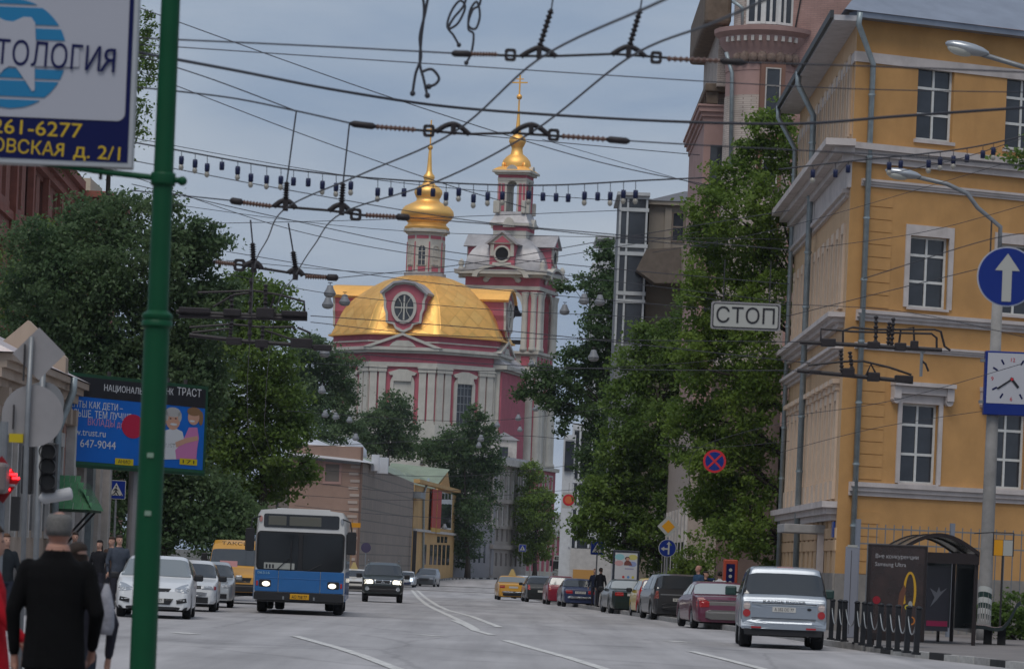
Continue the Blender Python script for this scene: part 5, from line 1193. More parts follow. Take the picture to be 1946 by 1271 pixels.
class Car:
    def __init__(s, name, label, px, d, away, yaw, spec, body_m, cat='car', group=None, glass=None, wheel_m=None):
        s.sp = spec; s.L, s.W = spec['L'], spec['W']; s.away = away
        rz = (math.pi if away else 0) + R(yaw)
        s.o = thing(name, label, cat, (xat(px, d), d, gz(d) + .006), rz, group)
        s.y0 = -s.L if away else 0.0
        s.bm = body_m; s.glass = glass or M_cglass
        s.prof = np.array(spec['top'], float); s.belt = np.array(spec['belt'], float)
        s.wheels = spec['wheels']; s.wr = spec.get('wr', .31)
        s.plan = np.array(spec.get('plan', [(0, .80), (.08, .90), (.3, .965), (.9, 1), (s.L - .9, 1), (s.L - .25, .965), (s.L - .06, .91), (s.L, .84)]), float)
        s.shell(); s.running()
    def zt(s, q): return float(np.interp(q, s.prof[:, 0], s.prof[:, 1]))
    def sec(s, q):
        w = s.W / 2 * float(np.interp(q, s.plan[:, 0], s.plan[:, 1])); zt = s.zt(q); zb = min(float(np.interp(q, s.belt[:, 0], s.belt[:, 1])), zt - .03)
        zs = s.sp.get('sill', .22)
        for sw in s.wheels:
            ra = s.wr + .07
            if abs(q - sw) < ra: zs = max(zs, s.wr + math.sqrt(ra * ra - (q - sw) ** 2) * .98)
        z1 = min(zs + .06, zb - .08); z2 = max(.55 * zb, z1 + .03); z2 = min(z2, zb - .05); tum = s.sp.get('tumble', .36)
        cab = max(0, zt - zb - .05); x4 = w * .975 - tum * cab; z4 = max(zt - .07 - .02 * (cab > .2), zb + .005)
        if cab < .12: x4 = w * .93; z4 = max(zb + .002, zt - .02)
        zs = min(zs, z1 - .02)
        return [(w * .93, zs), (w * .985, z1), (w, z2), (w * .985, zb - .0), (x4, z4), (x4 * .80, zt - .012), (0, zt)]
    def S(s, q, v):
        P_ = cat_rom(s.sec(q), 4); i = v * 4; k = min(int(i), len(P_) - 2); return P_[k] * (1 - (i - k)) + P_[k + 1] * (i - k)
    def shell(s):
        qs = sorted(set([0, .01, .03, .06] + list(np.linspace(.1, s.L - .1, 64)) + [s.L - .06, s.L - .03, s.L - .01, s.L] + [float(v) for v in s.prof[:, 0]]))
        rows = []
        for q in qs:
            h = cat_rom(s.sec(q), 3); row = [(x, s.y0 + q, z) for x, z in h] + [(-x, s.y0 + q, z) for x, z in h[-2::-1]]; rows.append(row)
        b = MB(); b.grid(rows, flip=True); n = len(rows[0])
        b.add(rows[0], [tuple(range(n))]); b.add(rows[-1], [tuple(range(n - 1, -1, -1))])
        s.body = b.build('body', s.bm, s.o, auto=38)
        MB().box(-s.W * .40, s.W * .40, s.y0 + .25, s.y0 + s.L - .25, s.sp.get('floor', .17), .6).build('underbody', M_rubber, s.o)
    def patch(s, name, q0, q1, v0, v1, m, off=.012, side=None, mirror=True, taper=(0, 0), par=None):
        """glass laid on the shell; side None: from v0 right over to v0 left"""
        n, k = 8, 6; rows = []
        for i in range(n + 1):
            q = q0 + (q1 - q0) * i / n; row = []
            if side is None:
                for j in range(-k, k + 1):
                    v = 6 - (6 - v0) * abs(j) / k; x, z = s.S(q, v); row.append((x * (1 if j > 0 else -1) * (-1), s.y0 + q, z))
            else:
                for j in range(k + 1):
                    v = v0 + (v1 - v0) * j / k; x, z = s.S(q, v); row.append((side * x, s.y0 + q, z))
            rows.append(row)
        P_ = np.array(rows); du = np.gradient(P_, axis=0); dv = np.gradient(P_, axis=1); nr = np.cross(du, dv); nr /= np.linalg.norm(nr, axis=2)[..., None] + 1e-9
        c = np.array([0, s.y0 + s.L / 2, .7]); sg = np.sign(((P_ - c) * nr).sum(2, keepdims=True)); P_ = P_ + nr * sg * off
        b = MB(); b.grid([[tuple(p) for p in r] for r in P_]); return b.build(name, m, par or s.o, smooth=True)
    def windows(s):
        sp = s.sp; a, b_, c, d = sp['ws0'], sp['ws1'], sp['rw0'], sp['rw1']
        s.patch('windscreen', a + .05, b_ - .04, 4.15, 6, s.glass)
        mg = min(.05, .10 * (d - c)); s.patch('rear_window', c + mg, d - mg, 4.05, 6, sp.get('rglass', s.glass))
        cuts = sp.get('sides', [(a + .35, (b_ + c) / 2 - .05), ((b_ + c) / 2 + .05, c + .1)])
        for q0, q1 in cuts:
            for sd in (-1, 1): s.patch('side_window', q0, q1, 3.12, 3.92, s.glass, side=sd)
    def running(s):
        r = s.wr; ty = MB(); tyre = None
        Mx = Matrix.Rotation(math.pi / 2, 4, 'Y'); wd = s.sp.get('ww', .2)
        tm_ = MB(Mx).lathe([(r * .62, -wd / 2), (r * .93, -wd / 2), (r, -wd * .32), (r, wd * .32), (r * .93, wd / 2), (r * .62, wd / 2)], 22).mesh('wheel', M_rubber, True)
        rm = MB(Mx).lathe([(r * .12, -wd / 2 - .012), (r * .3, -wd / 2 - .012), (r * .58, -wd / 2 + .01), (r * .64, -wd / 2 - .008), (r * .64, wd / 2 + .008), (r * .58, wd / 2 - .01), (r * .3, wd / 2 + .012), (r * .12, wd / 2 + .012)], 18).mesh('rim', M_rim, True)
        for sw in s.wheels:
            for sx in (-1, 1):
                w = part('wheel', tm_, s.o, (sx * (s.W / 2 - wd / 2 - .03), s.y0 + sw, r)); link('rim', rm, w)
    def yat(s, x, z, end):
        if not hasattr(s, 'cache'): s.cache = {}
        for q in np.linspace(0, .9, 46):
            qq = float(q if end == 'f' else s.L - q)
            if qq not in s.cache: s.cache[qq] = [tuple(v) for v in cat_rom(s.sec(qq), 3).tolist()]
            P_ = s.cache[qq]; hi = s.topz(P_, abs(x))
            if hi is not None and hi >= z: return s.y0 + qq
        return s.y0 + (0 if end == 'f' else s.L)
    def topz(s, P_, x):
        best = None
        for (x0, z0), (x1, z1) in zip(P_[:-1], P_[1:]):
            if min(x0, x1) - 1e-6 <= x <= max(x0, x1) + 1e-6:
                t = 0 if abs(x1 - x0) < 1e-9 else (x - x0) / (x1 - x0); z = z0 + (z1 - z0) * t
                if best is None or z > best: best = z
        return best
    def decal(s, name, poly, end, m, off=.018, th=.06, both=False, par=None, flat=False):
        o = None
        for sg in ((1, -1) if both else (1,)):
            m0 = len(poly); sub = 1 if m0 > 10 else 4; pl = []
            for i in range(m0):
                a, b = poly[i], poly[(i + 1) % m0]
                for j in range(sub): t = j / sub; pl.append((sg * (a[0] + (b[0] - a[0]) * t), a[1] + (b[1] - a[1]) * t))
            n = len(pl); k = -1 if end == 'f' else 1; cx_, cz_ = sum(p[0] for p in pl) / n, sum(p[1] for p in pl) / n; vs = []
            for sc in (1.0, .66, .33):
                for x, z in pl: x, z = cx_ + (x - cx_) * sc, cz_ + (z - cz_) * sc; vs.append((x, s.yat(x, z, end) + k * off, z))
            vs.append((cx_, s.yat(cx_, cz_, end) + k * off, cz_)); vs += [(x, y - k * (off + th), z) for x, y, z in vs[:n]]
            ar = sum(pl[i][0] * pl[(i + 1) % n][1] - pl[(i + 1) % n][0] * pl[i][1] for i in range(n)); f = []
            for i in range(n):
                j = (i + 1) % n; f += [(i, j, n + j, n + i), (n + i, n + j, 2 * n + j, 2 * n + i), (2 * n + i, 2 * n + j, 3 * n), (i, 3 * n + 1 + i, 3 * n + 1 + j, j)]
            if (ar < 0) != (end == 'r'): f = [q[::-1] for q in f]
            o = MB().add(vs, f).build(name, m, par or s.o)
        return o
    def plate(s, x, z, end, m=None, txt=None, w=.52, h=.112):
        y = (min if end == 'f' else max)([s.yat(xx, z + dz, end) for xx in (x - w / 2, x, x + w / 2) for dz in (-h / 2, h / 2)]); k = -1 if end == 'f' else 1
        b = MB(); b.box(x - w / 2, x + w / 2, *sorted((y + k * .015, y + k * .03)), z - h / 2, z + h / 2); p = b.build('number_plate', m or M_plate, s.o)
        if txt:
            t = link('lettering', text_mesh(txt, h * .82, M_ink, .002, 'CENTER', width=w * .82), p)
            t.location = (x, y + k * .033, z - h * .28); t.rotation_euler = (0, 0, 0 if end == 'f' else math.pi)
            if end != 'f': t.location.x = x
        return p
    def mirrors(s, q, z, m=None, sz=(.11, .07, .08), out_=.1):
        for sg in (-1, 1):
            w = s.W / 2; xm_ = sg * (w + out_); MB().box(xm_ - sz[0], xm_ + sz[0], s.y0 + q - sz[1], s.y0 + q + sz[1], z - sz[2], z + sz[2]).build('wing_mirror', m or M_plastic, s.o, bevel=.04)
            MB().tube([(sg * (w - .06), s.y0 + q + .05, z - .04), (sg * (w + out_), s.y0 + q, z - .02)], .025, 6).build('mirror_arm', M_plastic, s.o)
def spec(L, W, top, belt, wheels, ws0, ws1, rw0, rw1, **k): return dict(L=L, W=W, top=top, belt=belt, wheels=wheels, ws0=ws0, ws1=ws1, rw0=rw0, rw1=rw1, **k)
HATCH = spec(4.30, 1.82, [(0, .46), (.03, .66), (.12, .73), (.5, .86), (1.15, .97), (1.95, 1.40), (2.4, 1.48), (3.3, 1.46), (3.75, 1.38), (4.12, .98), (4.25, .82), (4.30, .5)], [(0, .55), (.5, .78), (1.2, .90), (4.0, .99), (4.3, .8)], (.85, 3.5), 1.15, 1.98, 3.62, 4.10)
SEDAN = spec(4.30, 1.68, [(0, .46), (.03, .66), (.10, .72), (.6, .82), (1.2, .90), (1.9, 1.30), (2.3, 1.39), (3.0, 1.37), (3.6, .98), (4.15, .96), (4.25, .86), (4.3, .5)], [(0, .55), (.6, .76), (1.2, .86), (3.6, .93), (4.3, .8)], (.82, 3.35), 1.2, 1.92, 3.05, 3.62)
VOLGA = spec(4.85, 1.80, [(0, .46), (.03, .68), (.12, .76), (.8, .90), (1.5, .96), (2.15, 1.34), (2.5, 1.42), (3.3, 1.40), (3.95, 1.02), (4.65, .98), (4.8, .90), (4.85, .5)], [(0, .6), (.8, .84), (1.5, .92), (3.95, .97), (4.85, .86)], (.85, 3.7), 1.5, 2.18, 3.34, 3.97, wr=.32)
SUV = spec(4.60, 1.80, [(0, .58), (.04, .90), (.15, .99), (.7, 1.07), (1.25, 1.12), (1.85, 1.60), (2.2, 1.70), (4.0, 1.72), (4.35, 1.62), (4.52, 1.08), (4.58, .85), (4.6, .6)], [(0, .7), (.7, 1.02), (1.3, 1.08), (4.3, 1.10), (4.6, .9)], (.85, 3.6), 1.25, 1.88, 4.34, 4.50, wr=.37, sill=.38, floor=.26, ww=.25, tumble=.28)
ROVER = spec(4.95, 1.95, [(0, .6), (.04, 1.0), (.15, 1.10), (.8, 1.16), (1.45, 1.20), (2.0, 1.70), (2.3, 1.80), (4.3, 1.84), (4.60, 1.81), (4.66, 1.74), (4.86, 1.13), (4.91, 1.07), (4.94, .95), (4.95, .6)], [(0, .8), (.8, 1.10), (1.5, 1.14), (4.6, 1.14), (4.86, 1.08), (4.95, .9)], (.95, 3.8), 1.45, 2.04, 4.66, 4.85, wr=.38, sill=.42, floor=.27, ww=.28, tumble=.24, plan=[(0, .82), (.1, .92), (.4, .98), (.9, 1), (4.4, 1), (4.8, .985), (4.92, .965), (4.95, .94)])
MPV = spec(4.75, 1.92, [(0, .5), (.04, .74), (.15, .82), (.6, .98), (1.1, 1.08), (2.1, 1.56), (2.5, 1.65), (4.2, 1.66), (4.5, 1.60), (4.66, 1.0), (4.72, .8), (4.75, .5)], [(0, .65), (.6, .9), (1.2, 1.0), (4.5, 1.04), (4.75, .9)], (.9, 3.8), 1.1, 2.14, 4.48, 4.64, wr=.33, tumble=.26)
CITY = spec(3.55, 1.55, [(0, .48), (.03, .70), (.1, .76), (.5, .90), (.85, .98), (1.45, 1.40), (1.8, 1.49), (2.9, 1.49), (3.2, 1.42), (3.45, .96), (3.52, .8), (3.55, .5)], [(0, .6), (.5, .82), (.9, .93), (3.3, .99), (3.55, .8)], (.65, 2.95), .85, 1.48, 3.16, 3.43, wr=.28)
VAN = spec(5.4, 2.05, [(0, .62), (.04, .92), (.15, 1.02), (.55, 1.14), (.9, 1.24), (1.5, 1.80), (1.75, 2.06), (2.1, 2.18), (5.1, 2.18), (5.3, 2.0), (5.38, 1.2), (5.4, .6)], [(0, .75), (.5, 1.04), (.95, 1.18), (5.2, 1.2), (5.4, 1.0)], (.85, 4.1), .92, 1.60, 5.2, 5.36, wr=.34, sill=.4, floor=.28, tumble=.12, sides=[(1.35, 2.3), (2.4, 3.6), (3.7, 5.0)])

# --- white hatchback leading the left lane
c = Car('hatchback_car', 'white hatchback with silver edged headlights leading the oncoming left lane', 289, 87, False, 3, HATCH, paint('white', (.62, .63, .64)), glass=M_cglass_l); c.windows()
c.decal('headlight', [(.50, .66), (.80, .62), (.86, .74), (.80, .84), (.66, .80), (.50, .72)], 'f', M_lamp, both=True)
c.decal('grille', [(-.36, .64), (.36, .64), (.42, .72), (-.42, .72)], 'f', M_plastic); c.decal('badge', circle(0, .68, .08, 14, rz=.035), 'f', mat('badge_blue', (.03, .05, .2), .3), off=.03)
c.decal('lower_grille', [(-.40, .34), (.40, .34), (.48, .48), (-.48, .48)], 'f', M_plastic); c.decal('fog_lamp_recess', [(.56, .36), (.80, .40), (.78, .50), (.55, .46)], 'f', M_plastic, both=True)
c.decal('bumper_lip', [(-.80, .22), (.80, .22), (.82, .29), (-.82, .29)], 'f', M_plastic, off=.03); c.plate(0, .43, 'f', txt='Н 317 ТУ 177'); c.mirrors(1.5, .98)
# lettering on the bonnet of the learner-like fleet car
# --- white angular saloon
c = Car('saloon_car', 'white angular saloon with chrome bumper behind the leading hatchback', 352, 100, False, 3, SEDAN, paint('white2', (.58, .59, .60))); c.windows()
c.decal('headlight', [(.42, .60), (.74, .60), (.74, .70), (.42, .72)], 'f', M_lamp, both=True); c.decal('indicator', [(.745, .60), (.80, .60), (.80, .70), (.745, .70)], 'f', M_tail, both=True)
c.decal('grille', [(-.40, .62), (.40, .62), (.40, .71), (-.40, .71)], 'f', M_plastic); c.decal('bumper', [(-.79, .44), (.79, .44), (.79, .54), (-.79, .54)], 'f', M_chrome, off=.05); c.decal('lower_grille', [(-.6, .24), (.6, .24), (.6, .40), (-.6, .40)], 'f', M_plastic); c.plate(0, .36, 'f', txt='А 842 ОР 99'); c.mirrors(1.6, .90)
# --- silver saloon
c = Car('saloon_car', 'silver rounded saloon third in the oncoming left lane', 392, 112, False, 4, SEDAN, paint('silver', (.42, .44, .45), .5)); c.windows()
c.decal('headlight', circle(.58, .66, .13, 14, rz=.08), 'f', M_lamp, both=True); c.decal('grille', [(-.3, .62), (.3, .62), (.36, .72), (-.36, .72)], 'f', M_plastic); c.decal('lower_grille', [(-.6, .28), (.6, .28), (.6, .42), (-.6, .42)], 'f', M_plastic); c.plate(0, .48, 'f', txt='Т 515 МК 77'); c.mirrors(1.6, .92, paint('silver', (.42, .44, .45), .5))
c.decal('bonnet_sticker', [(.30, .75), (.62, .74), (.62, .80), (.30, .81)], 'f', M_steel, th=.01)
# --- yellow minibus
c = Car('minibus', 'yellow route taxi minibus half hidden behind the blue bus', 448, 126, False, 3, VAN, paint('taxi_yellow', (.52, .26, .035)), cat='minibus'); c.windows()
c.decal('headlight', [(.58, .78), (.88, .74), (.90, .88), (.72, .94), (.58, .88)], 'f', M_lamp, both=True); c.decal('grille', [(-.45, .74), (.45, .74), (.5, .9), (-.5, .9)], 'f', M_plastic); c.decal('bumper', [(-.96, .42), (.96, .42), (.97, .68), (-.97, .68)], 'f', M_plastic, off=.05); c.mirrors(1.35, 1.5, sz=(.1, .08, .2), out_=.16)
pl = c.plate(-.30, 1.36, 'f', mat('route_card', (.6, .3, .3), .5), w=.6, h=.2); t_ = link('lettering', text_mesh('ТАКСИ', .16, M_ink, .003, 'CENTER', width=.9), c.o); t_.location = (-.1, c.yat(0, 2.1, 'f') - .03, 2.0)
# --- dark off-roader with lit lamps
c = Car('off_road_car', 'dark green off-road car with lit headlamps and roof rails following the bus', 726, 158, False, 2, SUV, paint('dark_green', (.022, .030, .028))); c.windows()
c.patch('bonnet_panel', .2, 1.1, 5.2, 6, paint('dark_green', (.022, .030, .028)), off=.01)  # raised bonnet panel in the same paint as the body
c.decal('headlight', [(.42, .80), (.78, .78), (.80, .93), (.74, .97), (.48, .97), (.42, .92)], 'f', M_lampon, both=True); c.decal('grille', [(-.34, .80), (.34, .80), (.38, .97), (-.38, .97)], 'f', M_chrome); c.decal('grille_mesh', [(-.28, .82), (.28, .82), (.32, .95), (-.32, .95)], 'f', M_plastic, off=.03)
for a_ in (90, 210, 330):
    w = R(a_); cx_, cz_ = .05 * math.cos(w), .885 + .05 * math.sin(w); q = [(cx_ + .05 * math.cos(w), cz_ + .05 * math.sin(w)), (cx_ + .028 * math.cos(w + 1.57), cz_ + .028 * math.sin(w + 1.57)), (cx_ - .05 * math.cos(w), cz_ - .05 * math.sin(w)), (cx_ - .028 * math.cos(w + 1.57), cz_ - .028 * math.sin(w + 1.57))]; c.decal('badge', q, 'f', M_chrome, off=.045)
c.decal('bumper', [(-.86, .46), (.86, .46), (.88, .72), (-.88, .72)], 'f', M_plastic, off=.06); c.decal('fog_lamp', circle(.66, .58, .09, 12), 'f', M_lamp, off=.075, both=True); c.plate(0, .62, 'f', txt='О 070 ХВ 97'); c.mirrors(1.5, 1.12, sz=(.12, .08, .1), out_=.14)
for sg in (-1, 1): MB().tube([(sg * .66, 2.1, 1.74), (sg * .66, 2.3, 1.80), (sg * .66, 4.0, 1.80), (sg * .66, 4.2, 1.74)], .025, 6).build('roof_rail', M_steel, c.o)
# --- white taxi behind the bus
c = Car('saloon_car', 'white saloon taxi with peaked roof sign peeping out behind the bus', 670, 205, False, 2, VOLGA, paint('white3', (.58, .56, .52))); c.windows()
c.decal('grille', [(-.6, .62), (.6, .62), (.6, .74), (-.6, .74)], 'f', M_plastic); c.decal('headlight', [(.5, .62), (.8, .62), (.8, .74), (.5, .74)], 'f', M_lamp, both=True, off=.03); c.decal('bumper', [(-.85, .3), (.85, .3), (.85, .5), (-.85, .5)], 'f', M_plastic, off=.05); c.plate(0, .42, 'f')
b = MB(); b.prism([(-.22, 1.42), (.22, 1.42), (.06, 1.80), (-.06, 1.80)], 2.6, 2.85).build('roof_sign', mat('taxi_sign', (.5, .40, .18), .5), c.o)
# --- two far cars at the bend
c = Car('saloon_car', 'small white car with one bluish lamp far down the road', 768, 318, False, -2, SEDAN, paint('white4', (.56, .58, .6))); c.windows(); c.decal('headlight', circle(.58, .66, .15, 12), 'f', M_lampblue, both=True); c.decal('lower_grille', [(-.7, .24), (.7, .24), (.7, .48), (-.7, .48)], 'f', paint('navy', (.02, .03, .08)))
c = Car('estate_car', 'dark grey car farthest down the road by the ochre house', 805, 330, False, -6, MPV, paint('charcoal', (.05, .055, .06))); c.windows(); c.decal('headlight', [(.5, .66), (.85, .66), (.85, .78), (.5, .78)], 'f', M_lamp, both=True); c.decal('grille', [(-.4, .5), (.4, .5), (.4, .72), (-.4, .72)], 'f', M_plastic)
# --- right side, seen from behind
c = Car('saloon_car', 'yellow saloon taxi with peaked roof sign waiting on the right', 975, 212, True, 3, VOLGA, paint('taxi_yellow2', (.55, .28, .03)), glass=M_cglass_l); c.windows()
c.decal('tail_light', [(.5, .70), (.84, .70), (.84, .86), (.5, .86)], 'r', M_tail, both=True); c.decal('bumper', [(-.86, .42), (.86, .42), (.86, .54), (-.86, .54)], 'r', M_chrome, off=.06); c.decal('bumper_base', [(-.84, .26), (.84, .26), (.84, .41), (-.84, .41)], 'r', M_plastic, off=.03); c.plate(0, .76, 'r', M_plate)
MB().prism([(-.22, 1.42), (.22, 1.42), (.06, 1.80), (-.06, 1.80)], -2.1, -1.85).build('roof_sign', mat('taxi_sign', (.5, .40, .18), .5), c.o)
c = Car('hatchback_car', 'white hatchback hidden behind the waiting yellow taxi', 1003, 232, True, 3, HATCH, paint('white5', (.6, .6, .6)), glass=M_cglass_l); c.windows()
c = Car('hatchback_car', 'black hatchback parked between the yellow taxi and the red hatchback', 1030, 203, True, 4, HATCH, paint('black', (.015, .018, .018))); c.windows(); c.decal('tail_light', [(.66, .70), (.84, .68), (.82, .96), (.70, .96)], 'r', M_tail, both=True); c.plate(0, .62, 'r'); c.mirrors(1.5, .98)
c = Car('hatchback_car', 'cherry red hatchback parked beside the dark blue saloon', 1067, 190, True, 4, CITY, paint('cherry', (.20, .012, .03)), glass=M_cglass_l); c.windows(); c.decal('tail_light', [(.55, .72), (.72, .70), (.70, .92), (.58, .92)], 'r', M_tail, both=True); c.plate(0, .56, 'r')
c = Car('saloon_car', 'dark blue boxy saloon parked beside the cherry red hatchback', 1102, 178, True, 4, SEDAN, paint('navy', (.03, .04, .065))); c.windows(); c.decal('tail_light', [(.38, .66), (.76, .66), (.76, .82), (.38, .82)], 'r', M_tail, both=True); c.decal('bumper', [(-.78, .42), (.78, .42), (.78, .54), (-.78, .54)], 'r', M_chrome, off=.05); c.plate(0, .72, 'r', txt='К 415 НУ 77')
c = Car('saloon_car', 'bottle green saloon with pale rear window parked half behind the red and yellow car', 1203, 150, True, 5, VOLGA, paint('bottle', (.012, .022, .02)), glass=mat('car_glass_pale', (.34, .37, .38), .1, spec=.8)); c.windows(); c.decal('tail_light', [(.42, .74), (.84, .74), (.84, .90), (.42, .90)], 'r', M_tail, both=True); c.plate(.0, .80, 'r'); c.mirrors(1.8, 1.0)
def two_tone():
    m = mat('paint_two_tone', (.55, .38, .02), .32, coat=.6); t = m.node_tree; b_ = t.nodes['Principled BSDF']; g = t.nodes.new('ShaderNodeTexCoord'); sx = t.nodes.new('ShaderNodeSeparateXYZ'); cr = t.nodes.new('ShaderNodeMath'); cr.operation = 'GREATER_THAN'; cr.inputs[1].default_value = -.62
    ad = t.nodes.new('ShaderNodeMath'); ad.operation = 'MULTIPLY_ADD'; ad.inputs[1].default_value = -.55
    mxn = t.nodes.new('ShaderNodeMixRGB'); mxn.inputs[1].default_value = (.55, .38, .02, 1); mxn.inputs[2].default_value = (.42, .012, .012, 1)
    t.links.new(g.outputs['Object'], sx.inputs[0]); t.links.new(sx.outputs[2], ad.inputs[0]); t.links.new(sx.outputs[1], ad.inputs[2]); t.links.new(ad.outputs[0], cr.inputs[0]); cr.inputs[1].default_value = -1.25
    t.links.new(cr.outputs[0], mxn.inputs[0]); t.links.new(mxn.outputs[0], b_.inputs['Base Color']); return m
c = Car('hatchback_car', 'red and yellow two-tone hatchback parked beside the black people carrier', 1251, 141, True, 5, CITY, two_tone(), glass=M_cglass_l); c.windows(); c.decal('tail_light', [(.56, .74), (.74, .72), (.70, .98), (.60, .98)], 'r', M_tail, both=True); c.plate(0, .56, 'r'); c.mirrors(1.1, 1.0)
c = Car('people_carrier', 'black people carrier with dark rear glass parked by the kerb', 1291, 131, True, 5, MPV, paint('black2', (.022, .022, .024))); c.windows(); c.decal('tail_light', [(.76, .78), (.92, .76), (.86, 1.04), (.78, 1.04)], 'r', mat('tail_dim', (.22, .05, .04), .3), both=True); c.decal('chrome_strip', [(-.7, .90), (.7, .90), (.7, .94), (-.7, .94)], 'r', M_steel); c.plate(0, .74, 'r', txt='М 208 СЕ 77'); c.decal('bumper', [(-.93, .38), (.93, .38), (.93, .60), (-.93, .60)], 'r', M_plastic, off=.06)
c = Car('saloon_car', 'maroon saloon with chrome boot trim parked on the pavement behind the silver off-road car', 1378, 109, True, 5, VOLGA, paint('maroon', (.11, .022, .045)), glass=mat('car_glass_pale', (.34, .37, .38), .1, spec=.8)); c.windows()
c.decal('boot_panel', [(-.62, .66), (.62, .66), (.60, .84), (-.60, .84)], 'r', mat('taupe_trim', (.16, .15, .14), .4), off=.012); c.decal('chrome_strip', [(-.60, .85), (.60, .85), (.60, .875), (-.60, .875)], 'r', M_chrome, off=.025)
c.decal('tail_light', [(.50, .66), (.86, .64), (.86, .86), (.66, .90), (.50, .82)], 'r', M_tail, both=True, off=.03); c.decal('reversing_light', [(.64, .86), (.84, .84), (.84, .93), (.66, .94)], 'r', M_tailpale, both=True, off=.03); c.decal('bumper', [(-.88, .30), (.88, .30), (.88, .58), (-.88, .58)], 'r', paint('taupe', (.13, .125, .12)), off=.05); c.plate(0, .48, 'r', txt='Е 561 КР 99'); 
MB().tube([(0, -2.6, 1.40), (0, -2.6, 1.9)], .012, 5).build('aerial', M_black, c.o)
# --- silver off-roader nearest on the right
pr_ = paint('ice_silver', (.27, .305, .35), .4)
c = Car('off_road_car', 'boxy silver off-road car with dark rear glass driving away beside the railings', 1487, 82, True, -2.0, ROVER, pr_); c.windows()
[c.patch('pillar_trim', 4.30, 4.82, 3.2, 4.2, M_plastic, side=sd_, off=.009) for sd_ in (-1, 1)]
tg = c.decal('tailgate', [(-.70, .68), (.70, .68), (.72, 1.0), (-.72, 1.0)], 'r', pr_, off=.02)
MB().box(-.72, .72, .012, .034, 1.002, 1.015).build('tailgate_seam', M_plastic, tg)
for z0 in (.675, 1.005): c.decal('tailgate_seam', [(-.72, z0), (.72, z0), (.72, z0 + .012), (-.72, z0 + .012)], 'r', M_plastic, off=.026)
c.decal('light_housing', [(.74, .66), (.92, .66), (.92, 1.04), (.74, 1.04)], 'r', mat('lens_smoke', (.24, .25, .27), .2, spec=.8), both=True, off=.022); c.decal('tail_light', circle(.83, .78, .085, 16), 'r', M_tail, both=True, off=.035); c.decal('reversing_light', circle(.83, .94, .075, 16), 'r', mat('lens_pale', (.42, .36, .34), .2), both=True, off=.035)
c.decal('bumper', [(-.94, .44), (.94, .44), (.95, .64), (-.95, .64)], 'r', pr_, off=.06); c.decal('bumper_groove', [(-.70, .635), (.70, .635), (.70, .665), (-.70, .665)], 'r', M_steel, off=.04); c.decal('reflector', [(.50, .45), (.72, .45), (.72, .49), (.50, .49)], 'r', M_tail, both=True, off=.07)
c.decal('bumper_apron', [(-.86, .30), (.86, .30), (.88, .435), (-.88, .435)], 'r', M_plastic, off=.02)
c.plate(.0, .88, 'r', txt='А 332 ОС 77'); t_ = link('lettering', text_mesh('RANGE ROVER', .075, M_plastic, .004, 'CENTER', width=.95), c.o); t_.location = (0, c.yat(0, 1.04, 'r') + .03, 1.03); t_.rotation_euler = (0, 0, math.pi)
c.decal('badge', circle(-.56, .90, .05, 12, rz=.03), 'r', M_plastic, off=.03); c.mirrors(1.9, 1.24, mat('mirror_green', (.03, .06, .055), .3), sz=(.13, .08, .11), out_=.15)
for x in (-.55, .55): MB().tube([(x, -.2, .34), (x, -.02, .33)], .045, 8).build('exhaust', M_steel, c.o)
MB().box(-.18, .18, -.40, -.35, 1.80, 1.83).build('roof_spoiler_lamp', M_tailpale, c.o)

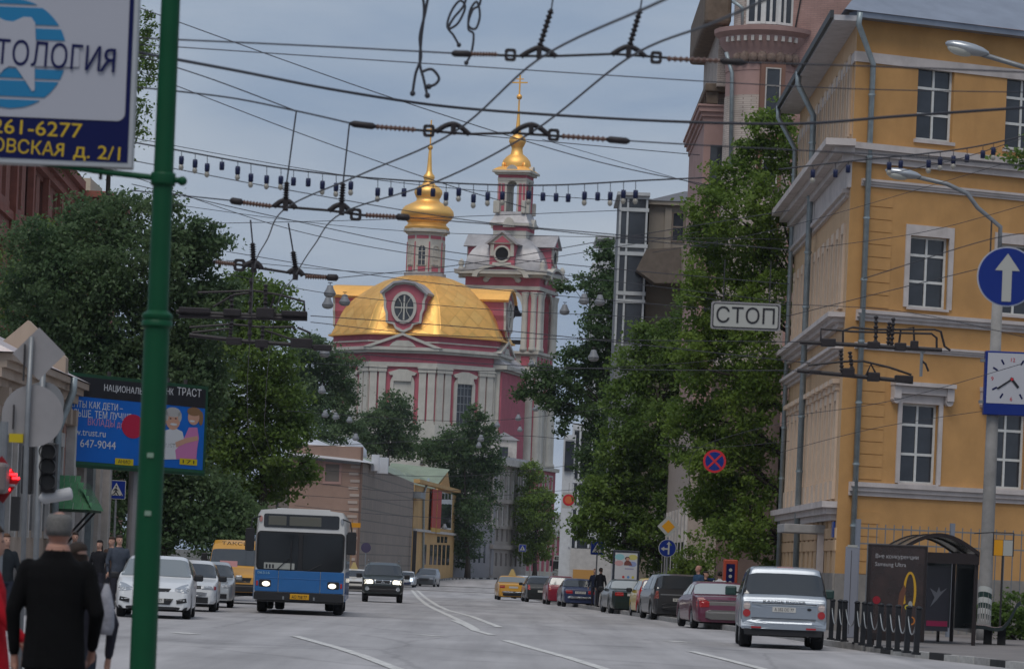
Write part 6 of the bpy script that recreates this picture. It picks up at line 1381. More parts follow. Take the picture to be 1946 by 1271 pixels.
# ================================================================== BUSES
def bus(label, px, d, yaw, blue, white, lit, lower_dark=True, group=None):
    o = thing('bus', label, 'bus', (xat(px, d), d, gz(d) + .006), R(yaw), group); W_, H_, L_ = 1.27, 2.92, 11.4
    mb_ = lambda: MB()
    b = MB()
    def ring(y, k, zl): return [(x * k, y, z) for x, z in ((W_, zl), (W_, 1.2), (W_ * .985, 2.2), (W_ * .96, 2.75), (W_ * .90, 2.88), (W_ * .6, 2.92), (0, 2.94), (-W_ * .6, 2.92), (-W_ * .90, 2.88), (-W_ * .96, 2.75), (-W_ * .985, 2.2), (-W_, 1.2), (-W_, zl))]
    rows = [ring(y, k, .42) for y, k in ((0, .965), (.05, .985), (.15, 1.0), (3, 1), (7, 1), (L_ - .1, 1), (L_, .98))]
    b.grid(rows, flip=True); n = 13; b.add(rows[0], [tuple(range(n))]); b.add(rows[-1], [tuple(range(n - 1, -1, -1))]); b.build('body', white, o, auto=45)
    z = lambda py: (1160 - py) * H_ / 193.0
    def fr(name, poly, m, y0=-.03, y1=.1): return MB().prism(poly, y0, y1).build(name, m, o, bevel=.008)
    fr('destination_panel', rrect(-1.05, 1.05, z(1001), z(976), .06), mat('black_glass', (.012, .013, .015), .08, spec=.8), -.02)
    fr('route_roller', rrect(-.34, .55, z(997), z(980), .02), mat('roller_blind', (.10, .10, .085), .6), -.026, .0); fr('route_number', rrect(-.92, -.42, z(997), z(980), .02), mat('roller_blind', (.10, .10, .085), .6), -.026, .0)
    for sx in (-1, 1): fr('marker_lamp', circle(sx * 1.13, z(986), .05, 12, rz=.09), M_tailpale if sx < 0 else M_lamp, -.03)
    fr('windscreen_frame', rrect(-1.22, 1.22, z(1080), z(1008), .12), M_plastic, -.012)
    gl = mat('bus_screen', (.014, .016, .018), .05, spec=.4)
    for x0, x1 in ((-1.17, -.06), (.06, 1.17)): fr('windscreen_pane', rrect(x0, x1, z(1078), z(1011), .08), gl, -.03, .0)
    fr('destination_card', rrect(-1.0, -.15, z(1078) + .01, z(1066), .01), mat('card_pale', (.30, .31, .29), .6), -.036, -.031)
    for k in range(3): fr('card_stripe', rrect(-.95 + k * .09, -.90 + k * .09, z(1076), z(1069), .005), M_ink, -.042, -.037)
    for x0, x1, lean in ((-.75, -.3, .34), (.12, .6, .2)): MB().tube([(x0 + .1, -.05, z(1079)), (x1, -.05, z(1079) + lean)], .012, 5).build('wiper', M_black, o); 
    MB().tube([(-.25, -.05, z(1078)), (-.25, -.05, z(1025))], .02, 5).build('driver_rail', M_plastic, o)
    for x0, x1 in ((-1.235, -.59), (-.575, .575), (.59, 1.235)): fr('front_panel', rrect(x0, x1, z(1119), z(1079.5), .02), blue, -.045)
    fr('front_moulding', rrect(-1.23, 1.23, z(1094) - .012, z(1094) + .012, .005), blue, -.053, -.044)
    for sx in (-1, 1):
        fr('headlight_bezel', rrect(min(sx * .78, sx * 1.12), max(sx * .78, sx * 1.12), z(1111), z(1097), .05), M_plastic, -.05); fr('headlight', [(sx * .92 + x, zz_) for x, zz_ in circle(0, z(1105), .11, 16, rz=.07)], lit, -.065, -.03); fr('indicator', rrect(min(sx * 1.14, sx * 1.20), max(sx * 1.14, sx * 1.20), z(1109), z(1100), .01), M_tail, -.055)
    fr('bumper', rrect(-1.25, 1.25, .38, z(1119.5), .06), M_plastic, -.09, .3); fr('bumper_groove', rrect(-1.2, 1.2, z(1138), z(1136), .004), M_rubber, -.096, -.085)
    p = fr('number_plate', rrect(-.24, .29, z(1132), z(1122), .01), M_plate_y, -.11, -.085); t_ = link('lettering', text_mesh('АО 758 77', .12, M_ink, .002, 'CENTER', width=.42), p); t_.location = (.02, -.115, z(1130))
    t_ = link('lettering', text_mesh('06316', .10, mat('fleet_number', (.25, .4, .5), .6), .002, 'LEFT', width=.34), o); t_.location = (-1.17, -.06, z(1087))
    for k in range(2): fr('tow_eye', rrect(-.45 + k * .85, -.40 + k * .85, z(1133), z(1127), .01), M_steel, -.1, -.08)
    for sx in (-1, 1):
        MB().tube([(sx * 1.15, -.02, 2.7), (sx * 1.36, -.16, 2.62), (sx * 1.40, -.18, 2.35)], .022, 6).build('mirror_arm', M_plastic, o); MB().prism(rrect(sx * 1.41 - .13, sx * 1.41 + .13, 1.72, 2.36, .06), -.24, -.14).build('wing_mirror', M_plastic, o, bevel=.02)
    Mx = Matrix.Rotation(math.pi / 2, 4, 'Y')
    tm_ = MB(Mx).lathe([(.25, -.14), (.44, -.14), (.48, -.09), (.48, .09), (.44, .14), (.25, .14)], 22).mesh('wheel', M_rubber, True); rm_ = MB(Mx).lathe([(.05, -.15), (.27, -.145), (.27, .145), (.05, .15)], 14).mesh('rim', M_rim, True)
    for y in (2.4, 8.6):
        for sx in (-1, 1):
            for k in range(2 if y > 5 else 1): w = part('wheel', tm_, o, (sx * (1.08 - k * .33), y, .48)); link('rim', rm_, w)
    MB().box(-1.05, 1.05, .3, 11, .34, .9).build('underbody', M_rubber, o)
    for sx in (-1, 1):
        MB().box(min(sx * 1.272, sx * 1.285), max(sx * 1.272, sx * 1.285), .3, 11.2, .40, 1.22).build('side_skirt', blue, o)
        for k in range(7): MB().box(min(sx * 1.26, sx * 1.278), max(sx * 1.26, sx * 1.278), .5 + k * 1.55, 1.85 + k * 1.55, 1.32, 2.3).build('side_window', gl, o)
    MB().box(-.75, .75, 2.0, 4.0, 2.925, 2.97).build('roof_hatch', white, o)
    return o
bus('blue and white city bus with lit headlamps heading towards the crossing', 566, 102.5, 2, paint('bus_blue', (.012, .105, .30), 0, .4), paint('bus_white', (.56, .56, .55), 0, .4), M_lampon)
bus('grey bus far down the street at the churchyard fence', 1070, 399, -16, paint('bus_grey', (.20, .21, .20), 0, .5), paint('bus_pale', (.30, .31, .30), 0, .5), M_lamp)
# ================================================================== SIGNS AND STREET FURNITURE
def panel_frame(p, q, name, label, cat):
    """an Empty at p whose local x runs towards q (horizontally), faces us with -y"""
    v = (q - p); return thing(name, label, cat, p, math.atan2(v.y, v.x))
def flat(poly, y, name, m, par, th=.004): return MB().prism(poly, y - th, y).build(name, m, par)
def txt(s, size, m, par, x, y, z, align='LEFT', width=None, bold=0.0, shear=0.0, name='lettering', ry=0.0, th=.0015):
    if s.endswith('Я') and width and len(s) > 1:      # the last letter drawn as a turned R
        lw = width / len(s) * .84; q = link(name, text_mesh('R', size, m, th, 'LEFT', width=lw), par); q.scale.x = -1; q.location = (x + width * math.cos(ry), y, z - width * math.sin(ry)); q.rotation_euler = (0, ry, 0); s = s[:-1]; width -= lw * 1.22
    o = link(name, text_mesh(s, size, m, th, align, bold, shear, width), par); o.location = (x, y, z); o.rotation_euler = (0, ry, 0); return o
M_navy = mat('navy_print', (.004, .007, .06), .5, spec=.15); M_wprint_shaded = mat('white_print_shaded', (.35, .36, .41), .45); M_yprint = mat('yellow_print', (.50, .34, .02), .5)  # white print greyed: the shade on the dental sign is in its colour
M_teal = mat('teal_print', (.012, .16, .33), .45); M_alu = mat('aluminium', (.42, .43, .44), .4, metal=.6)
M_green = mat('green_enamel', (.001, .058, .022), .5, spec=.22, var=.12, vscale=3, stain=.25, stcol=(.02, .06, .03), stscale=2)
M_sblue = mat('sign_blue', (.003, .020, .17), .4); M_swhite = mat('sign_white', (.36, .36, .335), .45); M_sback = mat('sign_back', (.26, .25, .255), .55, metal=.2, var=.1, vscale=3); M_sred = mat('sign_red', (.45, .02, .03), .4); M_syel = mat('sign_yellow', (.60, .27, .01), .4)

# --- green pole with the arm, 23 m away
gd_ = 23.0; k_ = gd_ / F
gp = thing('green_lamp_pole', 'green painted steel lamp pole with a collar carrying the dental sign', 'pole', (xat(281, gd_, 1036), gd_, .13))
def gzz(py): return zat(290, py, gd_) - .13
MB().lathe([(.13, 0), (.13, .12), (.084, .16), (.080, gzz(640)), (.080, gzz(624)), (.098, gzz(619)), (.099, gzz(612)), (.090, gzz(608)), (.099, gzz(604)), (.097, gzz(598)), (.066, gzz(590)), (.062, gzz(300)), (.058, gzz(-250))], 24).build('shaft', M_green, gp, auto=40)
MB().lathe([(.076, gzz(352)), (.078, gzz(346)), (.078, gzz(332)), (.076, gzz(328))], 20).build('clamp', M_green, gp, smooth=True)
MB().tube([(-.95, 0, gzz(312) - .0), (-.4, 0, gzz(330)), (.09, 0, gzz(341)), (.13, 0, gzz(342))], .019, 8).build('arm', M_green, gp, smooth=True)
MB().ball((.12, 0, gzz(342)), .03, 10, 7).build('arm_knob', M_green, gp, smooth=True)
for py in (870, 980): MB().box(-.02, .02, -.088, -.08, gzz(py), gzz(py) + .03).build('label_scrap', mat('old_paper', (.18, .26, .2), .8), gp)
# --- dental sign
sg = panel_frame(at(252, 322, gd_), at(252, 322, gd_) + Vector((1, .0, 0)), 'dental_sign', 'white and navy dental clinic signboard with a striped blue tooth logo', 'sign')
def S2(px, py): return ((px - 250 - (py - 320) * -.042) * k_, ((320 - py) + (px - 250) * .042) * k_)   # sign plane, metres from its lower right corner
sw, sh = 1.75, 1.55
MB().box(-sw, 0, -.03, .07, 0, sh).build('casing', M_alu, sg, bevel=.008)
flat([(-sw + .03, .035), (-.03, .035), (-.03, sh - .03), (-sw + .03, sh - .03)], -.031, 'navy_face', M_navy, sg)
flat(rrect(-sw + .07, -.058, .292, sh - .08, .05), -.036, 'white_field', M_wprint_shaded, sg)
cxl, czl = S2(22, 102); rl = 104 * k_
cpoly = circle(cxl, czl, rl, 48)
def strip(z0, z1):
    P_ = []
    for z in np.linspace(z0, z1, 7): P_.append((cxl + math.sqrt(max(0, rl * rl - (z - czl) ** 2)), z))
    return P_ + [(2 * cxl - x, z) for x, z in P_[::-1]]
for a_, b_ in ((-2, 8), (14, 46), (53, 74), (130, 148), (153, 183), (189, 206)):
    za, zb_ = S2(22, b_)[1], S2(22, a_)[1]; flat(strip(max(za, czl - rl), min(zb_, czl + rl)), -.041, 'logo_stripe', M_teal, sg)
tooth = [(-45, 34), (-30, 28), (-10, 30), (10, 40), (25, 42), (45, 33), (60, 34), (67, 45), (68, 80), (66, 120), (66, 172), (61, 174), (52, 160), (40, 142), (30, 128), (18, 126), (8, 132), (-8, 150), (-20, 172), (-28, 170), (-30, 130), (-45, 90)]
flat([S2(x, y) for x, y in tooth], -.046, 'tooth_logo', M_wprint_shaded, sg)
flat([S2(-160, 76), S2(150, 82), S2(150, 128), S2(-160, 122)], -.045, 'white_band', M_wprint_shaded, sg)
x_, z_ = S2(222, 128); txt('СТОМАТОЛОГИЯ', .215, M_navy, sg, x_ - 1.36, -.052, z_ + .012, width=1.36, bold=.002, ry=.035)
x_, z_ = S2(153, 262); txt('261-6277', .128, M_yprint, sg, x_ - .56, -.037, z_ + .012, width=.56, bold=.003, ry=.02)
x_, z_ = S2(226, 302); txt('ОВСКАЯ', .118, M_yprint, sg, x_ - .80, -.037, z_ + .018, width=.46, bold=.003, ry=.035); txt('д. 2/1', .12, M_yprint, sg, x_ - .29, -.037, z_ + .002, width=.29, bold=.003, ry=.035)
for x in (-.2, -1.2): MB().tube([(x, .02, 0), (x, .02, -.07)], .012, 6).build('bracket', M_dark, sg)

# --- sign backs and traffic lights on the left (42 m)
d2 = 42.0; k2 = d2 / F
tp = thing('traffic_sign_post', 'grey post carrying the backs of a diamond sign and a round sign', 'sign post', (xat(48, d2, 1030), d2, gz(d2) + .0))
T2 = lambda px, py, dy=0: tuple(at(px, py, d2 + dy) - tp.location)
MB().tube([(0, 0, 0), T2(52, 800), T2(60, 640)], .03, 10).build('post', M_steel, tp, smooth=True)
def back(px, py, rpx, n, rot, name, m, dy, par, dd=d2, loc=None):
    c_ = at(px, py, dd + dy) - (loc if loc is not None else par.location); r = rpx * dd / F
    P_ = [(c_.x + r * math.cos(rot + 2 * math.pi * k / n), c_.z + r * math.sin(rot + 2 * math.pi * k / n)) for k in range(n)]
    return MB().prism(P_, c_.y - .004, c_.y + .004).build(name, m, par)
o = back(74, 672, 50, 4, .03, 'diamond_plate', M_sback, .05, tp); MB().box(T2(74, 0)[0] - .006, T2(74, 0)[0] + .012, -.0, .03, T2(74, 725)[2], T2(74, 655)[2]).build('stiffener', M_dark, o)
o = back(62, 790, 59, 32, 0, 'round_plate', M_sback, .06, tp); MB().box(T2(58, 0)[0] - .006, T2(58, 0)[0] + .012, 0, .03, T2(60, 800)[2] - .1, T2(60, 770)[2]).build('stiffener', M_dark, o)
c_ = T2(30, 832); MB().box(c_[0] - .08, c_[0] + .08, c_[1] + .02, c_[1] + .05, c_[2] - .05, c_[2] + .05).build('yellow_sticker', mat('sticker_yellow', (.42, .32, .01), .6), o)
tp2 = thing('traffic_light', 'dark unlit traffic light with a second round sign back above it', 'traffic light', (xat(70, 44, 1030), 44, gz(44)))
T3 = lambda px, py, dy=0: tuple(at(px, py, 44 + dy) - tp2.location)
MB().tube([(0, 0, 0), T3(82, 700)], .035, 10).build('post', M_steel, tp2, smooth=True); back(82, 765, 40, 28, 0, 'round_plate', mat('sign_back_dark', (.17, .175, .185), .6), .06, tp2, 44)
a_, b_ = T3(78, 935), T3(110, 842); hs_ = MB().box(a_[0], b_[0], -.12, .12, a_[2], b_[2]).build('housing', M_plastic, tp2, bevel=.02)
for py in (862, 890, 918):
    c_ = T3(94, py); MB().prism(circle(c_[0], c_[2], .085, 18), -.14, -.12).build('lens', mat('lens_dead', (.035, .033, .032), .25), hs_); b = MB(); b.tube([(c_[0], -.13, c_[2] + .02), (c_[0], -.24, c_[2] + .02)], .1, 14, caps=False); b.build('visor', M_plastic, hs_)
a_, b_ = T3(38, 938), T3(64, 842); MB().box(a_[0], b_[0], .02, .2, a_[2], b_[2]).build('housing', M_plastic, tp2, bevel=.02)
c_ = T3(106, 942); MB(Matrix.Translation(c_) @ Matrix.Rotation(R(78), 4, 'Y')).lathe([(.04, -.20), (.07, -.15), (.075, .18), (.05, .2)], 14).build('lamp_hood', mat('hood_pale', (.42, .42, .43), .5), tp2, smooth=True)
MB().box(T3(62, 0)[0], T3(78, 0)[0], -.05, .05, T3(70, 1010)[2], T3(70, 945)[2]).build('control_box', M_plastic, tp2)
# red arrow light at the frame edge
ra = thing('red_arrow_light', 'traffic light with a lit red arrow on a red diamond backboard', 'traffic light', (xat(-4, 36, 1030), 36, gz(36)))
T4 = lambda px, py, dy=0: tuple(at(px, py, 36 + dy) - ra.location)
MB().tube([(0, .1, 0), (0, .1, T4(0, 800)[2])], .04, 8).build('post', M_steel, ra)
P_ = [T4(4, 866), T4(38, 912), T4(6, 956), T4(-50, 912)]; MB().prism([(p[0], p[2]) for p in P_], -.01, .01).build('backboard', mat('red_board', (.20, .008, .012), .4), ra)
a_ = T4(2, 938); b_ = T4(-40, 878); MB().box(b_[0], T4(20, 900)[0], -.34, -.015, a_[2], b_[2]).build('housing', mat('housing_grey', (.16, .13, .125), .5), ra, bevel=.04)
for k, (x0, x1, py) in enumerate(((14, 22, 894), (18, 33, 901), (24, 38, 908), (14, 30, 922), (12, 20, 930))):
    b = MB(); z0 = T4(20, py)[2]; b.box(T4(x0, py)[0], T4(x1, py)[0], -.045, -.012, z0 - .012, z0 + .012); b.build('lit_segment', mat('red_led', (1.0, .02, .03), .3, emit=3.0) if k != 3 else mat('led_off', (.3, .3, .32), .3), ra, bevel=.004)
# --- billboard
pA, pB = at(118, 884, 107.5), at(386, 888, 113.5)
bb = panel_frame(pA, pB, 'billboard', 'blue bank billboard in a green frame between the tan house and the trees', 'billboard')
ang_b = math.atan2(pB.y - pA.y, pB.x - pA.x); WB = (Vector((pB.x, pB.y)) - Vector((pA.x, pA.y))).length; zl_b = pA.z; tilt = (pB.z - pA.z)
HB = at(140, 712, 107.6).z - pA.z
MB().box(-.12, WB + .1, .0, .28, -.02, HB + .08).build('frame', mat('billboard_green', (.01, .06, .03), .5), bb)
BU = lambda px: (Facade(None, (pA.x, pA.y), (pB.x - pA.x, pB.y - pA.y))).pix(px, 800)[0]
BP = lambda px, py: (lambda r: (r[0], r[1] - pA.z))(Facade(None, (pA.x, pA.y), (pB.x - pA.x, pB.y - pA.y)).pix(px, py))
def bpoly(pts): return [BP(x, y) for x, y in pts]
M_bblue = mat('poster_blue', (.006, .12, .48), .5, spec=.15, var=.08, vscale=.6)
zt_b = HB - .02; zs_b = HB - .60
flat([(0.02, .16), (WB - .04, .16), (WB - .04, zt_b), (.02, zt_b)], -.005, 'poster', M_bblue, bb); flat([(0.02, zs_b), (WB - .04, zs_b), (WB - .04, zt_b), (.02, zt_b)], -.011, 'poster_header', mat('poster_black', (.012, .014, .02), .5), bb)
flat([(-.05, .06), (WB + .02, .06), (WB + .02, .15), (-.05, .15)], -.012, 'frame_lip', mat('billboard_green2', (.012, .085, .045), .5), bb)
M_pw = mat('poster_white', (.55, .56, .58), .5)
def ptxt(s, x0, x1, py, hpx, m=M_pw, bold=.004):
    a_, z_ = BP(x0, py); b_, _ = BP(x1, py); txt(s, hpx * .0165, m, bb, a_, -.016, z_, width=b_ - a_, bold=bold)
ptxt('тrust', 126, 166, 737, 21); ptxt('НАЦИОНАЛЬНЫЙ', 196, 296, 742, 16); ptxt('БАНК', 301, 328, 748, 17); ptxt('ТРАСТ', 335, 381, 750, 20, bold=.008)
ptxt('ПРОЦЕНТЫ КАК ДЕТИ –', 100, 232, 769, 17); ptxt('ЧЕМ БОЛЬШЕ, ТЕМ ЛУЧШЕ', 90, 248, 786, 18); ptxt('ВКЛАДЫ до', 165, 234, 807, 17, mat('poster_pink', (.45, .22, .35), .5)); ptxt('www.trust.ru', 120, 200, 824, 18); ptxt('(495) 647-9044', 106, 218, 845, 20)
c_ = BP(252, 810); flat(circle(c_[0], c_[1], .56, 28, rz=.36), -.015, 'red_roundel', mat('poster_red', (.42, .01, .05), .5), bb); ptxt('18%', 238, 278, 818, 26)
# printed family group: generic figures in flat print
skin_p, hair_p, pink_p = mat('print_skin', (.50, .28, .2), .6), mat('print_grey_hair', (.38, .37, .36), .6), mat('print_pink', (.50, .17, .36), .6)
def pell(px, py, rx, ry, m, y, name, rot=0): 
    c_ = BP(px, py); flat([(c_[0] + x, c_[1] + z) for x, z in [(rx * .030 * math.cos(a), ry * .0165 * math.sin(a)) for a in np.linspace(0, 2 * math.pi, 20, endpoint=False)]], y, name, m, bb, .0015)
flat(bpoly([(297, 873), (300, 842), (312, 818), (330, 812), (346, 820), (352, 850), (352, 872)]), -.016, 'printed_shirt', M_pw, bb, .0015)
pell(328, 797, 12.5, 19, skin_p, -.018, 'printed_face'); pell(328, 783, 13, 9, hair_p, -.0195, 'printed_hair'); pell(316, 790, 3, 9, hair_p, -.0195, 'printed_hair'); pell(341, 792, 3, 9, hair_p, -.0195, 'printed_hair'); pell(329, 806, 6, 2.2, M_pw, -.021, 'printed_smile'); 
for x in (323, 333): pell(x, 795, 1.8, 1.2, M_ink, -.021, 'printed_eye')
ptxt('ТRUST', 300, 332, 848, 11, M_ink)
flat(bpoly([(334, 872), (332, 855), (344, 842), (352, 826), (358, 812), (374, 812), (377, 832), (374, 850), (372, 872)]), -.0175, 'printed_dress', pink_p, bb, .0015)
pell(367, 793, 10, 14, skin_p, -.019, 'printed_face'); pell(368, 782, 12, 8, mat('print_brown_hair', (.22, .12, .06), .6), -.0205, 'printed_hair'); pell(381, 795, 4, 13, mat('print_brown_hair', (.22, .12, .06), .6), -.0185, 'printed_hair'); pell(364, 800, 4.5, 1.8, M_pw, -.0215, 'printed_smile')
flat(bpoly([(332, 840), (352, 832), (374, 828), (376, 836), (352, 842), (334, 850)]), -.0205, 'printed_arm', skin_p, bb, .0015)
pell(306, 800, 8, 15, skin_p, -.0165, 'printed_face'); pell(305, 786, 9, 7, M_ink, -.018, 'printed_hair'); flat(bpoly([(298, 845), (298, 818), (312, 818), (314, 840)]), -.0155, 'printed_jumper', mat('print_dark', (.05, .04, .05), .6), bb, .0015)
for x, s_ in ((235, 'АНИО'), (357, '171')):
    c_ = BP(x, 877); flat(rrect(c_[0] - .45, c_[0] + .45, c_[1] - .10, c_[1] + .09, .01), -.02, 'owner_plate', mat('plate_yellow', (.55, .42, .01), .5), bb); txt(s_, .15, M_ink, bb, c_[0], -.024, c_[1] - .055, 'CENTER', width=.6, bold=.003)
MB().tube([(WB * .56, .3, .0), (WB * .56, .3, gz(112) - pA.z)], .17, 12).build('pillar', M_sback, bb)
for x in (.3, .55, .72, .85): MB().box(WB * x, WB * x + .06, .0, .1, HB + .08, HB + .22).build('floodlight', M_dark, bb)

# --- sign posts
def plate_sign(par, c_, name, parts):
    for poly, m, y, nm in parts: flat([(c_[0] + x, c_[2] + z) for x, z in poly], c_[1] + y, nm, m, par, .006)
def walker(s):   # pedestrian pictogram, unit box
    return [[(-.10, .22), (.02, .26), (.10, .10), (.20, .02), (.17, -.02), (.06, .04), (.04, -.08), (.16, -.24), (.18, -.36), (.10, -.36), (.08, -.26), (-.04, -.14), (-.10, -.26), (-.22, -.36), (-.28, -.32), (-.16, -.20), (-.08, -.02), (-.08, .08), (-.18, .02), (-.18, -.06), (-.23, -.04), (-.22, .08)]]
def crossing_sign(label, px, py, d, size, post=True, group=None):
    o = thing('crossing_sign', label, 'sign', (xat(px, d), d, gz(d) + .12), 0, group); c_ = tuple(at(px, py, d) - o.location); h = size / 2
    MB().tube([(c_[0], .05, 0), (c_[0], .05, c_[2] + h)], .035, 8).build('post', M_steel, o)
    plate_sign(o, (c_[0], -.0, c_[2]), 'plate', [(rrect(-h, h, -h, h, h * .12), M_swhite, 0, 'border'), (rrect(-h * .93, h * .93, -h * .93, h * .93, h * .1), M_sblue, -.007, 'plate'), ([(-h * .74, -h * .62), (h * .74, -h * .62), (0, h * .74)], M_swhite, -.014, 'triangle')])
    sc = size * .78
    flat([(c_[0] + x * sc * .8, c_[2] - h * .12 + z * sc * .72) for x, z in walker(1)[0]], -.021, 'walking_figure', M_ink, o, .005); flat(circle(c_[0], c_[2] + h * .32, h * .09, 12), -.021, 'figure_head', M_ink, o, .005)
    for k in range(4): x = c_[0] - h * .5 + k * h * .33; flat([(x, c_[2] - h * .60), (x + h * .10, c_[2] - h * .60), (x + h * .16, c_[2] - h * .50), (x + h * .06, c_[2] - h * .50)], -.021, 'zebra_bar', M_ink, o, .005)
    return o
crossing_sign('blue pedestrian crossing sign at the tree by the tan house', 221, 930, 121, .62, group='pedestrian crossing signs')
crossing_sign('blue pedestrian crossing sign on the post left of the ad light box', 1135, 1041, 171, .64, group='pedestrian crossing signs')
crossing_sign('small blue pedestrian crossing sign below the bright tree by the churchyard fence', 993, 1041, 380, .75, group='pedestrian crossing signs')
# priority diamond over a blue round sign
o = thing('priority_sign_post', 'post with yellow priority diamond above a round blue straight-or-left sign', 'sign', (xat(1268, 140), 140, gz(140) + .12)); c_ = at(1270, 1000, 140) - o.location; u_ = 140 / F
MB().tube([(c_.x, .05, 0), (c_.x, .05, c_.z + .4)], .035, 8).build('post', M_steel, o)
dm = lambda r, z: [(c_.x - r, z), (c_.x, z - r), (c_.x + r, z), (c_.x, z + r)]
flat(dm(21 * u_, c_.z), 0, 'diamond_border', M_swhite, o, .008); flat(dm(12.5 * u_, c_.z), -.009, 'diamond', M_syel, o, .006)
z2 = (at(1268, 1041, 140) - o.location).z; flat(circle(c_.x, z2, 17 * u_, 32), 0, 'disc_border', M_swhite, o, .008); flat(circle(c_.x, z2, 15.8 * u_, 32), -.009, 'disc', M_sblue, o, .006)
flat([(c_.x + .02, z2 - .24), (c_.x + .08, z2 - .24), (c_.x + .08, z2 + .14), (c_.x + .14, z2 + .14), (c_.x + .05, z2 + .26), (c_.x - .04, z2 + .14), (c_.x + .02, z2 + .14)], -.017, 'arrow', M_swhite, o, .005); flat([(c_.x + .02, z2 - .06), (c_.x + .02, z2 + .0), (c_.x - .12, z2 + .0), (c_.x - .12, z2 + .06), (c_.x - .25, z2 - .03), (c_.x - .12, z2 - .12), (c_.x - .12, z2 - .06)], -.017, 'arrow', M_swhite, o, .005)
# hanging signs
def hang(o, c_, up, xs_):
    for x in xs_: MB().tube([(c_.x + x, 0.02, c_.z + .1), (c_.x + x, .02, c_.z + up)], .008, 5).build('hanger', M_dark, o)
d3 = 48.0; o = thing('stop_sign', 'rectangular white sign reading СТОП hung over the street', 'sign', at(1416, 627, d3)); k3 = d3 / F
MB().prism(rrect(-66 * k3, 66 * k3, 0, 52 * k3, .03), -.015, .03).build('casing', M_sback, o); flat(rrect(-63 * k3, 63 * k3, .018, 49 * k3, .03), -.016, 'edge_line', M_plastic, o, .004); flat(rrect(-61 * k3, 61 * k3, .032, 47 * k3, .025), -.021, 'face', M_swhite, o, .004)
txt('СТОП', .285, M_ink, o, 0, -.029, .085, 'CENTER', width=.76, bold=.006)
for x in (-.3, .3): MB().tube([(x, 0, 52 * k3), (x, 0, 52 * k3 + .55)], .008, 5).build('hanger', M_dark, o)
d4 = 110.0; o = thing('no_stopping_sign', 'round blue no stopping sign with red cross hanging before the tall green tree', 'sign', at(1357, 898, d4)); k4 = d4 / F; r4 = 22 * k4
flat(circle(0, r4, r4, 36), 0, 'red_rim', M_sred, o, .01); flat(circle(0, r4, r4 * .80, 36), -.011, 'blue_disc', M_sblue, o, .006)
for s_ in (-1, 1): q = [(x, z) for x, z in ((-.80, -.09), (.80, -.09), (.80, .09), (-.80, .09))]; w = R(45) * s_; flat([(r4 * (x * math.cos(w) - z * math.sin(w)), r4 + r4 * (x * math.sin(w) + z * math.cos(w))) for x, z in q], -.018 - .004 * s_, 'red_bar', M_sred, o, .004)
MB().tube([(0, .02, r4 * 2), (0, .02, r4 * 2 + .5)], .01, 5).build('hanger', M_dark, o)
d5 = 43.0; o = thing('one_way_sign', 'large round blue sign with white upward arrow in front of the yellow building', 'sign', at(1911, 583, d5)); k5 = d5 / F; r5 = 57 * k5
flat(circle(0, r5, r5, 44), 0, 'white_rim', mat('rim_pale', (.36, .38, .45), .5), o, .012); flat(circle(0, r5, r5 * .955, 44), -.013, 'blue_disc', M_sblue, o, .006)
flat([(-.055, .06), (.055, .06), (.055, .42), (.145, .42), (0, .62), (-.145, .42), (-.055, .42)], -.021, 'arrow', M_swhite, o, .005)
MB().tube([(-.2, .03, r5 * 1.8), (-.2, .03, r5 * 2 + .3)], .01, 5).build('hanger', M_dark, o); MB().tube([(.2, .03, r5 * 1.8), (.2, .03, r5 * 2 + .3)], .01, 5).build('hanger', M_dark, o)
# small far signs
o = thing('speed_sign', 'small white round sign with red ring hanging beside the white office building', 'sign', at(1080, 962, 250)); r = 11 * 250 / F
MB().box(-.42, .42, 0, .02, -.12, .95).build('backing_plate', M_swhite, o); flat(circle(0, r + .05, r, 24), -.004, 'red_ring', M_sred, o, .01); flat(circle(0, r + .05, r * .66, 24), -.016, 'centre', mat('orange_print', (.5, .12, .04), .5), o, .005); MB().tube([(0, .03, .9), (0, .03, 1.6)], .012, 5).build('hanger', M_dark, o)
o = thing('work_sign_post', 'thin post with a small orange plate in front of the netted wall', 'sign', (xat(664, 240), 240, gz(240) + .12)); MB().tube([(0, 0, 0), (0, 0, (at(668, 985, 240) - o.location).z)], .05, 8).build('post', mat('rust_post', (.28, .17, .09), .7), o); z_ = (at(668, 997, 240) - o.location).z; MB().box(-.05, .55, -.06, -.055, z_ - .15, z_ + .15).build('plate', mat('orange_plate', (.55, .24, .01), .5), o)
o = thing('no_parking_disc', 'dark round sign on a post before the netted wall', 'sign', (xat(692, 250), 250, gz(250) + .12)); z_ = (at(692, 1040, 250) - o.location).z; MB().tube([(0, .04, 0), (0, .04, z_)], .04, 8).build('post', M_steel, o); flat(circle(0, z_, .34, 24), 0, 'disc', mat('disc_violet', (.05, .04, .08), .6), o, .01)
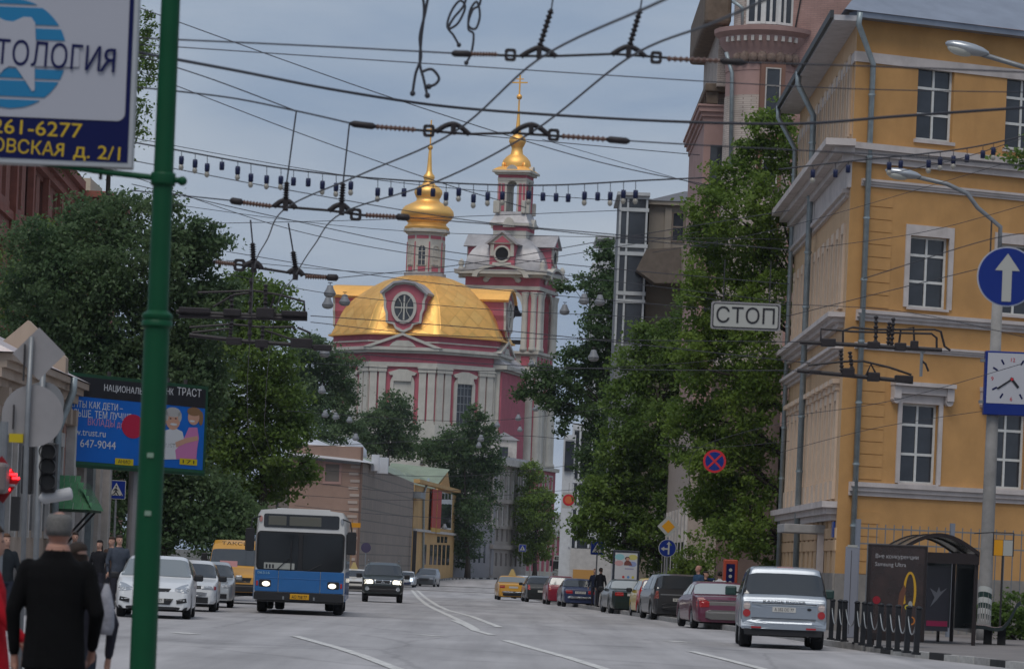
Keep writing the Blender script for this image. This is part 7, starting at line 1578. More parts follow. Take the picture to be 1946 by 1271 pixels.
# light boxes and posters
def lightbox(label, px, py0, py1, d, w, art):
    o = thing('ad_light_box', label, 'advert', (xat(px, d), d, gz(d) + .12)); z0, z1 = (at(px, py1, d) - o.location).z, (at(px, py0, d) - o.location).z
    MB().box(-w / 2 - .1, w / 2 + .1, 0, .25, z0 - .12, z1 + .12).build('casing', mat('casing_dark', (.03, .035, .05), .5), o, bevel=.03); flat([(-w / 2, z0), (w / 2, z0), (w / 2, z1), (-w / 2, z1)], -.004, 'poster', mat('poster_offwhite', (.50, .51, .53), .5), o, .004)
    for x in (-w / 2, w / 2 - .12): MB().box(x, x + .12, .05, .18, 0, z0 - .12).build('leg', M_steel, o)
    art(o, w, z0, z1); return o
def art1(o, w, z0, z1):
    h = z1 - z0
    for x, z, r, c_ in ((-.3, .85, .22, (.25, .48, .52)), (.3, .85, .2, (.5, .46, .15)), (-.32, .62, .2, (.5, .3, .3)), (.28, .6, .2, (.25, .3, .5))): flat(circle(x * w, z0 + z * h, r * w, 20, rz=r * h * .5), -.009, 'colour_wash', mat('wash%d' % int(r * 100 + z * 10 + x * 7), c_, .6), o, .002)
    flat(circle(.05 * w, z0 + .80 * h, .11 * w, 18, rz=.07 * h), -.013, 'printed_hair', mat('print_hair_d', (.08, .05, .04), .6), o, .002); flat(circle(.07 * w, z0 + .78 * h, .08 * w, 18, rz=.055 * h), -.0155, 'printed_face', skin_p, o, .002); flat([(-.1 * w, z0 + .55 * h), (.28 * w, z0 + .55 * h), (.2 * w, z0 + .68 * h), (.12 * w, z0 + .73 * h), (0, z0 + .73 * h), (-.08 * w, z0 + .66 * h)], -.0135, 'printed_top', mat('print_umber', (.17, .06, .05), .6), o, .002)
    flat([(-.05 * w, z0 + .40 * h), (.35 * w, z0 + .40 * h), (.35 * w, z0 + .45 * h), (-.05 * w, z0 + .45 * h)], -.009, 'text_line', mat('print_lilac', (.3, .3, .4), .6), o, .002)
    for x, c_ in ((-.1, (.45, .05, .05)), (.12, (.1, .25, .5)), (.33, (.5, .45, .05))): flat(circle(x * w, z0 + .12 * h, .06 * w, 14), -.009, 'logo', mat('logo%d' % int(c_[0] * 100), c_, .6), o, .002)
lightbox('pale advert light box standing on legs behind the parked cars', 1186, 1050, 1102, 163, .98, art1)
def art2(o, w, z0, z1): t1 = txt('0x50', .5, M_sred, o, 0, -.01, z1 - .95, 'CENTER', width=w * .8, bold=.01); flat([(-.35 * w, z0 + .3), (.35 * w, z0 + .3), (.35 * w, z0 + .42), (-.35 * w, z0 + .42)], -.009, 'text_line', M_sred, o, .002)
o = lightbox('small city poster reading 0x50 among the trees behind the bus', 505, 903, 940, 176, .85, art2)
# --- bus shelter with poster panel
d6 = 84.0; sh_ = thing('bus_shelter', 'dark bus shelter with curved roof and a black poster panel at its end', 'bus shelter', (xat(1745, 88), 88, gz(88) + .14))
SL = lambda px, py, d: tuple(at(px, py, d) - sh_.location)
x0, _, z1 = SL(1651, 1032, d6); x1 = SL(1764, 1032, d6)[0]; y_ = d6 - 88
M_frame = mat('shelter_frame', (.022, .016, .016), .4)
pn = MB().box(x0, x1, y_, y_ + .16, .12, z1).build('poster_case', M_frame, sh_, bevel=.02); MB().box(x0 + .1, x0 + .22, y_ + .02, y_ + .14, 0, .12).build('case_leg', M_frame, sh_); MB().box(x1 - .22, x1 - .1, y_ + .02, y_ + .14, 0, .12).build('case_leg', M_frame, sh_)
m_pos = mat('poster_dark', (.030, .016, .014), .15, spec=.6, var=.5, vscale=2)
flat([(x0 + .07, .28), (x1 - .07, .28), (x1 - .07, z1 - .07), (x0 + .07, z1 - .07)], y_ - .003, 'poster', m_pos, sh_, .004)
pw_ = x1 - x0
txt('Вне конкуренции', .13, mat('poster_grey_text', (.34, .33, .34), .5), sh_, x0 + .16, y_ - .01, z1 - .32, width=pw_ * .72, bold=.002); txt('Samsung Ultra', .13, mat('poster_grey_text', (.34, .33, .34), .5), sh_, x0 + .16, y_ - .01, z1 - .50, width=pw_ * .52, bold=.002)
def tor(cx_, cz_, rx, rz_, th, m, y, a0=0, a1=360, name='printed_ring'):
    n = 26; b = MB(); A_ = [R(a0 + (a1 - a0) * k / n) for k in range(n + 1)]
    P_ = [[(cx_ + (rx + s_) * math.cos(a), y, cz_ + (rz_ + s_) * math.sin(a)) for s_ in (-th / 2, th / 2)] for a in A_]; b.grid(P_); return b.build(name, m, sh_)
tor(x0 + pw_ * .72, z1 - 1.08, .125, .45, .055, mat('print_gold', (.50, .28, .02), .5), y_ - .011, -40, 215); tor(x0 + pw_ * .76, z1 - 1.72, .085, .085, .03, mat('print_orange', (.42, .14, .02), .5), y_ - .011); tor(x0 + pw_ * .17, z1 - 1.28, .05, .05, .08, mat('print_red', (.25, .01, .02), .5), y_ - .011)
flat([(x0 + pw_ * .58, z1 - 1.7), (x0 + pw_ * .66, z1 - 1.0), (x0 + pw_ * .62, z1 - .9), (x0 + pw_ * .55, z1 - 1.1), (x0 + pw_ * .5, z1 - 1.7)], y_ - .012, 'printed_dancer', mat('print_umber2', (.12, .05, .03), .5), sh_, .002)
flat(circle(x0 + pw_ * .69, z1 - 1.42, .06, 12), y_ - .013, 'printed_flower', mat('print_lemon', (.48, .38, .02), .5), sh_, .002); flat(circle(x0 + pw_ * .74, z1 - 1.36, .05, 12, rz=.09), y_ - .013, 'printed_glint', mat('print_pale', (.3, .3, .28), .5), sh_, .002)
# canopy
xa, xb = SL(1690, 1100, 91)[0], SL(1840, 1100, 91)[0]; zc = SL(1765, 1048, 91)[2]; n = 12
arc_ = [(xa + (xb - xa) * k / n, zc + .42 * math.sin(math.pi * k / n)) for k in range(n + 1)]
b = MB(); b.prism(arc_ + [(x, z - .035) for x, z in arc_[::-1]], 1.0, 5.6); b.build('canopy', mat('smoked_acrylic', (.055, .06, .05), .15, spec=.6), sh_)
for yy in (1.0, 3.3, 5.6):
    b = MB(); b.prism([(x, z + .03) for x, z in arc_] + [(x, z - .07) for x, z in arc_[::-1]], yy - .05, yy + .05); b.build('canopy_rib', M_frame, sh_)
for x in (xa + .05, xb - .1):
    for yy in (1.05, 5.5): MB().box(x, x + .09, yy, yy + .09, 0, zc).build('post', M_frame, sh_)
for yy, x in ((3.3, xb - .07), ): pass
MB().box(xa + .1, xb - .12, 5.5, 5.53, .35, zc - .1).build('back_glass', mat('shelter_glass', (.03, .035, .035), .08, spec=.7), sh_); MB().box(xb - .06, xb - .04, 1.2, 5.4, .3, zc - .25).build('end_glass', mat('shelter_glass', (.03, .035, .035), .08, spec=.7), sh_)
MB().box(xa, xb, .98, 1.06, zc - .28, zc - .02).build('fascia', M_frame, sh_); MB().box(xa + .3, xb - .3, 4.7, 5.1, .42, .48).build('seat', M_frame, sh_); 
for x in (xa + .5, xb - .5): MB().box(x, x + .06, 4.8, 5.0, 0, .42).build('seat_leg', M_frame, sh_)
xi0, xi1 = SL(1762, 1100, 90)[0], SL(1805, 1100, 90)[0]; MB().box(xi0, xi1, 2.0, 2.12, .3, zc - .35).build('inner_poster', mat('poster_night', (.02, .018, .03), .2, spec=.6), sh_); MB().box(xi0 + .02, xi1 - .02, 1.985, 1.998, .42, .55).build('printed_strip', mat('print_magenta', (.32, .02, .08), .5), sh_)
fz_ = SL(1785, 1130, 90)[2]; xm = (xi0 + xi1) / 2
flat([(xm - .2, fz_ + .16), (xm - .03, fz_ + .06), (xm + .02, fz_ + .2), (xm + .06, fz_ + .08), (xm + .22, fz_ + .18), (xm + .05, fz_ - .02), (xm - .02, fz_ - .12), (xm - .18, fz_ - .3), (xm - .08, fz_ - .06)], 1.99, 'printed_dancer', mat('print_grey', (.22, .22, .24), .5), sh_, .004)
# --- kerb railing posts with hanging chains
pts_ = [(1578, 89.0), (1592, 87.6), (1604, 86.4), (1626, 84.8), (1638, 83.6), (1651, 82.4), (1669, 81.0), (1688, 79.8), (1704, 78.6), (1722, 77.3), (1740, 76.0)]
pm_ = MB().box(-.055, .055, -.055, .055, 0, .93).mesh('shaft', M_black); cm_ = MB().lathe([(.06, .93), (.075, .95), (.06, .98), (.02, 1.0)], 10).mesh('cap', M_black, True); bs_ = MB().box(-.09, .09, -.09, .09, 0, .05).mesh('foot', M_black)
m_chain = mat('chain_steel', (.32, .33, .33), .4, metal=.6)
last = None
for i, (px, d) in enumerate(pts_):
    o = thing('railing_post', 'black square railing post along the kerb by the bus shelter', 'bollard', (xat(px, d), d, gz(d) + .135), R(random.uniform(-4, 4)), 'black railing posts along the kerb'); o.rotation_euler.y = R(random.uniform(-1.5, 1.5)); link('shaft', pm_, o); link('cap', cm_, o); link('foot', bs_, o)
    if last is not None:
        a_, b_ = last.location + Vector((0, 0, .82)), o.location + Vector((0, 0, .82)); n = 12
        P_ = [a_.lerp(b_, k / n) - Vector((0, 0, .42 * 4 * (k / n) * (1 - k / n))) for k in range(n + 1)]
        P_ = [p - a_ for p in P_]; b = MB(); b.tube(P_, .014, 6); c_ = b.build('chain', m_chain, None, smooth=True); c_.location = a_; tag(c_, 'grey chain sagging between two black railing posts', 'chain', 'chains between the railing posts')
    last = o
# --- street lamp with striped foot, arm, clock and route plate
d7 = 98.5; lp = thing('street_lamp', 'tall grey street lamp with a green and white striped foot beside the bench', 'street lamp', (xat(1868, d7), d7, gz(d7) + .14)); PL = lambda px, py: tuple(at(px, py, d7) - lp.location)
zt7 = PL(1866, 480)[2]
MB().lathe([(.20, 0), (.19, .3), (.17, zt7 * .4), (.135, zt7)], 16).build('column', M_concrete, lp, smooth=True)
px_ = PL(1866, 425)
MB().tube([(0, 0, zt7 - .2), (0, 0, PL(1866, 430)[2]), (PL(1858, 395)[0], 0, PL(1858, 395)[2]), (PL(1838, 368)[0], 0, PL(1838, 368)[2]), (PL(1800, 350)[0], 0, PL(1800, 350)[2]), (PL(1740, 336)[0], 0, PL(1740, 336)[2])], .06, 10).build('arm', M_steel, lp, smooth=True)
def lamp_head(par, c_, L_, tilt_):
    M = Matrix.Translation(c_) @ Matrix.Rotation(tilt_, 4, 'Y')
    hd = MB(M); hd.ball((-L_ * .45, 0, .02), (L_ * .5, .19, .13), 16, 8); o = hd.build('lamp_head', mat('lamp_alu', (.40, .42, .44), .3, metal=.6), par, smooth=True)
    MB(M).ball((-L_ * .58, 0, -.05), (L_ * .30, .16, .13), 14, 8).build('lamp_glass', mat('lamp_bowl', (.45, .45, .40), .15, spec=.7), o, smooth=True)
lamp_head(lp, PL(1748, 337), 1.0, R(8))
# stripes on the foot
ms = [mat('stripe_white', (.42, .43, .41), .7, stain=.4, stcol=(.2, .2, .2)), mat('stripe_green', (.012, .035, .03), .6)]
z0, z1 = PL(1866, 1195)[2], PL(1866, 1112)[2]; n = 24
for k in range(9):
    b = MB(); P_ = []
    for j in range(n + 1):
        a = 2 * math.pi * j / n; zz_ = z0 - .3 + (k + .5 * math.cos(a + 2.0) + .5) * (z1 - z0) / 8; P_.append([(.186 * math.cos(a), .186 * math.sin(a), min(max(zz_ + t, z0), z1)) for t in (0, (z1 - z0) / 8)])
    b.grid(P_, flip=True); b.build('foot_stripe', ms[k % 2], lp)
x0, _, z0 = PL(1866, 788); x1, _, z1 = PL(1986, 672)
ck = thing('clock_panel', 'square street clock light box with a navy base strip fixed beside the lamp column', 'clock', (lp.location.x + x0, d7 - .3, lp.location.z + z0)); wc, hc = x1 - x0, z1 - z0
MB().box(0, wc, 0, .3, 0, hc).build('casing', M_sblue, ck, bevel=.02); zf = .31; flat([(.06, zf), (wc - .06, zf), (wc - .06, hc - .05), (.06, hc - .05)], -.003, 'dial', mat('dial_white', (.42, .42, .45), .4), ck, .004)
ccx, ccz = wc * .5 - .09, zf + (hc - zf) * .47; rd = .52
for h in range(12):
    a = R(90 - 30 * h); cx_, cz_ = ccx + rd * math.cos(a), ccz + rd * math.sin(a)
    if h % 3: M = Matrix.Translation((cx_, 0, cz_)) @ Matrix.Rotation(-a, 4, 'Y'); MB(M).box(-.07, .07, -.014, -.008, -.022, .022).build('hour_mark', M_navy, ck)
    else: txt(str(h or 12), .15, M_sred, ck, cx_, -.012, cz_ - .055, 'CENTER', bold=.002)
for a, l, w_ in ((215, .46, .022), (310, .28, .032)): M = Matrix.Translation((ccx, 0, ccz)) @ Matrix.Rotation(-R(a), 4, 'Y'); MB(M).box(-.05, l, -.026, -.02 + .002, -w_, w_).build('clock_hand', M_ink, ck)
flat(circle(ccx, ccz, .04, 12), -.028, 'hub', M_sred, ck, .004)
for z_ in (.3, hc - .3): MB().box(-.12, 0, .08, .2, z_, z_ + .08).build('bracket', M_steel, ck)
rp = thing('route_plate', 'small yellow and white route timetable plate on a frame beside the lamp column', 'sign', tuple(at(1906, 1056, 95))); kk = 95 / F
MB().box(-.25, .25, 0, .02, 0, .42).build('backing', M_dark, rp); flat([(-.24, .01), (-.01, .01), (-.01, .41), (-.24, .41)], -.002, 'yellow_half', M_syel, rp); flat([(.0, .01), (.24, .01), (.24, .41), (.0, .41)], -.002, 'white_half', M_swhite, rp)
for a_, b_ in (((-.26, 0, -.0), (-.26, 0, .6)), ((.26, 0, 0), (.26, 0, .6)), ((-.26, 0, .6), (.26, 0, .6)), ((-.26, 0, .6), (-.75, .1, .55))): MB().tube([a_, b_], .015, 5).build('frame_bar', M_dark, rp)
MB().tube([(0, .03, -.0), (0, .03, gz(95) + .14 - rp.location.z)], .03, 6).build('post', M_dark, rp)
# nearer lamp arm entering from the right
d8 = 80.0; l2 = thing('street_lamp', 'street lamp head on an arm above the yellow facade windows', 'street lamp', (xat(2030, d8), d8, gz(d8) + .14)); P8 = lambda px, py: tuple(at(px, py, d8) - l2.location)
MB().lathe([(.18, 0), (.12, P8(2000, 165)[2])], 12).build('column', M_concrete, l2, smooth=True); MB().tube([(0, 0, P8(2000, 170)[2]), P8(1990, 148), P8(1946, 128), P8(1860, 102)], .055, 8).build('arm', M_steel, l2, smooth=True); lamp_head(l2, P8(1876, 104), 1.0, R(12))
# grey info post
ip_ = thing('information_pillar', 'slim grey information pillar in front of the yellow building corner', 'pillar', (xat(1613, 93), 93, gz(93) + .14)); MB().box(-.17, .17, 0, .12, 0, (at(1613, 1038, 93) - ip_.location).z).build('body', mat('pillar_grey', (.22, .23, .27), .5), ip_, bevel=.015); MB().box(-.03, -.02, -.01, .0, .1, 2.2).build('seam', M_dark, ip_); flat([(-.13, 2.28), (.12, 2.28), (.12, 2.34), (-.13, 2.34)], -.003, 'header_plate', M_swhite, ip_)
# bench seen from its end
be = thing('bench', 'curved street bench with dark green and pink slats beside the striped lamp foot', 'bench', (xat(1893, 92), 92, gz(92) + .14), R(-8)); 
prof_s = [(-.62, .40), (-.52, .47), (-.3, .46), (-.05, .42), (.12, .45), (.25, .60), (.36, .82), (.46, 1.05), (.55, 1.12)]
def slat_run(y0, y1, m, off): 
    b = MB(); P0 = [(x, z) for x, z in prof_s]; b.prism(P0 + [(x + .03, z - .09) for x, z in P0[::-1]], y0, y1); return b.build('slat', m, be)
cols_ = [mat('bench_dark', (.02, .03, .032), .5), mat('bench_green', (.10, .14, .125), .5), mat('bench_dark', (.02, .03, .032), .5), mat('bench_pink', (.40, .14, .19), .5), mat('bench_pale', (.34, .33, .32), .5), mat('bench_dark', (.02, .03, .032), .5)]
for k in range(6): slat_run(-.75 + k * .25, -.75 + k * .25 + .235, cols_[k], 0)
for x0_ in (-.32, .02): 
    for yy in (-.6, .5): MB().box(x0_, x0_ + .2, yy, yy + .15, 0, .40).build('leg', M_rubber, be)
MB().tube([(-.6, -.78, .42), (-.6, .78, .42)], .07, 10).build('front_rail', mat('bench_grey', (.22, .24, .25), .5), be, smooth=True)
# --- iron fence in front of the yellow building
d9 = 102.5; fnc = thing('iron_fence', 'tall grey iron bar fence in front of the yellow building', 'fence', (xat(1622, d9), d9, gz(d9) + .14), R(12)); zf_ = (at(1700, 997, d9) - fnc.location).z
bm2 = MB().box(-.012, .012, -.012, .012, .1, zf_).mesh('bar', M_steel); n = 34
for k in range(n): part('bar', bm2, fnc, (.05 + k * .25, 0, 0))
for z_ in (.25, zf_ - .55, zf_ - .12): MB().box(0, n * .25, -.02, .02, z_ - .02, z_ + .02).build('rail', M_steel, fnc)
for k in (0, 11, 22, 33): MB().box(k * .25 - .06, k * .25 + .06, -.06, .06, 0, zf_ + .12).build('post', mat('fence_post', (.2, .22, .26), .5), fnc)
# far right bits: red phone kiosk and blue bin behind the parked cars
o = thing('phone_kiosk', 'red wall phone kiosk on the pavement behind the maroon saloon', 'kiosk', (xat(1384, 128), 128, gz(128) + .14)); MB().box(-.25, .25, 0, .4, 1.0, 2.1).build('hood', mat('kiosk_red', (.36, .06, .03), .5), o, bevel=.04); MB().box(-.15, .15, -.012, .0, 1.15, 1.95).build('phone_panel', M_navy, o); MB().box(-.08, .08, .1, .3, 0, 1.0).build('stand', M_dark, o)
for z_ in (1.3, 1.52, 1.74): MB().prism(circle(0, z_, .06, 10), -.02, -.012).build('dial', M_swhite, o)
o = thing('blue_bin', 'blue street bin behind the standing people on the right', 'bin', (xat(1342, 124), 124, gz(124) + .14)); MB().box(-.22, .22, 0, .4, .05, 1.35).build('body', mat('bin_blue', (.01, .03, .10), .5), o, bevel=.03); MB().box(-.24, .24, -.02, .42, 1.35, 1.42).build('lid', mat('bin_blue', (.01, .03, .10), .5), o)
# ================================================================== OVERHEAD WIRES
M_wire = mat('wire_dark', (.035, .036, .045), .5); M_ins = mat('insulator_brown', (.13, .075, .06), .35); M_cast = mat('cast_iron', (.022, .018, .02), .55, var=.3, vscale=30)
def smooth3(P_, n=6):
    P_ = [Vector(p) for p in P_]; o = []
    for i in range(len(P_) - 1):
        p0, p1, p2, p3 = P_[max(i - 1, 0)], P_[i], P_[i + 1], P_[min(i + 2, len(P_) - 1)]
        for k in range(n):
            t = k / n; o.append(.5 * ((2 * p1) + (p2 - p0) * t + (2 * p0 - 5 * p1 + 4 * p2 - p3) * t * t + (3 * p1 - p0 - 3 * p2 + p3) * t ** 3))
    return o + [P_[-1]]
def wire(pts, r, label, group, name='overhead_wire', cat='wire', m=None, n=5):
    W_ = [at(*p) for p in pts]; P_ = smooth3(W_, 8) if len(W_) > 2 else W_
    o = MB().tube([p - W_[0] for p in P_], r, n).build(name, m or M_wire, None, smooth=True); o.location = W_[0]; return tag(o, label, cat, group)
GC = 'trolley contact wires'
wire([(1420, -80, 16), (1262, 0, 18.5), (1025, 112, 25), (862, 252, 29), (690, 330, 34), (543, 396, 39), (508, 455, 45), (483, 510, 53), (478, 600, 64), (470, 757, 100), (480, 840, 135), (520, 905, 190)], .0085, 'trolley contact wire passing the gilded spire and curving left over the street', GC, 'contact_wire')
wire([(1520, -30, 17), (1360, 42, 20), (1195, 110, 25), (1010, 252, 29), (830, 345, 34), (650, 405, 39), (598, 465, 45), (562, 522, 53), (522, 600, 65), (505, 757, 101), (508, 840, 136), (540, 905, 192)], .0085, 'trolley contact wire passing the bell tower and curving left over the street', GC, 'contact_wire')
wire([(262, 100, 26), (450, 135, 28), (640, 172, 30), (850, 203, 31), (1100, 222, 31), (1330, 233, 31), (1530, 235, 31), (1700, 222, 30), (1946, 205, 29), (2100, 195, 28)], .0125, 'thick black feeder cable sagging right across the sky', None, 'feeder_cable', 'cable')
TW = 'thin span wires'; lab_t = 'thin dark span wire stretched across the street above the traffic'
thin = [([(250, 72, 25), (600, 88, 25), (866, 102, 25)], .006), ([(1412, 119, 25), (1700, 128, 25), (2000, 140, 25)], .006), ([(250, 84, 33), (900, 127, 33), (1540, 166, 33), (1960, 176, 33)], .005),
 ([(250, 10, 44), (720, 178, 44), (1100, 298, 44), (1345, 352, 44)], .006), ([(250, 102, 36), (400, 150, 36), (562, 211, 36)], .006), ([(250, 165, 29), (430, 185, 29), (562, 211, 29), (668, 235, 29)], .007), ([(250, 130, 48), (560, 250, 48), (830, 345, 48), (1000, 395, 48)], .006),
 ([(1195, 268, 29), (1330, 276, 29), (1700, 296, 29), (2000, 320, 29)], .006), ([(892, 256, 52), (1330, 295, 52)], .006), ([(1030, 265, 60), (1340, 355, 60)], .005), ([(250, 262, 60), (600, 325, 60), (860, 358, 60), (1220, 385, 60)], .006), ([(250, 305, 46), (540, 360, 46), (900, 420, 46), (1345, 470, 46)], .006),
 ([(250, 350, 60), (560, 420, 60), (830, 475, 60), (1100, 505, 60), (1500, 540, 60)], .007), ([(250, 335, 70), (560, 438, 70), (900, 500, 70), (1500, 575, 70)], .007), ([(250, 362, 39), (437, 381, 39)], .007), ([(780, 414, 39), (1100, 440, 39), (1500, 475, 39)], .006), ([(430, 478, 80), (840, 540, 80), (1500, 600, 80)], .008),
 ([(430, 495, 92), (800, 520, 92), (1120, 478, 92), (1330, 440, 92)], .008), ([(380, 425, 75), (700, 418, 75), (1180, 400, 75)], .007), ([(430, 520, 100), (640, 560, 100), (960, 590, 100), (1300, 605, 100)], .009), ([(643, 528, 53), (900, 500, 53), (1180, 452, 53), (1500, 400, 53)], .006), ([(300, 385, 110), (780, 440, 110), (1500, 455, 110)], .009),
 ([(590, 600, 64), (760, 612, 64), (1000, 632, 64), (1540, 690, 64)], .008), ([(590, 612, 64), (900, 640, 64), (1540, 650, 64)], .007), ([(640, 668, 72), (900, 690, 72), (1200, 702, 72), (1530, 704, 72)], .009), ([(600, 690, 120), (900, 705, 120), (1300, 690, 120), (1500, 660, 120)], .010), ([(560, 850, 170), (850, 835, 170), (1000, 828, 170), (1150, 845, 170)], .013), ([(570, 890, 200), (850, 905, 200), (1120, 880, 200)], .014), ([(540, 780, 150), (900, 800, 150), (1200, 770, 150)], .011),
 ([(580, 915, 220), (760, 935, 220), (880, 930, 220)], .014), ([(560, 960, 230), (700, 975, 230), (860, 985, 230)], .014), ([(560, 940, 210), (800, 950, 210), (1090, 930, 210)], .013), ([(1240, 480, 95), (1500, 430, 95), (1946, 300, 95)], .007), ([(1310, 920, 110), (1330, 850, 110), (1500, 800, 110)], .008), ([(1560, 470, 70), (1760, 440, 70), (1946, 390, 70)], .006), ([(1500, 600, 62), (1700, 550, 62), (1946, 490, 62)], .007), ([(1500, 790, 80), (1700, 760, 80), (1946, 690, 80)], .007), ([(1300, 560, 48), (1416, 575, 48), (1700, 590, 48), (1946, 640, 48)], .005), ([(1480, 860, 100), (1680, 810, 100), (1946, 770, 100)], .008), ([(1690, 330, 60), (1830, 300, 60), (1946, 262, 60)], .007), ([(1250, 845, 110), (1357, 850, 110), (1500, 838, 110)], .008), ([(1640, 530, 43), (1880, 455, 43), (2000, 440, 43)], .006)]
for p, r in thin: wire(p, r, lab_t, TW)
# hanger assemblies where cross spans carry the contact wires
def ribbed(name, a, b, r, par, m, n=9):
    v = b - a; P_, R_ = [], []
    for k in range(n * 3 + 1): P_.append(a + v * (k / (n * 3))); R_.append(r * (1.0 if k % 3 == 1 else .55))
    return MB().tube(P_, R_, 8).build(name, m, par)
def assembly(label, d, rod, arches, loops, ins, caps, susp):
    p0 = at(*rod[0], d); o = thing('wire_hanger', label, 'wire hanger', p0, 0, 'trolley wire hangers'); Q = lambda p: at(p[0], p[1], d) - p0; u = d / F
    MB().tube([Q(p) for p in rod], 2.6 * u, 7).build('rod', M_cast, o, smooth=True)
    for a in arches: MB().tube(smooth3([Q(p) for p in a], 4), 5.0 * u, 8).build('arch', M_cast, o, smooth=True); c = Q(a[2]); MB().box(c.x - 5 * u, c.x + 5 * u, -.03, .03, c.z - 20 * u, c.z).build('wire_clamp', M_cast, o)
    for l in loops: c = Q(l); b = MB(); w_ = 11 * u; ring_poly(b, rrect(c.x - w_, c.x + w_, c.z - w_ * 1.05, c.z + w_ * 1.05, w_ * .5), rrect(c.x - w_ * .5, c.x + w_ * .5, c.z - w_ * .6, c.z + w_ * .6, w_ * .3), -.02, .02); b.build('loop', M_cast, o)
    for a, b in ins: ribbed('insulator', Q(a), Q(b), 6.0 * u, o, M_ins)
    for a, b in caps: v0, v1 = Q(a), Q(b); MB().tube([v0, v0.lerp(v1, .15), v0.lerp(v1, .85), v1], [3 * u, 6.5 * u, 6.5 * u, 3 * u], 8).build('end_cap', M_cast, o, smooth=True)
    for a, b, c in susp: ribbed('suspension_insulator', Q(a), Q(b), 7 * u, o, M_cast, 8); MB().tube([Q(b), Q(c)], 1.6 * u, 5).build('suspender', M_wire, o)
assembly('trolley wire hanger with two arches above the bell tower cross', 25, [(866, 102), (990, 107), (1055, 107), (1165, 103), (1225, 107), (1300, 113), (1412, 119)], [[(990, 108), (1006, 98), (1025, 91), (1042, 97), (1057, 108)], [(1163, 104), (1179, 94), (1195, 89), (1212, 96), (1226, 108)]], [(970, 105), (1247, 110)], [((895, 103), (945, 104)), ((1268, 112), (1368, 116))], [((858, 102), (896, 103)), ((1368, 116), (1416, 120))], [((1026, 88), (1048, 18), (1054, -30)), ((1197, 86), (1217, 18), (1224, -30))])
assembly('trolley wire hanger with two arches crossing in front of both church spires', 29, [(665, 235), (800, 248), (890, 255), (975, 253), (1060, 259), (1195, 268)], [[(828, 251), (845, 240), (862, 236), (877, 243), (892, 256)], [(974, 254), (990, 243), (1010, 237), (1028, 245), (1042, 257)]], [(815, 249), (1052, 257)], [((715, 241), (790, 247)), ((1068, 259), (1152, 265))], [((665, 235), (715, 241)), ((1152, 265), (1197, 269))], [])
assembly('trolley wire hanger ending at the golden onion lantern', 39, [(437, 381), (520, 392), (562, 395), (625, 400), (690, 409), (778, 414)], [[(520, 393), (532, 384), (543, 381), (553, 386), (562, 396)], [(625, 401), (637, 392), (650, 389), (660, 396), (668, 406)]], [(676, 408)], [((462, 385), (516, 392)), ((695, 409), (752, 412))], [((437, 381), (462, 385)), ((752, 412), (779, 414))], [((543, 381), (545, 346), (563, 212)), ((649, 389), (652, 348), (664, 236))])
assembly('trolley wire hanger between the dark tree and the dome', 53, [(405, 497), (455, 503), (497, 510), (548, 518), (643, 528)], [[(462, 506), (472, 501), (483, 498), (492, 503), (497, 511)], [(548, 519), (555, 514), (562, 512), (570, 516), (576, 524)]], [(455, 504)], [((410, 498), (446, 502)), ((580, 525), (622, 527))], [((620, 527), (643, 528))], [((482, 499), (480, 462), (476, 418)), ((562, 512), (557, 478), (548, 424))])
# overhead switches
def switch(label, d, bars, frames, blocks, posts):
    p0 = at(*bars[0][0], d); o = thing('trolley_switch', label, 'trolley switch', p0, 0, 'trolley wire switches'); Q = lambda p: at(p[0], p[1], d) - p0; u = d / F
    for b in bars: MB().tube([Q(p) for p in b], 4.2 * u, 7).build('runner_bar', M_cast, o)
    for f in frames: MB().tube([Q(p) for p in f], 2.4 * u, 6).build('bow', M_cast, o)
    for x0, x1, y0, y1 in blocks: a, b = Q((x0, y1)), Q((x1, y0)); MB().box(a.x, b.x, -.09, .09, a.z, b.z).build('contact_block', M_cast, o, bevel=.015)
    for a, b in posts: ribbed('insulator', Q(a), Q(b), 5 * u, o, M_cast, 6)
switch('trolley switch frame with a bowed rod before the dark tree', 64, [[(335, 592), (440, 598), (584, 600)], [(340, 600), (584, 606)]], [[(376, 556), (440, 554), (480, 552), (530, 560), (578, 573), (579, 594)], [(405, 583), (445, 560), (480, 556)], [(512, 592), (522, 563)]], [(425, 458, 588, 600), (487, 522, 586, 604), (535, 584, 592, 600), (340, 400, 586, 594)], [((478, 528), (474, 648)), ((505, 540), (504, 590)), ((440, 560), (441, 612))])
switch('trolley switch frame below with a hooked rod before the light green tree', 68, [[(360, 636), (460, 648), (560, 655), (628, 663)]], [[(360, 622), (440, 616), (500, 622), (555, 621), (563, 627)], [(365, 632), (438, 624)], [(505, 628), (535, 638), (552, 644), (590, 645), (588, 632), (565, 622)]], [(430, 460, 642, 654), (485, 510, 646, 660), (552, 594, 644, 660), (595, 630, 656, 666)], [((440, 612), (437, 650)), ((500, 618), (497, 668))])
switch('trolley switch frame with a long pipe loop against the yellow building', 62, [[(1520, 650), (1600, 654), (1700, 660), (1790, 665)]], [[(1602, 650), (1602, 628), (1620, 622), (1660, 626), (1775, 626), (1788, 630), (1795, 658), (1806, 666)], [(1560, 652), (1560, 625), (1620, 630), (1770, 634), (1780, 642), (1780, 662)], [(1708, 656), (1712, 626), (1736, 622), (1738, 658)]], [(1560, 1588, 644, 658), (1648, 1672, 650, 662), (1700, 1722, 652, 666), (1730, 1745, 648, 664)], [((1665, 600), (1664, 655)), ((1698, 604), (1694, 658)), ((1690, 612), (1688, 655))])
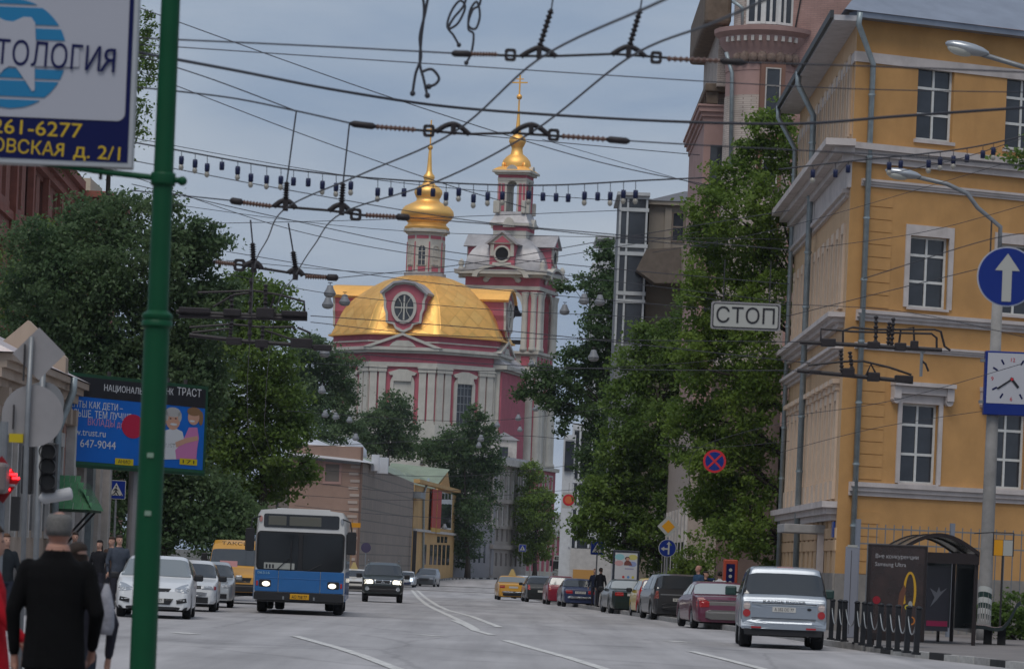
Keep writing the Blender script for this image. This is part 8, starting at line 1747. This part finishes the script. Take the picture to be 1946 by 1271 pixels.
switch('trolley switch frame with a bent rod beneath against the yellow building', 64, [[(1515, 704), (1600, 712), (1680, 720), (1735, 726)]], [[(1536, 694), (1600, 687), (1640, 686), (1690, 698), (1732, 712)], [(1645, 715), (1655, 692), (1668, 716)]], [(1600, 1624, 700, 716), (1648, 1672, 708, 724), (1700, 1735, 714, 726), (1538, 1560, 704, 710)], [((1598, 664), (1600, 708)), ((1615, 668), (1620, 710))])
o = thing('trolley_switch', 'small vertical bracket with a hook hanging against the yellow wall', 'trolley switch', at(1750, 715, 70), 0, 'trolley wire switches'); MB().tube([(0, 0, 0), (0, 0, .5)], .03, 8).build('bracket', M_steel, o); MB().tube([(0, 0, .3), (.08, 0, .24), (.14, 0, .1)], .022, 6).build('hook', M_cast, o); MB().ball((.02, 0, .5), .06, 8, 6).build('insulator', M_steel, o, smooth=True)
# dangling cable ends
def dangle(label, strands, d, r=.012):
    p0 = at(*strands[0][0], d); o = thing('dangling_cable', label, 'cable', p0)
    for s_ in strands: MB().tube([q - p0 for q in smooth3([at(x, y, d) for x, y in s_], 6)], r, 6).build('strand', M_wire, o, smooth=True)
    for s_ in strands:
        c = at(*s_[-1], d) - p0; MB().ball(c, r * 1.9, 7, 5).build('cable_end', M_wire, o, smooth=True)
dangle('two cable tails knotted together over the feeder cable', [[(800, -30), (806, 20), (801, 70), (798, 120), (805, 150), (812, 182)], [(818, -30), (808, 25), (798, 70), (800, 110), (790, 140), (784, 178)], [(800, 138), (820, 132), (834, 148), (828, 160), (815, 165)]], 28)
dangle('two looped cable ends hanging beside the knotted tails', [[(888, -20), (882, 10), (862, 35), (852, 55), (870, 45), (884, 15), (874, 2), (858, 22), (850, 50), (862, 68), (872, 86)], [(915, -30), (912, 8), (898, 20), (890, 48), (904, 55), (912, 30), (906, 4), (893, 22), (890, 55), (900, 66), (896, 100), (886, 120)]], 28, .010)
# festoon lights
def festoon(label, path, drops, d):
    p0 = at(*path[0], d); o = thing('festoon_lights', label, 'light string', p0); u = d / F; P_ = smooth3([at(x, y, d) for x, y in path], 6)
    MB().tube([p - p0 for p in P_], .010, 6).build('cable', M_wire, o, smooth=True); xs_ = [p[0] for p in path]; ys_ = [p[1] for p in path]
    for i, (x, dr, lit) in enumerate(drops):
        y = float(np.interp(x, xs_, ys_)); a, b = at(x, y, d) - p0, at(x, y + dr, d) - p0
        MB().tube([a, b], .004, 4).build('drop_wire', M_wire, o); k = MB().lathe([(.026, 0), (.030, -.03), (.028, -.09), (.02, -.095)], 9, b).build('socket', mat('socket_blue', (.012, .018, .06), .5), o, smooth=True)
        if lit: MB().ball(b + Vector((0, 0, -.125)), (.03, .03, .037), 9, 7).build('bulb', mat('bulb_glass', (.30, .28, .24), .15, spec=.6), o, smooth=True)
random.seed(3)
festoon('string of festoon bulbs sagging across the sky in front of the church spires', [(250, 270), (345, 287), (520, 318), (700, 338), (900, 350), (1050, 352), (1225, 343), (1340, 338)], [(x, random.uniform(7, 20), random.random() < .72) for x in (345, 371, 394, 422, 452, 477, 507, 534, 558, 586, 613, 639, 667, 718, 743, 768, 797, 823, 848, 872, 900, 927, 955, 1005, 1032, 1057, 1080, 1111, 1136, 1160, 1185, 1208)], 42)
festoon('string of festoon bulbs hanging in front of the yellow facade cornice', [(1480, 322), (1620, 306), (1760, 292), (1860, 278), (1960, 255)], [(x, random.uniform(6, 14), random.random() < .6) for x in (1545, 1588, 1612, 1690, 1712, 1765, 1787, 1812, 1838, 1868, 1888)], 44)
# lanterns on wires
lt = {}
def lantern(px, py, h):
    s_ = .62; d = s_ * F / h; c = at(px, py, d)
    o = thing('street_lantern', 'grey bell shaped street lantern hung on a wire over the street', 'street lantern', c, 0, 'street lanterns hung over the street')
    if not lt:
        lt['hood'] = MB().lathe([(.07, .26), (.12, .24), (.16, .10), (.25, -.06), (.27, -.12), (.26, -.14)], 14).mesh('hood', mat('lantern_grey', (.19, .20, .22), .5, var=.1), True); lt['bowl'] = MB().lathe([(.25, -.14), (.24, -.2), (.17, -.26), (.05, -.29)], 14).mesh('bowl', mat('lantern_bowl', (.27, .275, .28), .3), True); lt['hook'] = MB().tube([(0, 0, .26), (0, 0, .36), (.1, 0, .36), (-.1, 0, .36)], .02, 5).mesh('hook', M_dark)
    for k in ('hood', 'bowl', 'hook'): link(k, lt[k], o)
for q in ((627, 553, 27), (623, 575, 26), (655, 570, 25), (1073, 588, 23), (1110, 568, 24), (1140, 570, 24), (1128, 675, 25), (1089, 670, 20), (617, 668, 24), (612, 740, 18), (618, 786, 16), (638, 790, 15), (664, 797, 14), (676, 830, 16), (914, 832, 15), (910, 845, 13), (985, 793, 14), (988, 815, 12), (1018, 775, 14), (1010, 690, 15), (945, 806, 13), (802, 880, 11), (863, 875, 11), (911, 897, 10), (921, 890, 10), (937, 909, 10), (1180, 640, 14), (845, 1000, 12)): lantern(*q)
# ================================================================== PEOPLE
def capsule(mb, a, b, ra, rb, n=12, flat_=1.0, ax=None):
    """tapered rounded limb between two joints; flat_ scales its thickness along y"""
    a, b = Vector(a), Vector(b); v = b - a; P_, R_ = [], []
    for k in range(4): t = k / 3 * math.pi / 2; P_.append(a - v.normalized() * ra * math.cos(t) * .98); R_.append(max(.002, ra * math.sin(t)))
    for k in range(1, 6): P_.append(a.lerp(b, k / 6)); R_.append(ra + (rb - ra) * k / 6)
    for k in range(4): t = k / 3 * math.pi / 2; P_.append(b + v.normalized() * rb * math.sin(t) * .98); R_.append(max(.002, rb * math.cos(t)))
    q = MB(); q.tube(P_, R_, n); c = (a + b) / 2
    mb.add([(x, c.y + (y - c.y) * flat_ if flat_ != 1 else y, z) for x, y, z in q.v], q.f)
def loft(mb, rings, n=18):
    """rings of (cx, cy, z, rx, ry): one closed tapered trunk"""
    vs, fs = [], []
    for cx_, cy_, z, rx, ry in rings:
        for k in range(n): w = 2 * math.pi * k / n; s_ = abs(math.cos(w)) ** .85 * (1 if math.cos(w) > 0 else -1); vs.append((cx_ + rx * s_, cy_ + ry * math.sin(w), z))
    for i in range(len(rings) - 1):
        for k in range(n): q = (k + 1) % n; fs.append((i * n + k, i * n + q, (i + 1) * n + q, (i + 1) * n + k))
    fs.append(tuple(range(n - 1, -1, -1))); e = (len(rings) - 1) * n; fs.append(tuple(range(e, e + n))); mb.add(vs, fs)
def remesh(mb, voxel, sm=3):
    me = mb.mesh('tmp', None); o = link('tmp', me); m_ = o.modifiers.new('r', 'REMESH'); m_.mode = 'VOXEL'; m_.voxel_size = voxel; s_ = o.modifiers.new('s', 'SMOOTH'); s_.iterations = sm; s_.factor = .5
    bpy.context.view_layer.update(); r = bpy.data.meshes.new_from_object(o.evaluated_get(bpy.context.evaluated_depsgraph_get())); bpy.data.objects.remove(o); bpy.data.meshes.remove(me); return r
def hand(mb, w, dirv, side, k=1.0):
    """palm and five bent fingers hanging from the wrist w along dirv; side +1: thumb towards -y"""
    w, dv = Vector(w), Vector(dirv).normalized(); fx_ = Vector((0, -1, 0)); nx = dv.cross(fx_).normalized(); fy = nx.cross(dv).normalized()
    capsule(mb, w, w + dv * .085 * k, .024 * k, .030 * k, 8); 
    for i, (o_, l) in enumerate(((-.033, .068), (-.011, .078), (.011, .074), (.033, .058))):
        b0 = w + dv * .085 * k + fy * o_ * k; b1 = b0 + dv * l * .5 * k + nx * .012 * side; b2 = b1 + dv * l * .42 * k + nx * .026 * side
        capsule(mb, b0, b1, .0098 * k, .009 * k, 6); capsule(mb, b1, b2, .009 * k, .0075 * k, 6)
    t0 = w + dv * .03 * k + fy * .028 * k * 1; t1 = t0 + dv * .035 * k + fy * .025 * k; t2 = t1 + dv * .035 * k + fy * .004; capsule(mb, t0, t1, .012 * k, .011 * k, 6); capsule(mb, t1, t2, .011 * k, .009 * k, 6)
def person(label, loc, rz, H=1.76, top=(.01, .01, .012), legs=(.015, .016, .022), hair=(.03, .02, .015), skin=(.40, .23, .17), build=1.0, voxel=.014, pose=None, skirt=False, long_hair=False, bald=False, hem=.50, head_turn=0.0, sleeve=1.0, coat=None):
    """local -y is the way the person faces; z=0 is the ground"""
    pose = pose or {}; o = thing('person', label, 'person', loc, rz); s_ = H / 1.76; b = MB(); w = .5 * .42 * build
    hz = 1.60
    loft(b, [(0, .0, .86, .155 * build, .105 * build), (0, 0, .95, .165 * build, .115 * build), (0, 0, 1.08, .155 * build, .11 * build), (0, .0, 1.22, .175 * build, .118 * build), (0, .01, 1.34, .195 * build, .118 * build), (0, .015, 1.42, .175 * build, .10 * build), (0, .012, 1.47, .095, .075), (0, 0, 1.50, .06, .06), (0, -.008, 1.56, .054, .058)])
    # head with jaw, nose, ears
    loft(b, [(0, -.02, 1.535, .035, .045), (0, -.022, 1.56, .055, .075), (0, -.012, 1.60, .068, .092), (0, 0, 1.66, .074, .099), (0, .004, 1.71, .068, .09), (0, .004, 1.745, .045, .06), (0, .004, 1.758, .015, .02)])
    capsule(b, (0, -.10, 1.65), (0, -.118, 1.622), .009, .013, 6)
    for sx in (-1, 1): b.ball((sx * .078, .008, 1.645), (.010, .02, .032), 7, 6)
    J = dict(el=(.27, .03, 1.14), wl=(.28, -.06, .90), er=(-.27, .03, 1.14), wr=(-.28, -.06, .90), kl=(.095, -.02, .48), al=(.10, .03, .07), kr=(-.095, -.02, .48), ar=(-.10, .03, .07)); J.update(pose)
    for sx, e, wv in ((1, 'el', 'wl'), (-1, 'er', 'wr')):
        sh = (sx * .175 * build, .012, 1.395); capsule(b, sh, J[e], .068 * build, .052, 10); capsule(b, J[e], J[wv], .050, .036 if sleeve > .5 else .03, 10); dv = (Vector(J[wv]) - Vector(J[e])).normalized(); hand(b, Vector(J[wv]) + dv * .02, dv, sx)
    for sx, k, a in ((1, 'kl', 'al'), (-1, 'kr', 'ar')):
        capsule(b, (sx * .085, 0, .88), J[k], .10 * build, .062, 12); capsule(b, J[k], J[a], .062, .045, 12); av = Vector(J[a]); capsule(b, av + Vector((0, .03, -.03)), av + Vector((0, -.15, -.04)), .042, .036, 8)
    if coat: loft(b, coat)
    if skirt: loft(b, [(0, 0, .45, .20, .17), (0, 0, .70, .18, .15), (0, 0, .95, .15, .11)])
    me = remesh(b, voxel); n = len(me.vertices); co = np.empty(n * 3, np.float32); me.vertices.foreach_get('co', co); co = co.reshape(-1, 3)
    ms_ = [mat('skin_%.2f' % skin[0], skin, .6), mat('cloth_top_%.3f_%.3f' % top[:2], top, .95, var=.15, vscale=9, bump=.3, bscale=14, spec=.15), mat('cloth_legs_%.3f_%.3f' % legs[:2], legs, .9, var=.15, vscale=9), mat('shoe_black', (.012, .011, .011), .5)]
    me.materials.clear(); [me.materials.append(m) for m in ms_]
    cen = np.empty(len(me.polygons) * 3, np.float32); me.polygons.foreach_get('center', cen); cen = cen.reshape(-1, 3); idx = np.zeros(len(cen), np.int32); z = cen[:, 2]
    idx[z < 1.49] = 1; idx[(z < 1.52) & (z >= 1.49) & (cen[:, 1] > .02)] = 1
    inner = np.abs(cen[:, 0]) < .2 * build + (.03 if coat else 0)
    idx[(z < hem + .40) & inner & (z >= 0)] = 2; 
    for wv, e in (('wl', 'el'), ('wr', 'er')):
        W_ = np.array(J[wv]); dv = np.array(J[wv]) - np.array(J[e]); dv = dv / np.linalg.norm(dv); t = (cen - W_) @ dv; dist = np.linalg.norm(cen - W_, axis=1); idx[(t > .03) & (dist < .26) & (np.linalg.norm((cen - W_) - t[:, None] * dv[None], axis=1) < .075)] = 0
    if coat: idx[(z < 1.49) & (z > coat[0][2] + .01) & (idx == 2)] = 1
    idx[z < .085] = 3
    me.polygons.foreach_set('material_index', idx); me.polygons.foreach_set('use_smooth', [True] * len(cen)); me.update()
    bo = link('body', me, o); bo.scale = (s_,) * 3
    # hair as a cap over the skull
    hb = MB(); P_ = []
    lo = 1.60 if not long_hair else 1.42
    for zt_, f in ((1.772, .3), (1.755, .66), (1.72, .95), (1.68, .99), (1.645, .98), (1.61, .90)):
        row = []
        for k in range(17):
            a = R(8 + 164 * k / 16) if zt_ < 1.70 else 2 * math.pi * k / 16
            row.append((.079 * f * math.cos(a), .006 + .104 * f * math.sin(a), zt_))
        P_.append(row)
    if long_hair: P_.append([(x * 1.1, y * 1.0 + .01, 1.50) for x, y, _ in P_[-1]]); P_.append([(x * 1.15, y * .9 + .03, 1.38) for x, y, _ in P_[-1]])
    if bald: P_ = [[(x * .985, y * .99, z) for x, y, z in r_] for r_ in P_[1:]]; P_[0] = [(.056 * math.cos(R(4 + 172 * k / 16)), .004 + .078 * math.sin(R(4 + 172 * k / 16)), 1.742) for k in range(17)]; P_[1] = [(.074 * math.cos(R(4 + 172 * k / 16)), .005 + .098 * math.sin(R(4 + 172 * k / 16)), 1.715) for k in range(17)]
    hb.grid(P_); ho = hb.build('hair', mat('hair_%.2f' % hair[0], hair, .8, var=.3, vscale=60), o, smooth=True); ho.scale = (s_,) * 3; sm_ = ho.modifiers.new('thick', 'SOLIDIFY'); sm_.thickness = .008
    for sx in (-1, 1): e_ = MB().ball((sx * .03 * s_, -.092 * s_, 1.652 * s_), (.011 * s_, .008 * s_, .008 * s_), 7, 5).build('eye', M_ink, o, smooth=True)
    MB().box(-.022 * s_, .022 * s_, -.098 * s_, -.088 * s_, 1.585 * s_, 1.591 * s_).build('mouth', mat('lips', (.25, .09, .08), .6), o)
    return o
def gl(px, d): return (xat(px, d), d, gz(d) + .135)
# the man in the dark jacket, seen from behind
dm_ = 23.5
person('grey haired man in a black jacket walking away beside the green pole', (at(108, 1100, dm_).x, dm_, .13), R(186), 1.78, (.004, .004, .0045), (.012, .013, .020), (.125, .12, .115), (.36, .19, .14), 1.02, .009, dict(el=(.265, .02, 1.13), wl=(.25, -.03, .88), er=(-.26, .05, 1.13), wr=(-.24, -.10, .92), kl=(.10, -.06, .50), kr=(-.10, .05, .49), ar=(-.10, .20, .10)), bald=True,
       coat=[(0, .0, .77, .205, .15), (0, .0, .84, .20, .145), (0, .005, .96, .19, .138), (0, .01, 1.10, .182, .132), (0, .012, 1.25, .195, .135), (0, .016, 1.35, .215, .128), (0, .02, 1.42, .195, .11), (0, .02, 1.465, .115, .088), (0, .02, 1.52, .078, .078), (0, .022, 1.555, .07, .072)], hem=.36)
# the person carrying a bag beyond him
dp = 26.0
person('person in a patterned dark top carrying a pale bag beside the man in black', (at(146, 1100, dp).x, dp, .13), R(178), 1.58, (.03, .03, .04), (.02, .03, .045), (.03, .02, .015), build=1.02, voxel=.012, pose=dict(er=(-.30, .0, 1.14), wr=(-.27, -.05, .90)))
bg = thing('shopping_bag', 'pale shopping bag hanging from the hand beside the man in black', 'bag', (at(201, 1190, dp - .05).x, dp - .1, at(200, 1205, dp).z)); b = MB(); loft(b, [(0, 0, 0, .05, .04), (0, 0, .05, .065, .05), (0, 0, .18, .062, .045), (0, 0, .28, .04, .03), (0, 0, .36, .015, .015)], 14); b.build('sack', mat('bag_pale', (.30, .30, .33), .6, var=.4, vscale=12), bg, smooth=True); MB().tube([(-.01, 0, .34), (-.02, 0, .46), (.0, 0, .50), (.02, 0, .46), (.01, 0, .34)], .008, 6).build('handle', M_ink, bg)
# the person in red at the frame edge
person('person in a bright red coat at the edge of the pavement', (at(-24, 1150, 25).x, 25, .13), R(95), 1.68, (.42, .012, .02), (.03, .03, .04), (.05, .03, .02), build=1.05, voxel=.012, coat=[(0, 0, .62, .24, .19), (0, 0, .8, .22, .17), (0, 0, 1.0, .19, .14), (0, 0, 1.3, .19, .13), (0, .01, 1.44, .12, .09)], hem=.24, pose=dict(el=(.24, -.08, 1.15), wl=(.2, -.22, .96), er=(-.24, -.10, 1.15), wr=(-.22, -.26, .98)))
# people along the left pavement
person('woman in a dark coat with a shoulder bag by the tan house', gl(4, 64), R(30), 1.68, (.018, .022, .026), (.02, .025, .04), (.10, .05, .03), voxel=.016, long_hair=True, pose=dict(wl=(.2, -.2, 1.05), el=(.25, -.02, 1.14)))
person('woman with long dark hair and leather jacket waiting at the pavement edge', gl(184, 92), R(-20), 1.66, (.015, .015, .018), (.02, .02, .03), (.012, .01, .01), voxel=.018, long_hair=True)
person('man in a grey blue shirt and dark jacket beside the waiting woman', gl(221, 90), R(25), 1.80, (.055, .065, .085), (.02, .02, .03), (.03, .02, .015), voxel=.018, build=1.1)
person('man in a brown top standing behind the man in grey blue', gl(207, 94), R(-30), 1.76, (.07, .045, .035), (.02, .02, .025), (.05, .03, .02), voxel=.018)
person('short haired man glimpsed by the shop doorway of the tan house', gl(137, 95), R(10), 1.84, (.06, .05, .045), (.02, .02, .025), (.03, .025, .02), voxel=.018)
# people behind the parked cars on the right
person('bald man in a blue shirt standing behind the black people carrier', gl(1323, 118), R(-60), 1.80, (.03, .06, .11), (.13, .12, .10), (.3, .2, .16), voxel=.018, bald=True, skin=(.38, .2, .15), build=1.1)
person('person in black leaning beside the man in the blue shirt', gl(1337, 119), R(60), 1.62, (.012, .012, .014), (.02, .02, .02), (.02, .015, .012), voxel=.018)
person('person in a white top with dark hair behind the maroon saloon', gl(1364, 117), R(170), 1.62, (.45, .45, .47), (.03, .03, .05), (.02, .015, .015), voxel=.018, build=1.05)
person('man in a dark coat on the pavement beside the crossing sign', gl(1139, 168), R(150), 1.78, (.014, .014, .018), (.015, .015, .02), (.03, .02, .015), voxel=.02)
person('person in a dark blue jacket walking behind the dark blue saloon', gl(1128, 176), R(-20), 1.76, (.015, .02, .04), (.02, .02, .03), (.2, .1, .06), voxel=.02)
# ================================================================== AIR
hz = MB().box(-420, 420, -60, 760, -3.5, 95).build('haze', None); hz['kind'] = 'stuff'
hm = bpy.data.materials.new('haze'); hm.use_nodes = True; t = hm.node_tree; t.nodes.clear(); ho_ = t.nodes.new('ShaderNodeOutputMaterial'); pv = t.nodes.new('ShaderNodeVolumePrincipled')
pv.inputs['Color'].default_value = (.86, .91, 1.0, 1); pv.inputs['Density'].default_value = .00008; pv.inputs['Anisotropy'].default_value = .2
t.links.new(pv.outputs[0], ho_.inputs['Volume']); hz.data.materials.append(hm)
